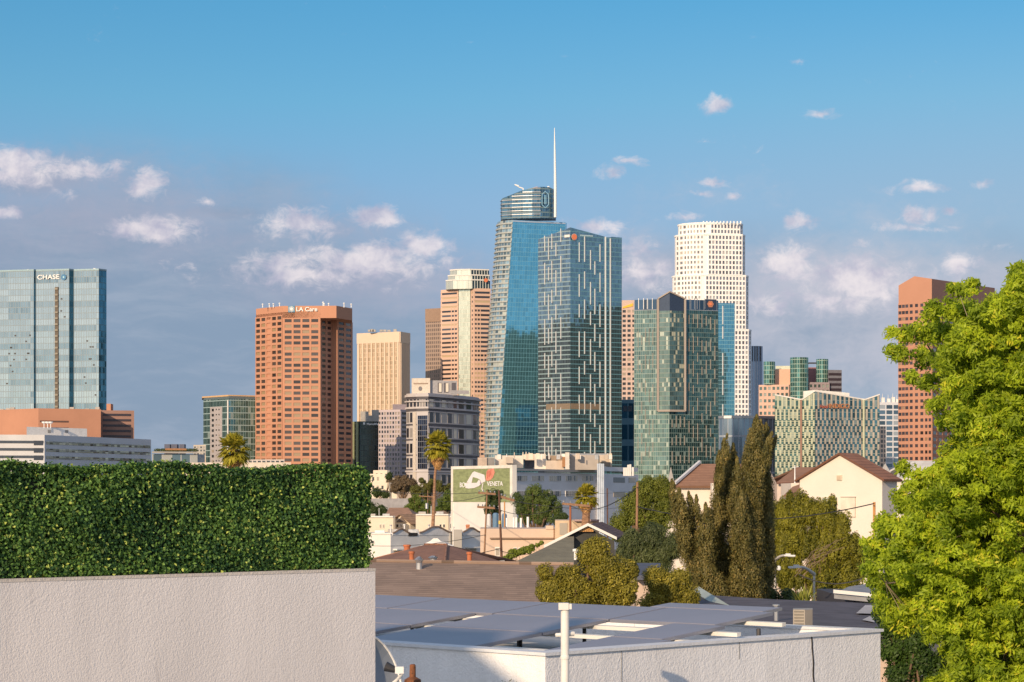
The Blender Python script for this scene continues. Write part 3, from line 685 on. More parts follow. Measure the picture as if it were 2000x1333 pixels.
for (y0, y1) in ((783, 797), (808, 827), (838, 856), (868, 886), (896, 914), (928, 945)):
    for i, (a, b) in enumerate(zip(P_, P_[1:])):
        if i == 2 and y0 > 800: continue
        x0, x1 = px_of(a), px_of(b); nc = max(1, round((x1-x0)/12)) if i > 2 else max(1, round((x1-x0)/6))
        if y0 == 783 and i == 2: nc = 4
        d = (b-a); L = d.length; d = d/L; n = Vector((d.y, -d.x))*.25
        for k in range(nc):
            s0, s1 = a+d*L*(k+.18)/nc+n, a+d*L*(k+.82)/nc+n; xm = px_of((s0+s1)/2)
            if y0 > 800 and i > 2: fx0, fx1 = px_of(s0)-1.1, px_of(s1)+1.1; B.part(rect_on(a, b, fx0, y0-1.2, fx1, y1+1.2, .2), 'window_surround', mat('pale_granite', (.58, .52, .45), .75)) if fx1 < px_of(b) and fx0 > px_of(a) else None
            mm = wlit if (i == 4 and y0 > 783) or (abs(xm-918) < 5 and y0 > 800) or (y0 == 783 and 840 < xm < 872 and k % 2 == 0) else wg
            B.win([(s0.x, s0.y, Zp(y1, 1490)), (s1.x, s1.y, Zp(y1, 1490)), (s1.x, s1.y, Zp(y0, 1490)), (s0.x, s0.y, Zp(y0, 1490))], mm)
    if 806 < y0: ring(P_[3:], y1+3, y1+7.5, .3, 'stone_band', Mgd); ring(P_[:3], y1+3, y1+6, .3, 'stone_band', Mgd)
    if y0 > 783: ring(P_[3:], y0-2.2, y0-.6, .5, 'sill', Mg); ring(P_[3:], y1+.6, y1+2, .5, 'sill', Mg)
B.part(rect_on(P_[2], P_[3], 816, 812, 835, 917, .3), 'glass_wall', glass('granite_glass', (.035, .05, .09), 1.5, 3.6, (.16, .17, .2), .12, .1, .3, metal=.8))
B.part(rect_on(P_[1], P_[2], 808, 806, 813.5, 946, .7), 'pilaster', mat('pale_granite', (.58, .52, .45), .75))
q = run(804, 1492, [(840, -14)]); m1 = MB(); zg = Zp(772, 1490)
m1.prism(q+back(q, 14), zg, Zp(739, 1490)); B.part(m1, 'gable', mat('pale_granite', (.58, .52, .45), .75))
disc_on(q[0], q[1], 821, 759.5, 4.4, Mgd, B.root, 'round_window', .3, 20, squash=.85)
B.part(rect_on(q[0], q[1], 808, 748.5, 836, 750.5, .4), 'gable_recess', mat('granite_brown', (.3, .22, .17), .8))
q = run(840, 1492, [(893, 12)]); m1 = MB(); m1.prism(q+back(q, 14), zg, Zp(743, 1490)); B.part(m1, 'penthouse', mat('granite_mid', (.36, .35, .36), .7))
for x in (855, 867, 882): B.part(rect_on(q[0], q[1], x, 748, x+8, 767, .3), 'dark_bay', Mgd)
for x in (857, 870.5): B.part(rect_on(q[0], q[1], x, 749, x+5, 766, .9), 'lit_column', wlit)
q = run(874, 1482, [(920, 14)]); B.part(rect_on(q[0], q[1], 880, 763, 916, 770, .4), 'sign_band', mat('granite_mid', (.36, .35, .36), .7))
B.flush()
# ---- tall blue tower with spire
def loft(levels, name, m_, root, sm=False):
    """levels: list of (points, z)"""
    mb = MB(); us = [0]
    for a, b in zip(levels[0][0], levels[0][0][1:]): us.append(us[-1]+(b-a).length)
    for (A, za), (B2, zb2) in zip(levels, levels[1:]):
        for i in range(len(A)-1):
            mb.poly([(A[i].x, A[i].y, za), (A[i+1].x, A[i+1].y, za), (B2[i+1].x, B2[i+1].y, zb2), (B2[i].x, B2[i].y, zb2)], [(us[i], za), (us[i+1], za), (us[i+1], zb2), (us[i], zb2)])
    return mb.build(name, m_, root, sm)
def lerp_x(table, y):
    for (y0, x0), (y1, x1) in zip(table, table[1:]):
        if y0 <= y <= y1: return x0+(x1-x0)*(y-y0)/(y1-y0)
    return table[-1][1] if y > table[-1][0] else table[0][1]
TL = [(430, 971), (470, 968), (560, 961), (660, 953), (760, 949), (975, 944)]
TM = [(430, 1002), (600, 991), (760, 981), (890, 973), (975, 969)]
def sailpts(y):
    xl, xm = lerp_x(TL, y), lerp_x(TM, y); Dm = 2000
    pm = Vector(((xm-1000)/F*Dm, Dm)); u = (xl-1000)/F; Dl = Dm+22; pl = Vector((u*Dl, Dl)); dirv = pm-pl; n = Vector((dirv.y, -dirv.x)).normalized()
    left = [pl+dirv*t+n*4.5*math.sin(math.pi*t) for t in (0, .14, .3, .46, .62, .8, 1)]
    r = run(xm, Dm, [(1104, 20), (1107, 75)])
    return left, r
left0, r0 = sailpts(975)
B = Bld('skyscraper', 'tallest blue glass skyscraper with a sloping sail crown and a white spire', base_of([left0[0], r0[1]]))
lv = []; lr = []
for y in (975, 890, 830, 760, 700, 640, 580, 520, 470, 430):
    l, r = sailpts(y); lv.append((l, Zp(y, 2000))); lr.append((r, Zp(y, 2000)))
gb = glass('sail_glass', (.17, .50, .66), 3.0, 4.1, (.20, .44, .54), .05, .05, .12, rough=.04, metal=.9, wob=.008)
gs = glass('sail_side', (.26, .36, .38), 3.2, 4.1, (.42, .46, .45), .14, .30, .55, rough=.08, metal=.6, wob=.05, blind=.15, bcol=(.45, .47, .42))
loft(lv, 'curved_side', gs, B.root); loft(lr, 'glass_wall', gb, B.root)
for y in np.arange(436, 905, 9.0):
    l, r = sailpts(y); z = Zp(y, 2000); m1 = MB()
    for a, b in zip(l, l[1:]):
        if px_of(a) < lerp_x(TM, y)-(y-430)*.0: m1.strip(a, b, z-.75, z+.65, .9, -.1)
    B.part(m1, 'balcony_slab', mat('slab_white', (.40, .43, .42), .7))
l, r = sailpts(430); q = [l[0], l[3], l[-1], r[1], r[1]+Vector((0, 45)), l[0]+Vector((0, 45))]
m1 = MB(); m1.poly([(p.x, p.y, Zp(430, 2000)) for p in q]); B.part(m1, 'roof', M_roofg)
for i, x in enumerate((1014, 1027, 1040)): pass
# crown (sail)
top = [(978, 390), (981, 387), (1000, 382), (1021, 373), (1040, 369), (1056, 367), (1072, 367), (1081, 370), (1086, 376)]
q = []
for i, (x, y) in enumerate(top):
    t = i/(len(top)-1); D = 2016-14*math.sin(math.pi*t*.9); q.append((Vector(((x-1000)/F*D, D)), Zp(y, 2008)))
pts = [a for a, _ in q]; zs = [z for _, z in q]; bk = [pts[-1]+Vector((0, 10)), pts[0]+Vector((0, 10))]
m1 = MB(); m1.prism(pts+bk, Zp(428, 2008), zs+[zs[-1], zs[0]]); B.part(m1, 'crown', glass('crown_blue', (.08, .18, .26), 2.5, 4.2, (.12, .19, .22), .10, .26, .4, rough=.1, metal=.65, wob=.03))
for k in range(1, 9):
    z = Zp(428, 2008)+(k)*3.3; m1 = MB()
    for i, (a, b) in enumerate(zip(pts, pts[1:])):
        if min(zs[i], zs[i+1]) > z+.5 and i < 5: m1.strip(a, b, z, z+.5, .8)
    if m1.v: B.part(m1, 'crown_fin', M_steel)
z = Zp(424, 2000); m1 = MB(); m1.strip(r[0], r[1], z-4.4, z-3.2, .7, -.2); B.part(m1, 'ledge', mat('ledge_blue', (.35, .45, .6), .5))
# emblem on the crown: outlined long hexagon with a bar
c = Vector(((1065-1000)/F*2003, 2000.5)); zc = Zp(391, 2003); m1 = MB(); hexp = [(0, 7.4), (2.9, 4.6), (2.9, -4.6), (0, -7.4), (-2.9, -4.6), (-2.9, 4.6)]
for (a, b), (d, e) in zip(hexp, hexp[1:]+hexp[:1]): m1.tube((c.x+a, c.y, zc+b), (c.x+d, c.y, zc+e), .33, .33, 5)
m1.tube((c.x-.6, c.y, zc-4), (c.x-.6, c.y, zc+4), .3, .3, 5); m1.tube((c.x+.6, c.y, zc-4), (c.x+.6, c.y, zc+4), .3, .3, 5)
B.part(m1, 'sign_emblem', mat('emblem_pale', (.25, .5, .68), .5))
s0 = W(1084.5, 425, 2004); m1 = MB(); m1.path([s0, W(1084.5, 365, 2004), W(1083.6, 300, 2004), W(1083, 250, 2004)], [1.25, 1.25, .85, .25], 8); B.part(m1, 'spire', M_signw)
cr = W(1022, 372, 2006); m1 = MB(); m1.path([cr-Vector((0, 0, 3)), cr+Vector((0, 0, 1.5)), W(1014, 366, 2006), W(1008, 362, 2006)], [.5, .6, .5, .35], 6); m1.path([W(1013, 364, 2006), W(1005, 361, 2006)], [.9, .6], 6); B.part(m1, 'roof_crane', M_signw)
m1 = MB(); p = W(1071, 368, 2008); m1.lathe(p-Vector((0, 0, .5)), [(1.2, 0), (1.6, 1), (1.1, 2), (.2, 2.5)], 10); B.part(m1, 'radome', M_signw)
m1 = MB(); m1.path([W(1038, 369, 2008), W(1048, 366, 2008), W(1058, 368, 2008)], .5, 6); B.part(m1, 'roof_rail', mat('pinkish', (.5, .35, .33), .7))

# ---- glass tower with staggered white fins
DA = 1760
P_ = run(1051, DA, [(1114, -38), (1183, 30), (1184.5, -60), (1193, 30), (1194, -60), (1214.5, 30)])
B = Bld('glass_tower', 'dark glass tower with staggered white fins and a low peaked roof', base_of(P_))
ga = glass('fin_glass', (.26, .33, .37), 1.5, 3.55, (.24, .34, .37), .08, .24, .3, rough=.05, metal=.85, wob=.02)
ga2 = glass('fin_glass2', (.17, .29, .35), 1.5, 3.55, (.12, .27, .33), .08, .16, .22, rough=.04, metal=.88, wob=.02)
tops = [468, 444.5, 463, 464, 464, 463, 464.5]
for i, (a, b) in enumerate(zip(P_, P_[1:])):
    L = (b-a).length; za, zb2 = Zp(tops[i], a.y), Zp(tops[i+1], b.y); m1 = MB()
    m1.poly([(a.x, a.y, 12), (b.x, b.y, 12), (b.x, b.y, zb2), (a.x, a.y, za)], [(0, 12), (L, 12), (L, zb2), (0, za)]); B.part(m1, 'glass_wall', ga if i == 0 else ga2)
bk = back(P_, 38); m1 = MB(); m1.poly([(p.x, p.y, Zp(469, DA)) for p in P_+bk]); m1.poly([(P_[-1].x, P_[-1].y, 12), (bk[0].x, bk[0].y, 12), (bk[0].x, bk[0].y, Zp(469, DA)), (P_[-1].x, P_[-1].y, Zp(469, DA))])
m1.poly([(bk[0].x, bk[0].y, 12), (bk[1].x, bk[1].y, 12), (bk[1].x, bk[1].y, Zp(469, DA)), (bk[0].x, bk[0].y, Zp(469, DA))]); m1.poly([(bk[1].x, bk[1].y, 12), (P_[0].x, P_[0].y, 12), (P_[0].x, P_[0].y, Zp(469, DA)), (bk[1].x, bk[1].y, Zp(469, DA))])
B.part(m1, 'rear_walls', ga2)
fm = mat('fin_white', (.66, .67, .67), .5, var=.02)
def fins(a, b, xs, ys, seq, wpx=.95):
    for x, off in zip(xs, ys):
        y = off
        k = int(off)
        while y < 905:
            ln = seq[k % len(seq)]; B.part(rect_on(a, b, x, y, x+wpx, min(y+ln, 912), .7), 'fin', fm); y += ln+seq[(k+1) % len(seq)]*.55; k += 1
fins(P_[0], P_[1], (1064, 1071.5, 1078, 1086, 1095.5), (461, 466, 457, 475, 447), (50, 30, 42, 26))
fins(P_[1], P_[2], (1130.5, 1141, 1152.5, 1161, 1171), (474, 462, 489, 511, 478), (44, 26, 50, 34, 38))
B.part(rect_on(P_[3], P_[4], 1191, 466, 1192.3, 912, .8), 'fin', fm); B.part(rect_on(P_[2]+Vector((0, 1)), P_[3], 1183, 463, 1184, 912, 1.2), 'fin', fm)
disc_on(P_[1], P_[2], 1120.5, 463.5, 5.6, M_signo, B.root, 'sign_emblem', 1.2, 20); disc_on(P_[1], P_[2], 1120.5, 463.5, 6.6, mat('emblem_rim', (.5, .42, .4), .5), B.root, 'emblem_rim', .9, 20)
B.part(rect_on(P_[0], P_[1], 1103, 459, 1113, 464, .4), 'light_band', M_white); B.part(rect_on(P_[1], P_[2], 1133, 459.5, 1158, 462, .3), 'light_band', mat('band_pale', (.4, .55, .6), .5))
B.part(rect_on(P_[0], P_[1], 1067, 789, 1114, 800, .35), 'brown_band', mat('band_brown', (.22, .17, .12), .6)); B.part(rect_on(P_[1], P_[2], 1114.5, 789, 1170, 800, .35), 'brown_band', mat('band_brown', (.22, .17, .12), .6))

# ---- pink gridded tower between two glass towers
P_ = run(1205, 2600, [(1262, -8)])
B = Bld('office_tower', 'pink tower with square windows and a yellow roof stripe, seen between two glass towers', base_of(P_))
zt = Zp(587, 2600); m1 = MB(); m1.prism(P_+back(P_, 30), 12, zt); Mpk = mat('pink_stone2', (.56, .42, .36), .8); B.part(m1, 'wall', Mpk)
B.grid(P_[0], P_[1], Zp(915, 2600), Zp(604, 2600), 6, 33, .66, .56, Mpk, winglass('wg_dark'), .4); B.flush()
a, b = on_line(P_[0], P_[1], 1216), on_line(P_[0], P_[1], 1236); m1 = MB(); m1.prism([a+Vector((0, -1)), b+Vector((0, -1)), b, a], [Zp(603, 2600), Zp(599, 2600), Zp(599, 2600), Zp(603, 2600)], [Zp(600, 2600), Zp(593, 2600), Zp(593, 2600), Zp(600, 2600)]); B.part(m1, 'roof_stripe', mat('yellow_paint', (.75, .45, .03), .6))
P_ = run(1212, 1900, [(1245, -6)])
B = Bld('office_block', 'dark blue glass block low in the gap beside the green glass tower', base_of(P_))
m1 = MB(); m1.prism(P_+back(P_, 20), 12, Zp(781, 1900)); B.part(m1, 'wall', glass('navy_glass', (.05, .13, .19), 6, 18, (.08, .18, .24), .12, .3, .4, rough=.06, metal=.8))
for x in (1217, 1226.5): B.part(rect_on(P_[0], P_[1], x, 793, x+8, 804, .2), 'window', mat('band_blue2', (.05, .06, .08)))

# ---- green glass tower with peaked bay
DG = 1600
P_ = run(1238.5, DG+18, [(1307, -20), (1403, 20)])
B = Bld('glass_tower', 'green glass tower with a framed bay rising to a peaked top and an orange emblem', base_of(P_))
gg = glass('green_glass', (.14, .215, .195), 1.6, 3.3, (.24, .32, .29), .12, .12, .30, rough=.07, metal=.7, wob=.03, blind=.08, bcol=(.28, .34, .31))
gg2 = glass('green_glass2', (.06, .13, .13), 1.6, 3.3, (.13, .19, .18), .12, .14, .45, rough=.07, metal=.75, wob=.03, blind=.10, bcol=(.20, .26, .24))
zt = Zp(603, DG); gd2 = glass('screen_glass', (.07, .12, .18), 3.4, 20, (.25, .29, .33), .10, .02, .3, rough=.08, metal=.7, wob=.02)
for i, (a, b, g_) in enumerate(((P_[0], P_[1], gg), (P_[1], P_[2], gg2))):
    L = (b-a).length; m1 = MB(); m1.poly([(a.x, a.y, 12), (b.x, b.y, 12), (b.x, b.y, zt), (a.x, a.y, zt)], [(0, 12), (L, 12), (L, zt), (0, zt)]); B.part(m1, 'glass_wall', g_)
    zc = Zp(582, DG); m1 = MB(); m1.poly([(a.x, a.y, zt), (b.x, b.y, zt), (b.x, b.y, zc), (a.x, a.y, zc)], [(0, 0), (L, 0), (L, 8), (0, 8)]); B.part(m1, 'roof_screen', gd2)
bk = back(P_, 30); m1 = MB(); m1.prism([p+Vector((0, .6)) for p in P_]+bk, 12, Zp(584, DG)); B.part(m1, 'core', gg2)
# bay
nl = Vector(((P_[1]-P_[0]).y, -(P_[1]-P_[0]).x)).normalized(); nr_ = Vector(((P_[2]-P_[1]).y, -(P_[2]-P_[1]).x)).normalized()
b0 = on_line(P_[0], P_[1], 1285.5)+nl*3.2; 
BY = run(1285, b0.y, [(1308, -20), (1338, 20)]); zb0 = Zp(800, DG); zpk = Zp(570, DG); zsh = Zp(583, DG)
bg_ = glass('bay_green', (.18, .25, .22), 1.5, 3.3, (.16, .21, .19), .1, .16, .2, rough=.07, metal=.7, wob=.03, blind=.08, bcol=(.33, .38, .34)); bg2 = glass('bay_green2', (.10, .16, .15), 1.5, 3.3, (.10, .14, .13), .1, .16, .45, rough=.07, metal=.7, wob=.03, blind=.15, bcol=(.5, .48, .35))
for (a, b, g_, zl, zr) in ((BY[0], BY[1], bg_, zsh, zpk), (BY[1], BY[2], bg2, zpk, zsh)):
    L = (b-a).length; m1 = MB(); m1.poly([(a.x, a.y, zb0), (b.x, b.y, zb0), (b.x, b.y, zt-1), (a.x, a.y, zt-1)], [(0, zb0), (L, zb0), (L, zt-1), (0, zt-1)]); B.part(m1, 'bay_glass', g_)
    m1 = MB(); m1.poly([(a.x, a.y, zt-1), (b.x, b.y, zt-1), (b.x, b.y, zr), (a.x, a.y, zl)], [(0, 0), (L, 0), (L, 8), (0, 8)]); B.part(m1, 'bay_screen', mat('screen_dark', (.05, .07, .11), .2, .5))
fmt = mat('frame_beige', (.34, .29, .25), .6, var=.04)
m1 = MB()
for p, t in ((BY[0], 0), (BY[2], 1)):
    m1.box(p.x-.75, p.x+.75, p.y-.8, p.y+3.5, zb0-1, zsh)
m1.obox((BY[0].x, BY[0].y-.8, zb0-1.4), (BY[1].x-BY[0].x, BY[1].y-BY[0].y, 0), (0, 4, 0), (0, 0, 1.4)); m1.obox((BY[1].x, BY[1].y-.8, zb0-1.4), (BY[2].x-BY[1].x, BY[2].y-BY[1].y, 0), (0, 4, 0), (0, 0, 1.4))
m1.obox((BY[0].x, BY[0].y-1, zsh), (BY[1].x-BY[0].x, BY[1].y-BY[0].y, zpk-zsh), (0, 9, 0), (0, 0, 1)); m1.obox((BY[1].x, BY[1].y-1, zpk), (BY[2].x-BY[1].x, BY[2].y-BY[1].y, zsh-zpk), (0, 9, 0), (0, 0, 1))
B.part(m1, 'bay_frame', fmt)
m1 = MB()
for p in (BY[0], BY[2]):
    pb = p+Vector((0, 3.6)); m1.poly([(p.x, p.y, zb0), (pb.x, pb.y, zb0), (pb.x, pb.y, zsh), (p.x, p.y, zsh)]); 
B.part(m1, 'bay_sides', gd2)
rg = random.Random(8)
fb = mat('fin_beige', (.36, .32, .28), .6, var=.05)
k = 0
for x in np.arange(1246, 1282, 7.2):
    y = 640+rg.uniform(0, 30)
    while y < 900: ln = rg.uniform(16, 34); B.part(rect_on(P_[0], P_[1], x, y, x+.8, y+ln, .5), 'fin', fb); y += ln+rg.uniform(14, 40); k += 1
for x in np.arange(1345, 1402, 8.4):
    y = 606+rg.uniform(0, 20)
    while y < 900: ln = rg.uniform(16, 34); B.part(rect_on(P_[1], P_[2], x, y, x+.9, y+ln, .6), 'fin', fb); y += ln+rg.uniform(12, 30); k += 1
for x in np.arange(1312, 1338, 8): 
    for y in (815, 850, 885): B.part(rect_on(P_[1], P_[2], x, y+rg.uniform(-6, 6), x+.9, y+20, .6), 'fin', fb)
for x in (1247, 1257, 1264, 1274): B.part(rect_on(P_[0], P_[1], x, 583, x+.8, 604, .4), 'screen_post', M_steel)
for x in (1347, 1356, 1361, 1376): B.part(rect_on(P_[1], P_[2], x, 583, x+.9, 604, .4), 'screen_post', M_steel)
disc_on(P_[1], P_[2], 1387, 594.5, 7, mat('emblem_copper', (.45, .2, .12), .5), B.root, 'sign_emblem', .7, 6); disc_on(P_[1], P_[2], 1387, 594.5, 3.2, M_signo, B.root, 'emblem_centre', .9, 6)
B.part(rect_on(P_[1], P_[2], 1376, 585, 1399, 605, .3), 'sign_backing', mat('screen_dark', (.05, .07, .11), .2, .5))

# ---- blue slab
P_ = run(1398, 2250, [(1435, 12)])
B = Bld('glass_tower', 'plain blue glass slab with one broken white stripe, beside the white round tower', base_of(P_))
m1 = MB(); m1.prism(P_+back(P_, 20), 12, Zp(592, 2250)); B.part(m1, 'wall', glass('slab_blue', (.16, .40, .50), 1.8, 4, (.2, .42, .5), .1, .1, .12, rough=.05, metal=.85, wob=.006))
for y, ln in ((598, 36), (638, 24), (690, 44), (742, 30), (790, 40)): B.part(rect_on(P_[0], P_[1], 1410.5, y, 1412.3, y+ln, .6), 'fin', fm)

# ---- white round stepped tower
DU = 2600
B = Bld('skyscraper', 'white stepped skyscraper, rounded on its left side, with a dense window grid', base_of([Vector(((1390-1000)/F*DU, DU))]))
Muw = mat('white_granite', (.90, .885, .86), .7, var=.02, scale=.02)
wu = winglass('wg_white', (.26, .25, .24), (.5, .45, .38), .25, metal=.4); wu2 = winglass('wg_white2', (.20, .20, .22), (.4, .4, .4), .15, metal=.5)
tiers = [(1324.5, 1376, 1450, 440.5, 462), (1318, 1371, 1454.5, 462, 541), (1313, 1366, 1461, 541, 646), (1309, 1362, 1466.5, 646, 960)]
def tier_pts(x0, xm, x1):
    u0, um = (x0-1000)/F*DU, (xm-1000)/F*DU; R = (um-u0); cx = um; pts = []
    for k in range(7):
        a = math.pi+ (math.pi/2)*k/6; pts.append(Vector((cx+R*math.cos(a), DU+R*math.sin(a)*.8)))
    e = run(xm, pts[-1].y, [(xm+12, 4), (x1-5, 12), (x1, 66)])
    return pts+e[1:]
for ti, (x0, xm, x1, y0, y1) in enumerate(tiers):
    pts = tier_pts(x0, xm, x1); z0, z1 = (12 if ti == 3 else Zp(y1, DU)-.5), Zp(y0, DU)
    m1 = MB(); m1.prism(pts+back(pts, 50), z0, z1); B.part(m1, 'tier', Muw)
    rows = max(1, round((min(y1, 905)-y0)/9.6)); zlo = Zp(min(y1, 905), DU)
    for i, (a, b) in enumerate(zip(pts, pts[1:])):
        if i == 6: continue
        ppx = px_of(b)-px_of(a)
        if i < 6:
            if ppx < 3: continue
            nc = max(1, round(ppx/7.0)); B.grid(a, b, zlo, z1-1.0, nc, rows, .56, .58, Muw, wu, .35)
        elif i == 7: B.grid(a, b, zlo, z1-1.0, max(1, round(ppx/6.6)), rows, .62, .66, Muw, wu2, .7)
        else: B.grid(a, b, zlo, z1-1.0, 1, rows, .6, .66, Muw, wu2, .5)
    m1 = MB()
    for a, b in zip(pts, pts[1:]): m1.strip(a, b, z1-1.4, z1+.4, .9)
    B.part(m1, 'cornice', Muw)
    if ti == 0:
        for x in np.arange(1374, 1452, 6.6):
            p = W(x, y0, pts[7].y-.3); m1 = MB(); m1.box(p.x-.7, p.x+.7, p.y-.4, p.y+1, z1-1, z1+1.8); B.part(m1, 'pinnacle', Muw)
B.flush()
m1 = MB(); m1.path([W(1338, 443, DU+6), W(1351, 436.5, DU+6), W(1356, 436, DU+6)], .4, 6); B.part(m1, 'roof_crane', M_signw)

# ---- small dark ribbed tower
P_ = run(1464, 2750, [(1481, 4), (1489.5, 40)])
B = Bld('office_tower', 'slim blue grey tower with dark ribs at its top, right of the white round tower', base_of(P_))
m1 = MB(); m1.prism(P_+back(P_, 20), 12, Zp(676, 2750)); B.part(m1, 'wall', glass('slim_glass', (.17, .22, .30), 3.2, 200, (.45, .46, .52), .3, .0, .2, rough=.12, metal=.6))
for x in (1469, 1473.5, 1478, 1484): B.part(rect_on(P_[0] if x < 1481 else P_[1], P_[1] if x < 1481 else P_[2], x, 676.5, x+1.6, 706, .7), 'dark_slot', M_dark)

# ---- pink and green complex
B = Bld('office_complex', 'pink stone office complex with green glass turrets on its stepped roof', base_of([Vector(((1560-1000)/F*1980, 1980))]))
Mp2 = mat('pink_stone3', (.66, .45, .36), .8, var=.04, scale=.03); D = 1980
P_ = run(1482, D+30, [(1541, -15), (1548, 50)]); m1 = MB(); m1.prism(P_+back(P_, 20), 12, Zp(749, D)); B.part(m1, 'wall', Mp2)
B.grid(P_[0], P_[1], Zp(885, D), Zp(750, D), 7, 11, .6, .5, Mp2, winglass('wg_green', (.10, .15, .14), (.3, .33, .3), .2, metal=.5), .5)
q = run(1513, D+40, [(1545, -8)]); m1 = MB(); m1.prism(q+back(q, 18), Zp(760, D), Zp(716.5, D)); B.part(m1, 'upper_wall', mat('pink_stone4', (.70, .43, .31), .8, var=.02, scale=.03))
q = run(1515, D+46, [(1545, -5)]); m1 = MB(); m1.prism(q+back(q, 18), Zp(718, D), Zp(709, D)); B.part(m1, 'roof_house', mat('pale_green', (.55, .6, .48), .6))
gt = glass('turret_glass', (.12, .28, .24), 2.2, 4, (.30, .42, .36), .14, .14, .4, rough=.08, metal=.7, wob=.03)
def turret(x0, x1, y0, y1, D_, name):
    cx = ((x0+x1)/2-1000)/F*D_; R = (x1-x0)/2/F*D_; pts = [Vector((cx+R*math.cos(a), D_+R*.8*math.sin(a))) for a in [math.pi+math.pi*k/8 for k in range(9)]]
    m1 = MB(); m1.prism(pts, Zp(y1, D_), Zp(y0, D_)); B.part(m1, name, gt)
turret(1491, 1514, 707, 752, D+30, 'turret'); turret(1543, 1579, 699, 790, D+6, 'turret'); turret(1594, 1618, 702, 790, D+20, 'turret')
q = run(1578, D+30, [(1596, 5)]); m1 = MB(); m1.prism(q+back(q, 15), Zp(800, D), Zp(714, D)); B.part(m1, 'rear_wall', mat('maroon', (.30, .15, .16), .7))
m1 = MB(); m1.strip(q[0]+Vector((-12, 1)), q[1]+Vector((0, 1)), Zp(707, D), Zp(704, D), .6); B.part(m1, 'roof_beam', M_dark)
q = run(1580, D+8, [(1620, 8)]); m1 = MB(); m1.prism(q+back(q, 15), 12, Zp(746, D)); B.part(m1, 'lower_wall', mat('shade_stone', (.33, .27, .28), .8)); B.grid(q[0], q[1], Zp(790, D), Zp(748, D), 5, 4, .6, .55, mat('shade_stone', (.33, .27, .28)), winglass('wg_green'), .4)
q = run(1617, D+14, [(1644, 10)]); m1 = MB(); m1.prism(q+back(q, 25), 12, Zp(721, D)); B.part(m1, 'grey_wing', mat('grey_wing', (.17, .17, .20), .6))
for y in (729, 739, 749, 759, 769, 779): B.part(rect_on(q[0], q[1], 1618, y, 1643.5, y+5, .15), 'strip_window', mat('band_dark', (.045, .035, .045)))
B.flush()

# ---- curved low block
c = run(1404, 1850, [(1414, -50), (1430, -20), (1450, 0), (1475, 8), (1520, 30)])
B = Bld('arena_block', 'low blue grey block with a curved front, behind the tall cypress', base_of(c))
m1 = MB(); zt = Zp(818, 1850); m1.prism(c+back(c, 20), 12, zt); B.part(m1, 'wall', glass('arena_glass', (.22, .29, .36), 4.5, 30, (.33, .38, .45), .12, .05, .15, rough=.15, metal=.6))
m1 = MB()
for a, b in zip(c, c[1:]): m1.strip(a, b, zt, zt+2.2, .8)
B.part(m1, 'cornice', M_steel)
P_ = run(1470, 1880, [(1530, 6)])
m1 = MB(); m1.prism(P_+back(P_, 20), 12, Zp(833, 1880)); B.part(m1, 'rear_block', glass('teal_low', (.12, .28, .33), 3, 8, (.2, .34, .38), .1, .15, .3, rough=.1, metal=.7))

# ---- hotel with checkered green and cream bays
DH = 1480
P_ = run(1513.5, DH, [(1563, 6), (1567, -30), (1592, -40), (1686, 20), (1690, -50), (1718, 4)])
ty = [771, 780, 780, 763.5, 780, 780, 770.5]
B = Bld('hotel', 'hotel with checkered green glass and cream panels and a zigzag roofline', base_of(P_))
mg1 = glass('hotel_green', (.11, .20, .17), 2.6, 3.9, (.62, .60, .42), .0, .05, .45, rough=.08, metal=.6, wob=.03, blind=.15, bcol=(.45, .5, .4))
mg2 = glass('hotel_blue', (.08, .18, .21), 2.6, 3.9, (.4, .42, .38), .0, .05, .5, rough=.08, metal=.7, wob=.03, blind=.12, bcol=(.25, .32, .33))
for i, (a, b) in enumerate(zip(P_, P_[1:])):
    L = (b-a).length; za, zb2 = Zp(ty[i], a.y), Zp(ty[i+1], b.y); m1 = MB()
    m1.poly([(a.x, a.y, 12), (b.x, b.y, 12), (b.x, b.y, zb2), (a.x, a.y, za)], [(0, 12), (L, 12), (L, zb2), (0, za)]); B.part(m1, 'glass_wall', mg1 if i < 3 else mg2)
    m1 = MB(); d = (b-a)/L; n = Vector((d.y, -d.x)); a2, b2 = a+n*.4, b+n*.4
    m1.hexa([(a2.x, a2.y, za-.6), (b2.x, b2.y, zb2-.6), (b.x, b.y, zb2-.6), (a.x, a.y, za-.6), (a2.x, a2.y, za+.25), (b2.x, b2.y, zb2+.25), (b.x, b.y, zb2+.25), (a.x, a.y, za+.25)]); B.part(m1, 'roof_edge', M_white)
bk = back(P_, 30); m1 = MB(); m1.prism([p+Vector((0, .7)) for p in P_]+bk, 12, Zp(786, DH)); B.part(m1, 'core', mg2)
pc_, pd_ = mat('panel_cream', (.50, .52, .38), .7, var=.08, scale=.2), mat('panel_tan', (.40, .36, .30), .7, var=.15, scale=.2)
panels = []
for (i, nb, mm) in ((0, 6, pc_), (2, 3, pc_), (3, 11, pd_), (5, 3, pd_)):
    a, b = P_[i], P_[i+1]; x0, x1 = px_of(a), px_of(b); cw = (x1-x0)/nb; wid = cw*.42
    rows = [(0, 1.0, 0)]+[(r, 1, (r % 2)) for r in range(1, 14)]
    for c_ in range(nb):
        xx = x0+c_*cw; ytop = ty[i]+(ty[i+1]-ty[i])*(c_+.3)/nb
        panels.append((a, b, xx+cw*.5, ytop+1, wid, 799, mm)) 
        yy = 799.5
        for r in range(11):
            h = 22 if r == 0 else 11.6
            if h*0+yy < 925: panels.append((a, b, xx+cw*(.5 if r % 2 else .08), yy, wid, yy+h-.4, mm))
            yy += h
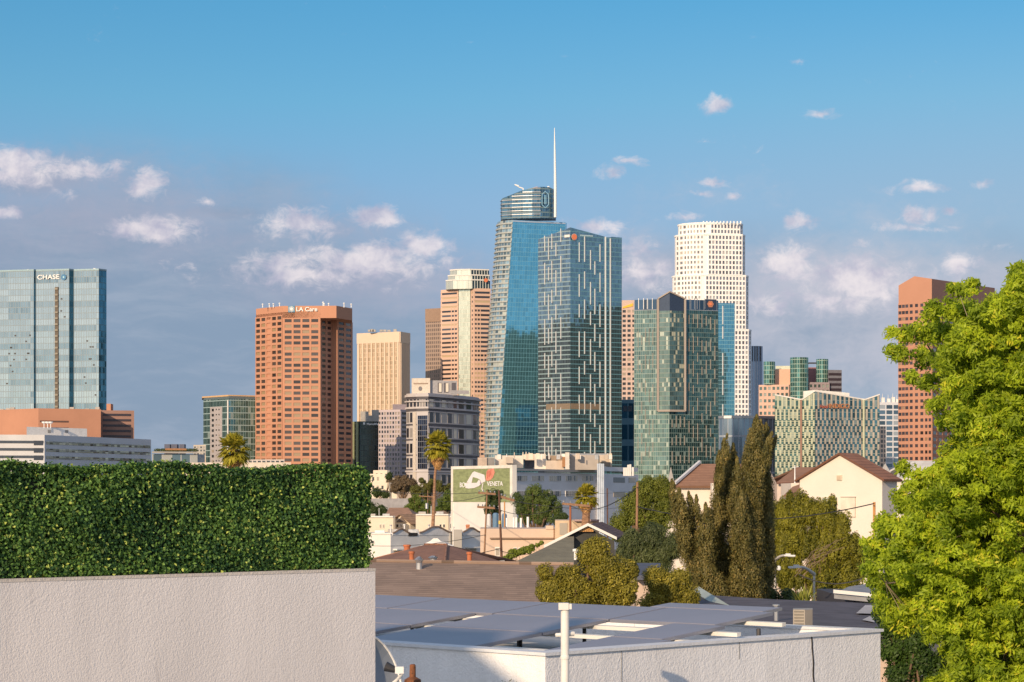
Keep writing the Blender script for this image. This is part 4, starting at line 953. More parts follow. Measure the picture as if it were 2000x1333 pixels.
for a, b, x, y0, wid, y1, mm in panels:
    x = min(x, px_of(b)-wid-.05); pa, pb = on_line(a, b, x), on_line(a, b, x+wid); n = Vector(((b-a).y, -(b-a).x)).normalized()*.22; D_ = pa.y
    B.win([(pa.x+n.x, pa.y+n.y, Zp(y1, D_)), (pb.x+n.x, pb.y+n.y, Zp(y1, D_)), (pb.x+n.x, pb.y+n.y, Zp(y0, D_)), (pa.x+n.x, pa.y+n.y, Zp(y0, D_))], mm, 'cream_panel')
for j in range(13):
    y = 800+j*11.6
    for (i, x0, x1) in ((0, 1514, 1562), (2, 1567.5, 1591)): B.part(rect_on(P_[i], P_[i+1], x0, y, x1, y+1.0, .35), 'floor_line', pc_)
q = run(1569, DH+4, [(1592, -6), (1659, 8)]); m1 = MB(); m1.prism(q+back(q, 14), Zp(790, DH), [Zp(764, DH), Zp(761.5, DH), Zp(767, DH), Zp(767, DH), Zp(764, DH)]); B.part(m1, 'roof_house', M_white)
B.part(rect_on(P_[1], P_[2], 1563.2, 781, 1566.8, 925, .5), 'reveal', mat('reveal_brown', (.28, .17, .13), .8)); B.part(rect_on(P_[4], P_[5], 1686.6, 781, 1689.6, 925, .8), 'reveal', pc_)
B.flush()
text_on('Hotel', P_[3], P_[4], 1600, 797.5, 7, mat('sign_red', (.42, .13, .09), .6), B.root, 'sign_letters', .2, .9, .04, width=15)
text_on('INDIGO', P_[3], P_[4], 1617, 797.5, 9, mat('sign_brown', (.50, .22, .10), .6), B.root, 'sign_letters', .2, .9, .05, width=40)

# ---- white gridded block and small dark one
P_ = run(1716, 2250, [(1758, 5)])
B = Bld('office_block', 'white framed block with blue windows, between the hotel and the right orange tower', base_of(P_))
Mwg = mat('white_grid', (.60, .62, .66), .7, var=.03, scale=.03); zt = Zp(786, 2250); m1 = MB(); m1.prism(P_+back(P_, 20), 12, zt); B.part(m1, 'wall', Mwg)
B.grid(P_[0], P_[1], Zp(915, 2250), Zp(790, 2250), 3, 12, .84, .72, Mwg, winglass('wg_bluew', (.10, .16, .22), (.3, .35, .4), .2, metal=.5), .3); B.flush()
for x, y in ((1722, 777), (1733, 779), (1742, 776), (1750, 780)):
    p, q = W(x, y, 2262), W(x+6, y, 2262); m1 = MB(); m1.box(p.x, q.x, 2262, 2266, zt-1, p.z); m1.tube((p.x+1, 2263, p.z), (p.x+1, 2263, p.z+4), .3, .15, 5); B.part(m1, 'roof_unit', M_white)
P_ = run(1712, 1700, [(1730, 6)])
B = Bld('office_block', 'small dark block at the right foot of the checkered hotel', base_of(P_))
m1 = MB(); m1.prism(P_+back(P_, 15), 12, Zp(833, 1700)); B.part(m1, 'wall', glass('small_dark', (.06, .07, .09), 2.5, 3.6, (.14, .14, .16), .3, .3, .4, rough=.15, metal=.5))

# ---- orange tower on the right
P_ = run(1755, 1735, [(1820, -42), (1943, 62)])
B = Bld('office_tower', 'orange granite tower with a gabled top, partly hidden by the big green tree', base_of(P_))
Mo2 = mat('orange_granite', (.50, .255, .17), .8, var=.04, scale=.03)
pk = on_line(P_[0], P_[1], 1786); Q = [P_[0], pk, P_[1], P_[2]]; tops = [Zp(558, P_[0].y), Zp(540, pk.y), Zp(545, P_[1].y), Zp(563, P_[2].y)]
bk = back(Q, 40); m1 = MB(); m1.prism(Q+bk, 12, tops+[tops[3], tops[0]]); B.part(m1, 'wall', Mo2)
wo_ = winglass('wg_orange3', (.07, .055, .06), (.3, .2, .13), .1, metal=.35); zlo, zhi = Zp(902, 1720), Zp(590, 1720)
c1_, c2_ = on_line(P_[0], P_[1], 1775), on_line(P_[0], P_[1], 1806)
B.grid(P_[0], c1_, zlo, zhi, 3, 25, .88, .5, Mo2, wo_, .45); B.grid(c1_, c2_, zlo, zhi, 3, 25, .56, .5, Mo2, wo_, .3); B.grid(c2_, P_[1], zlo, zhi, 2, 25, .7, .5, Mo2, wo_, .3)
B.grid(P_[1], P_[2], zlo, zhi, 12, 25, .64, .5, Mo2, wo_, .35)
q = run(1840, 1790, [(1885, 40)]); m1 = MB(); m1.prism(q+back(q, 14), Zp(570, 1740), Zp(539, 1740)); B.part(m1, 'penthouse', mat('roofhouse2', (.42, .30, .26), .8))
B.flush()

# ---- two dark towers beyond the edges of the picture; the glass towers mirror them
for nm, lb, p, h in (('office_tower', 'dark brown tower beyond the right edge, mirrored in the finned glass tower', ((405, 1500), (465, 1500), (475, 1690), (405, 1690)), 178), ('office_tower', 'dark brown tower beyond the left edge, mirrored in the finned glass tower', ((-540, 1530), (-460, 1560), (-490, 1640), (-570, 1610)), 175)):
    p = [Vector(q) for q in p]; B = Bld(nm, lb, base_of(p)); m1 = MB(); m1.prism(p, 12, h); B.part(m1, 'wall', glass('far_dark', (.075, .055, .04), 3, 4, (.10, .075, .055), .35, .4, .5, rough=.3, metal=.1))
    m1 = MB(); m1.prism([q*.5+(p[0]+p[2])*.25 for q in p], h, h+14); B.part(m1, 'penthouse', M_dark)
# ------------------------------------------------------------ middle distance
wk = winglass('wg_house', (.05, .055, .06), (.4, .36, .3), .25)
M_cream = mat('cream_stucco', (.74, .65, .52), .9, var=.04, scale=.6, bump=.15, bscale=6)
M_creamw = mat('white_stucco_far', (.78, .76, .72), .9, var=.04, scale=.6)
M_beige = mat('beige_stucco', (.62, .48, .38), .9, var=.06, scale=.4)
M_bark = mat('bark', (.17, .11, .07), .95, var=.3, scale=4, bump=.4, bscale=12)
M_pole = mat('pole_wood', (.30, .17, .10), .9, var=.25, scale=3, stretch=(6, 6, .6), bump=.3, bscale=20)
M_tile = mat('roof_tile_brown', (.36, .18, .105), .85, var=.12, scale=2, stretch=(1, 1, 4))
M_trim = mat('white_trim', (.78, .76, .72), .6, var=.03)
def shingle(name, c, course=.2, var=.22):
    if name in _mc: return _mc[name]
    m_ = mat(name, c, .95, var=.1, scale=.7); g = N(m_.node_tree); b = g.n['Principled BSDF']; src = b.inputs['Base Color'].links[0].from_socket
    uv = g.new('ShaderNodeSeparateXYZ', ins={0: g.new('ShaderNodeUVMap').outputs[0]})
    v = g.m('DIVIDE', uv.outputs[1], course); iv = g.m('FLOOR', v); u = g.m('ADD', g.m('DIVIDE', uv.outputs[0], course*1.3), g.m('MULTIPLY', iv, .37))
    wn = g.new('ShaderNodeTexWhiteNoise', noise_dimensions='2D', ins={'Vector': g.comb(g.m('FLOOR', u), iv, 0)}).outputs[0]
    wr = g.new('ShaderNodeTexWhiteNoise', noise_dimensions='1D', ins={'W': iv}).outputs[0]
    k = g.m('ADD', g.m('ADD', 1-var, g.m('MULTIPLY', wn, var*1.1)), g.m('MULTIPLY', wr, var*.5))
    ln = g.m('LESS_THAN', g.m('FRACT', v), .16); k = g.m('MULTIPLY', k, g.m('SUBTRACT', 1, g.m('MULTIPLY', ln, .5)))
    c_ = g.vm('MULTIPLY', src, g.comb(k, k, k)); g.l.new(c_, b.inputs['Base Color'])
    bn = g.new('ShaderNodeBump', ins={'Strength': .5, 'Distance': .02, 'Height': g.m('ADD', g.m('SUBTRACT', 1, g.m('FRACT', v)), g.m('MULTIPLY', wn, .4))}); g.l.new(bn.outputs[0], b.inputs['Normal'])
    return m_
def roofplane(mb, pts, t=.12):
    """sloped slab from 3-4 eave/ridge points (first two = eave, left to right), UV in metres across and up the slope"""
    P = [Vector(p) for p in pts]; ex = (P[1]-P[0]).normalized(); n = (P[1]-P[0]).cross(P[2]-P[0]).normalized()
    if n.z < 0: n = -n
    ey = n.cross(ex); ey = -ey if ey.z < 0 else ey
    uv = [((p-P[0]).dot(ex), (p-P[0]).dot(ey)) for p in P]
    mb.poly(P, uv); Q = [p-Vector((0, 0, t)) for p in P]; mb.poly(Q[::-1], uv[::-1])
    for i in range(len(P)): j = (i+1) % len(P); mb.poly([Q[i], Q[j], P[j], P[i]], [(0, 0), (1, 0), (1, .05), (0, .05)])
    return mb
def house(name, label, x0, D, seq, ytop, m_, depth=10, group=None, cat='building', base=None):
    P = run(x0, D, seq); B = Bld(name, label, base_of(P), cat, group); z0 = gz(D)-1 if base is None else base
    m1 = MB(); m1.prism(P+back(P, depth), z0, Zp(ytop, P[0].y)); B.part(m1, 'wall', m_); B.P = P
    return B
def wins(B, i, rects, m_=None, frame=True, name='window'):
    a, b = B.P[i], B.P[i+1]
    for (x0, y0, x1, y1) in rects:
        if frame:
            D = on_line(a, b, (x0+x1)/2).y; w_ = .8*D/F; mb = MB()
            rect_on(a, b, x0, y0, x1, y1, .06, 0, mb); f = B.part(mb, name, M_trim)
            pw = (x1-x0)*.12; mb = MB(); rect_on(a, b, x0+pw, y0+(y1-y0)*.1, x1-pw, y1-(y1-y0)*.1, .08, .06, mb); mb.build('pane', m_ or wk, f)
        else: B.part(rect_on(a, b, x0, y0, x1, y1, .05), name, m_ or wk)
def gable_house(name, label, x0, D, x1, af, x2, as_, ye, yp, wall, roof, group=None, over=.35, cat='house', yp2=None):
    P = run(x0, D, [(x1, af), (x2, as_)]); B = Bld(name, label, base_of(P), cat, group); B.P = P
    zE = Zp(ye, P[1].y); mid = (P[0]+P[1])/2; zR = Zp(yp, mid.y); z0 = gz(D)-1; sd_ = P[2]-P[1]
    L0, L1, R0, R1 = P[0], P[0]+sd_, P[1], P[2]; M0, M1 = mid, mid+sd_
    m1 = MB(); m1.prism([L0, R0, R1, L1], z0, zE); m1.poly([(L0.x, L0.y, zE), (R0.x, R0.y, zE), (M0.x, M0.y, zR)]); m1.poly([(R1.x, R1.y, zE), (L1.x, L1.y, zE), (M1.x, M1.y, zR)]); B.part(m1, 'wall', wall)
    d = sd_.normalized()*over; f = (P[1]-P[0]).normalized()*over; dz = (zR-zE)/((P[1]-P[0]).length/2)*over
    m1 = MB(); roofplane(m1, [(*(R0-d+f), zE-dz), (*(R1+d+f), zE-dz), (*(M1+d), zR), (*(M0-d), zR)]); 
    roofplane(m1, [(*(L1+d-f), zE-dz), (*(L0-d-f), zE-dz), (*(M0-d), zR), (*(M1+d), zR)])
    for v in range(len(m1.v)): m1.v[v] = (m1.v[v][0], m1.v[v][1], m1.v[v][2]+.14)
    B.part(m1, 'roof', roof); return B

# ---- far slope: cream houses and trees below the downtown blocks
for (x0, x1, y, D, c, lb, al) in ((722, 752, 926, 640, M_cream, 'cream flat building just right of the hedge, below the dark lettered block', -30), (729, 756, 919, 720, M_cream, 'tall narrow cream house below the pinkish grey gridded block', -25), (752, 790, 934, 600, M_cream, 'low cream building left of the foot of the rounded grey block', -15), (722, 760, 943, 520, M_cream, 'low cream building with two small windows, lowest on the far slope', -10)):
    B = house('apartment_block', lb, x0, D, [(x1, al), (x1+5, 50)], y, c, 14)
    wins(B, 0, [(x0+5+k*9, y+6, x0+9+k*9, y+13) for k in range(int((x1-x0-4)/9))], frame=False)
B = house('retaining_wall', 'long grey retaining wall crossing the far slope', 705, 480, [(800, 4)], 974, mat('grey_wall', (.34, .33, .34), .9), 5, cat='wall')
B = house('apartment_block', 'pale building behind the trees left of the tall palm trunk', 775, 560, [(812, -8), (818, 50)], 948, mat('greyhouse', (.42, .35, .30), .9), 12)
wins(B, 0, [(780+k*8, 953, 784+k*8, 959) for k in range(4)], frame=False)
LM = lambda n, a, b, c=None, t=.35: leafmat(n, a, b, c, t)
Lo = LM('leaf_olive', (.045, .055, .014), (.13, .125, .03)); Lg = LM('leaf_green', (.035, .06, .012), (.13, .17, .03)); Ld = LM('leaf_dark', (.018, .034, .012), (.06, .085, .025)); Lb = LM('leaf_brown', (.07, .05, .03), (.16, .12, .07))
GT = 'trees on the far slope'
for i, (lb, ds, D, lm, n) in enumerate((
    ('brownish tree on the far slope, left of the tall palm trunk', [(785, 952, 16), (802, 948, 14), (770, 955, 10)], 520, Lb, 3500),
    ('dark olive tree behind the upper trunk of the tall palm', [(830, 955, 22), (852, 950, 18), (872, 952, 14), (812, 962, 14)], 500, Lo, 6000),
    ('bright green round tree between the tall palm trunk and the billboard', [(870, 985, 18), (862, 1000, 14), (876, 968, 12)], 330, Lg, 5000),
    ('green bushy tree left of the tall palm trunk, above the brown roofs', [(815, 985, 20), (800, 992, 14), (832, 992, 16)], 340, Lg, 5000),
    ('dark low tree at the far left of the slope, beside the hedge end', [(732, 996, 12), (746, 998, 12), (722, 990, 10)], 400, Ld, 3000),
    ('small dark tree in front of the low cream building on the slope', [(735, 963, 10), (752, 966, 9), (760, 930, 7)], 510, Ld, 2500),
    ('grey brown tree at the foot of the rounded grey block', [(778, 938, 9), (790, 936, 8), (762, 942, 8)], 590, Lb, 2500),
    ('small olive tree left of the billboard foot', [(884, 972, 8), (893, 992, 7)], 350, Lo, 1500))):
    s_ = D/F; tree('tree', lb, ds, D, lm, n*2, 2.6*s_, 1.8*s_, 90, 5.5*s_, 100+i, M_bark, .25, GT)

# ---- long white building with roof equipment
B = house('apartment_building', 'long white three storey building with cluttered tan roof plant, behind the billboard', 992, 330, [(1168, 62), (1175, -60), (1247, 62)], 922, mat('white_shade', (.74, .72, .72), .85, var=.05, scale=.3), 30)
P = B.P
wb = winglass('wg_blind', (.10, .10, .11), (.5, .42, .33), .6)
for (x0, x1) in ((1006, 1029), (1038, 1062), (1072, 1095), (1104, 1127), (1136, 1158)): 
    for y in (929, 959):
        f = rect_on(P[0], P[1], x0, y, x1, y+11, .08); fo = B.part(f, 'window', M_trim)
        for k in range(6):
            w_ = (x1-x0)/6; m1 = rect_on(P[0], P[1], x0+k*w_+.4, y+.8, x0+(k+1)*w_-.3, y+10.3, .1, .08); m1.build('pane', wb, fo)
for x0, x1 in ((1198, 1220), (1228, 1241)):
    for y in (933, 961): B.part(rect_on(P[2], P[3], x0, y, x1, y+10, .06), 'window', wb)
B.part(rect_on(P[0], P[1], 993, 917.5, 1167, 921.5, .5), 'parapet_cap', M_conc)
for x in (1168, 1171.5, 1175, 1178.5): 
    p = on_line(P[2], P[3], max(x, 1176)); m1 = MB(); u = (x-1000)/F; q = Vector((u*325, 325)); m1.tube((q.x, q.y, 0), (q.x, q.y, Zp(906, 325)), .14, .14, 8); B.part(m1, 'drain_pipe', mat('pipe_blue', (.50, .56, .64), .5))
m1 = MB(); q = run(1175, P[2].y+.5, [(1247, 62)]); B.part(rect_on(P[2], P[3], 1176, 913, 1246, 921, .0, -1.2), 'raised_parapet', mat('white_shade', (.74, .72, .72)))
D = 350; Mt = mat('tan_plant', (.58, .49, .40), .85, var=.12, scale=.5)
def roofbox(x0, x1, y0, y1, D, m_, dep=4, nm='roof_unit', al=8):
    q = run(x0, D, [(x1, al)]); m1 = MB(); m1.prism(q+back(q, dep), Zp(y1, D), Zp(y0, D)); return B.part(m1, nm, m_)
roofbox(933, 951, 894, 915, 352, mat('tan_plain', (.50, .40, .32), .8)); roofbox(951, 966, 895, 915, 352.5, mat('grey_vent', (.24, .23, .22), .7))
roofbox(967, 1022, 890, 914, 354, mat('pale_plant', (.68, .62, .54), .8)); roofbox(988, 1002, 893, 905, 350, Mt); roofbox(1024, 1062, 887, 917, 358, mat('dark_gap', (.12, .14, .18), .7))  # last box is no unit: its dark colour stands in for the gap
roofbox(1026, 1048, 887, 899, 354, Mt); roofbox(1044, 1066, 887, 917, 350, mat('pale_plant', (.68, .62, .54))); roofbox(1066, 1102, 900, 918, 349, Mt)
roofbox(1068, 1100, 890, 903, 352, mat('mesh_brown', (.33, .25, .18), .8), 3); roofbox(1098, 1104, 893, 912, 347, mat('orange_screen', (.4, .2, .09))); roofbox(1104, 1112, 884, 917, 347, mat('pale_plant', (.68, .62, .54)))
roofbox(1113, 1169, 889, 918, 349, mat('grey_tan', (.46, .41, .36), .85, var=.1, scale=.4), 5); roofbox(1112, 1194, 886, 889, 349.5, M_steel, 4); roofbox(1170, 1193, 889, 903, 350, Mt); roofbox(1190, 1195, 886, 912, 348, M_cream); roofbox(1178, 1192, 903, 911, 346, M_dark)
rg = random.Random(3)
for k in range(34):
    x = rg.uniform(970, 1192); q = W(x, 890, 347+rg.random()*4); h = rg.uniform(.0, .55); m1 = MB()
    if k % 3: m1.tube(q-Vector((0, 0, .6)), q+Vector((0, 0, h)), .08, .08, 6); 
    else: m1.box(q.x-.25, q.x+.3, q.y-.3, q.y+.3, q.z-.6, q.z+h*.7)
    B.part(m1, 'roof_vent', rg.choice([M_white, M_steel, Mt, M_cream]))
for x in (1219, 1223, 1227, 1231, 1236): 
    q = W(x, 918, 330); m1 = MB(); m1.box(q.x-.14, q.x+.14, q.y, q.y+.3, q.z-.9, q.z+rg.uniform(.2, .9)); B.part(m1, 'antenna_panel', M_white)

# ---- billboard
P = run(882.5, 268, [(1002, -58)])
bb = thing('billboard', base_of(P), 'large green billboard with white arm, red hand and white lettering, on a white base', 'billboard')
a, b = P; n = Vector(((b-a).y, -(b-a).x)).normalized(); D0, D1 = a.y, b.y; zt = Zp(911.5, D0); zg = Zp(981, D0); zlow = Zp(1006, D0)
m1 = MB(); m1.strip(a, b, zlow-4, zt, 0, -.5); m1.build('backing', M_white, bb)
def on(s, z, e=.1): p = a+(b-a)*s+n*e; return (p.x, p.y, z)
def frac(px): return (on_line(a, b, px)-a).length/(b-a).length
H = zt-zg
def zz(v): return zg+H*v
m1 = MB(); m1.strip(a+(b-a)*.03, a+(b-a)*.965, zg, zt-.35, .06); m1.build('poster', mat('poster_green', (.27, .31, .15), .7, var=.2, scale=1.2, stretch=(1, 1, 3)), bb)
m1 = MB()
for s0, s1, z0_, z1_ in ((0, 1, zt-.35, zt), (0, .03, zlow-4, zt-.35), (.965, 1, zg-.3, zt-.35)): m1.strip(a+(b-a)*s0, a+(b-a)*s1, z0_, z1_, .12)
m1.build('frame', mat('frame_cream', (.82, .78, .70), .6), bb)
def flat(pts, name, m_, e=.09):
    m1 = MB(); P3 = [on(frac(x), Zp(y, on_line(a, b, x).y), e) for x, y in pts]; m1.poly(P3); o = m1.build(name, m_, bb); return o
Mw1 = mat('poster_white', (.80, .76, .78), .7, var=.04)
K6 = 1666/150.0
def cp(x, y): return (870+x/K6, 890+y/K6)
flat([cp(470, 590), cp(600, 370), cp(640, 345), cp(700, 370), cp(610, 470), cp(580, 600)], 'sleeve', Mw1)
flat([cp(640, 345), cp(860, 420), cp(885, 560), cp(800, 600), cp(760, 520), cp(700, 490), cp(610, 470)], 'sleeve', Mw1, .095)
flat([cp(440, 600), cp(770, 590), cp(800, 610), cp(740, 665), cp(640, 705), cp(520, 718), cp(450, 705)], 'sleeve', Mw1, .1)
flat([cp(745, 520), cp(800, 600), cp(770, 620), cp(690, 600)], 'sleeve', Mw1, .105)
flat([cp(820, 600), cp(838, 600), cp(815, 720), cp(850, 800), cp(835, 805), cp(795, 730)], 'ribbon', Mw1, .095)
flat([cp(765, 575), cp(785, 570), cp(790, 625), cp(768, 625)], 'cuff_shade', mat('poster_mauve', (.3, .22, .35), .7), .12)
Mh = mat('poster_skin', (.72, .27, .19), .7, var=.15, scale=2)
flat([cp(885, 530), cp(905, 350), cp(940, 300), cp(1010, 290), cp(1030, 245), cp(1050, 245), cp(1075, 330), cp(1085, 370), cp(1040, 480), cp(980, 540), cp(920, 550)], 'hand', Mh)
for (x0, y0, x1, y1) in ((930, 340, 925, 500), (960, 330, 955, 470), (1000, 310, 975, 440)): flat([cp(x0, y0), cp(x0+12, y0), cp(x1+12, y1), cp(x1, y1)], 'finger_line', mat('poster_red', (.5, .12, .09), .7), .11)
text_on('BO', a, b, cp(330, 0)[0], cp(0, 690)[1], 9.5, M_signw, bb, 'lettering', .02, .13, .01, width=10)
text_on('VENETA', a, b, cp(925, 0)[0], cp(0, 662)[1], 9.0, M_signw, bb, 'lettering', .02, .13, .01, width=31)
m1 = MB(); m1.strip(a+(b-a)*.03, a+(b-a)*.6, zlow-4, zg-.002, .05); m1.build('base_wall', M_creamw, bb)

# ---- rows of low cream houses
B = gable_house('house', 'cream bungalow with brown cross gabled roof and dark front gable, beside the hedge end', 768, 300, 801, -8, 824, 50, 1020, 1006.5, M_cream, shingle('brown_shingle_far', (.36, .23, .15), .35), over=.5)
m1 = MB(); q0, q1 = W(750, 1012, 306), W(812, 1012, 306); r0, r1 = W(760, 992, 312), W(797, 992, 312); roofplane(m1, [q0, q1, r1, r0]); r2 = W(824, 1008, 316); roofplane(m1, [q1, r2, r1]); B.part(m1, 'roof', shingle('brown_shingle_far2', (.42, .24, .15), .35))
m1 = MB(); m1.prism([Vector(q0[:2]), Vector(q1[:2]), Vector((q1.x+2, 318)), Vector((q0.x, 318))], 0, q0.z-.05); B.part(m1, 'wall', M_cream)
a, b = B.P[0], B.P[1]; m1 = MB(); n_ = Vector(((b-a).y, -(b-a).x)).normalized()*.2; c_ = (a+b)/2
m1.poly([(a.x+n_.x+.4, a.y+n_.y, Zp(1020.5, 300)), (b.x+n_.x-.4, b.y+n_.y, Zp(1020.5, 300)), (c_.x+n_.x, c_.y+n_.y, Zp(1009.5, 300))]); B.part(m1, 'gable_panel', mat('gable_dark', (.14, .11, .10), .8))
wins(B, 0, [(774, 1024, 779, 1031), (781, 1024, 786, 1031)])
for (lb, x0, x1, x2, y, al, D, m_, ws) in (
    ('cream flat roofed house left of the brown bungalow, beside the hedge', 716, 768, 772, 1009, -6, 296, M_cream, [(741, 1024, 745, 1032), (747, 1024, 751, 1032)]),
    ('long cream flat roofed building behind the tall palm trunk', 812, 876, 882, 1005, 4, 290, M_cream, [(858, 1024, 862, 1031), (865, 1024, 869, 1031)]),
    ('lavender grey flat roofed house below the billboard, with two windows', 878, 921, 926, 1009, 5, 280, mat('lilac_wall', (.55, .48, .46), .9), [(878.5, 1022, 885, 1033), (902, 1022, 909, 1033), (914, 1023, 919, 1031)]),
    ('pale cream block right of the lavender house, below the billboard', 917, 952, 956, 1009, 2, 276, M_cream, [(931, 1023, 935, 1031), (938, 1023, 942, 1031)])):
    B = house('house', lb, x0, D, [(x1, al), (x2, 55)], y, m_, 9, 'cream houses in the middle distance', 'house'); wins(B, 0, ws)
    for k in range(3):
        q = W(x0+(x1-x0)*(.2+.27*k), y, D+4); B.part(MB().box(q.x-.5, q.x+.45, q.y, q.y+.8, q.z-1, q.z+.35+.2*(k%2)) if k != 1 else MB().tube(q-Vector((0, 0, 1)), q+Vector((0, 0, 1.1)), .05, .05, 6), 'roof_unit' if k != 1 else 'roof_pipe', M_steel if k else M_conc)
    B.part(rect_on(B.P[0], B.P[1], x0+.3, y-.6, x1-.3, y+2, .2), 'parapet_cap', M_trim)
B = gable_house('house', 'small house with tan gabled roof peeping over the long cream building', 846, 296, 866, -10, 874, 50, 1006, 1000, M_cream, shingle('brown_shingle_far', (.36, .23, .15)), group='cream houses in the middle distance')

# ---- white mission style building
B = house('mission_building', 'white flat roofed building with curved mission style parapets, one side in blue shade', 716, 222, [(763, -8), (938, 53)], 1043, M_creamw, 10)
P = B.P; a, b = P[1], P[2]
def par(x0, x1, ybase, ypk):
    pts = []
    for k in range(13):
        t = k/12; x = x0+(x1-x0)*t; s_ = 1-abs(2*t-1); h = s_*s_*(3-2*s_); pts.append((x, ybase-(ybase-ypk)*min(1, h*1.08)))
    m1 = MB(); n_ = Vector(((b-a).y, -(b-a).x)).normalized(); 
    fr = [(on_line(a, b, x), Zp(y, on_line(a, b, x).y)) for x, y in pts]
    for (p, z), (q, zq) in zip(fr, fr[1:]):
        zb_ = Zp(1046, p.y); e = n_*.05
        m1.hexa([(p.x+e.x, p.y+e.y, zb_), (q.x+e.x, q.y+e.y, zb_), (q.x-n_.x*.3, q.y-n_.y*.3, zb_), (p.x-n_.x*.3, p.y-n_.y*.3, zb_), (p.x+e.x, p.y+e.y, z), (q.x+e.x, q.y+e.y, zq), (q.x-n_.x*.3, q.y-n_.y*.3, zq), (p.x-n_.x*.3, p.y-n_.y*.3, z)])
    B.part(m1, 'curved_parapet', mat('white_shade2', (.76, .75, .74), .85))
    m1 = MB()
    for (p, z), (q, zq) in zip(fr, fr[1:]): m1.tube((p.x+n_.x*.1, p.y+n_.y*.1, z+.05), (q.x+n_.x*.1, q.y+n_.y*.1, zq+.05), .09, .09, 5)
    B.part(m1, 'coping', mat('coping_brown', (.28, .2, .15), .8))
par(766, 799, 1042, 1034.5); par(818, 882, 1041.5, 1030); par(903, 936, 1040, 1032.5)
for x0, x1 in ((797, 815), (884, 902)): B.part(rect_on(a, b, x0, 1041, x1, 1047.5, .06), 'dark_opening', mat('opening_dark', (.045, .04, .035), .8))
wins(B, 0, [(724, 1056, 731, 1062)]); 
for x0, x1, y in ((768, 789, 1072), (908, 932, 1068)):
    B.part(rect_on(a, b, x0, y, x1, y+3, .5), 'awning', M_trim); B.part(rect_on(a, b, x0+2, y+3.2, x1-3, y+14, .06), 'window', wk)
m1 = MB(); 
g0 = [W(820, 1066, 205), W(886, 1067, 205), W(874, 1061, 206), W(861, 1057.5, 206), W(855, 1052, 206), W(846, 1052, 206), W(840, 1057.5, 206), W(832, 1061, 206)]
m1.poly(g0); m1.poly([p+Vector((0, 1, 0)) for p in g0][::-1])
for i in range(len(g0)): j = (i+1) % len(g0); m1.poly([g0[i]+Vector((0, 1, 0)), g0[j]+Vector((0, 1, 0)), g0[j], g0[i]])
m1.box(g0[0].x, g0[1].x, 205.2, 206, 2.5, g0[0].z); B.part(m1, 'entrance_gable', M_creamw)
B.part(rect_on(P[0], P[1], 716, 1041.5, 763, 1044, .1), 'coping', M_trim)
rg = random.Random(21)
for k in range(9):
    x = rg.uniform(735, 930); q = W(x, 1042, 229); h = rg.uniform(.3, .9); m1 = MB()
    if k % 2: m1.tube(q-Vector((0, 0, 1.5)), q+Vector((0, 0, h)), .07, .07, 6); m1.tube(q+Vector((0, 0, h)), q+Vector((0, 0, h+.12)), .13, .13, 8)
    else: m1.box(q.x-.5, q.x+.5, q.y, q.y+.8, q.z-1.5, q.z+h*.6)
    B.part(m1, 'roof_vent', rg.choice([M_steel, M_trim, M_conc]))

# ---- beige building right of the poles
B = house('house', 'beige flat roofed building behind the two wooden utility poles', 938, 182, [(1081, -4), (1087, 55)], 1033, M_beige, 9, None, 'building')
B.part(rect_on(B.P[0], B.P[1], 957, 1050.5, 1081, 1053, .25), 'string_course', mat('brown_line', (.25, .17, .12), .8)); wins(B, 0, [(967, 1069, 976, 1087), (1003, 1070, 1010, 1080), (1012, 1070, 1020, 1080)])
B.part(rect_on(B.P[0], B.P[1], 1066, 1027, 1081, 1034, .1, -.4), 'parapet_step', M_beige)
for i, (x, y0, y1, r) in enumerate(((1003.5, 1011, 1031, 2.0), (1008.5, 1011, 1031, 2.0), (1017.5, 1012, 1031, 2.2), (1031, 1010, 1031, 2.4), (990, 1012, 1026, 2.0))):
    p, q = W(x, y1+3, 190), W(x, y0, 190); o = MB().tube(p, q, r*190/F, r*190/F, 10).build('roof_pipe', M_signw, B.root)
for i, (x, w_, y0, y1, m_) in enumerate(((955, 9, 1004, 1022, mat('tank_white', (.62, .62, .62), .5)), (968, 12, 1002, 1022, mat('tank_blue', (.12, .22, .34), .5)), (985, 10, 1003, 1022, mat('tank_blue', (.12, .22, .34))))):
    p = W(x, y1, 215); t_ = tag(MB().lathe((p.x, 215, 0), [(w_/2*215/F, 0), (w_/2*215/F, Zp(y0+4, 215)), (w_/2*215/F*.8, Zp(y0+1, 215)), (w_/2*215/F*.3, Zp(y0, 215))], 14).build('water_tank', m_), ['white round topped tank, leftmost of the three tanks behind the poles', 'blue tank behind the two wooden poles, middle of the three', 'blue tank just right of the dark pole, rightmost of the three'][i], 'tank', 'tanks behind the utility poles')
B = house('house', 'cream house with open porch between the beige building and the thick palm', 1084, 178, [(1120, -5), (1170, 8)], 1017, mat('cream2', (.60, .46, .32), .9), 9, None, 'house')
B.part(rect_on(B.P[0], B.P[1], 1093, 1022, 1108, 1045, .04), 'window', wk); B.part(rect_on(B.P[1], B.P[2], 1121, 1015, 1169, 1018.5, .4), 'eave', mat('eave_pink', (.5, .36, .34), .8))
tag(MB().box(*(W(910, 0, 262).x, W(917, 0, 262).x), 262, 262.6, 3, Zp(1025, 262)).box(W(909.5, 0, 262).x, W(917.5, 0, 262).x, 261.9, 262.7, Zp(1028, 262), Zp(1026, 262)).build('chimney', mat('brick_orange', (.48, .20, .11), .85)), 'small orange brick chimney behind the right curved parapet of the white building', 'chimney')

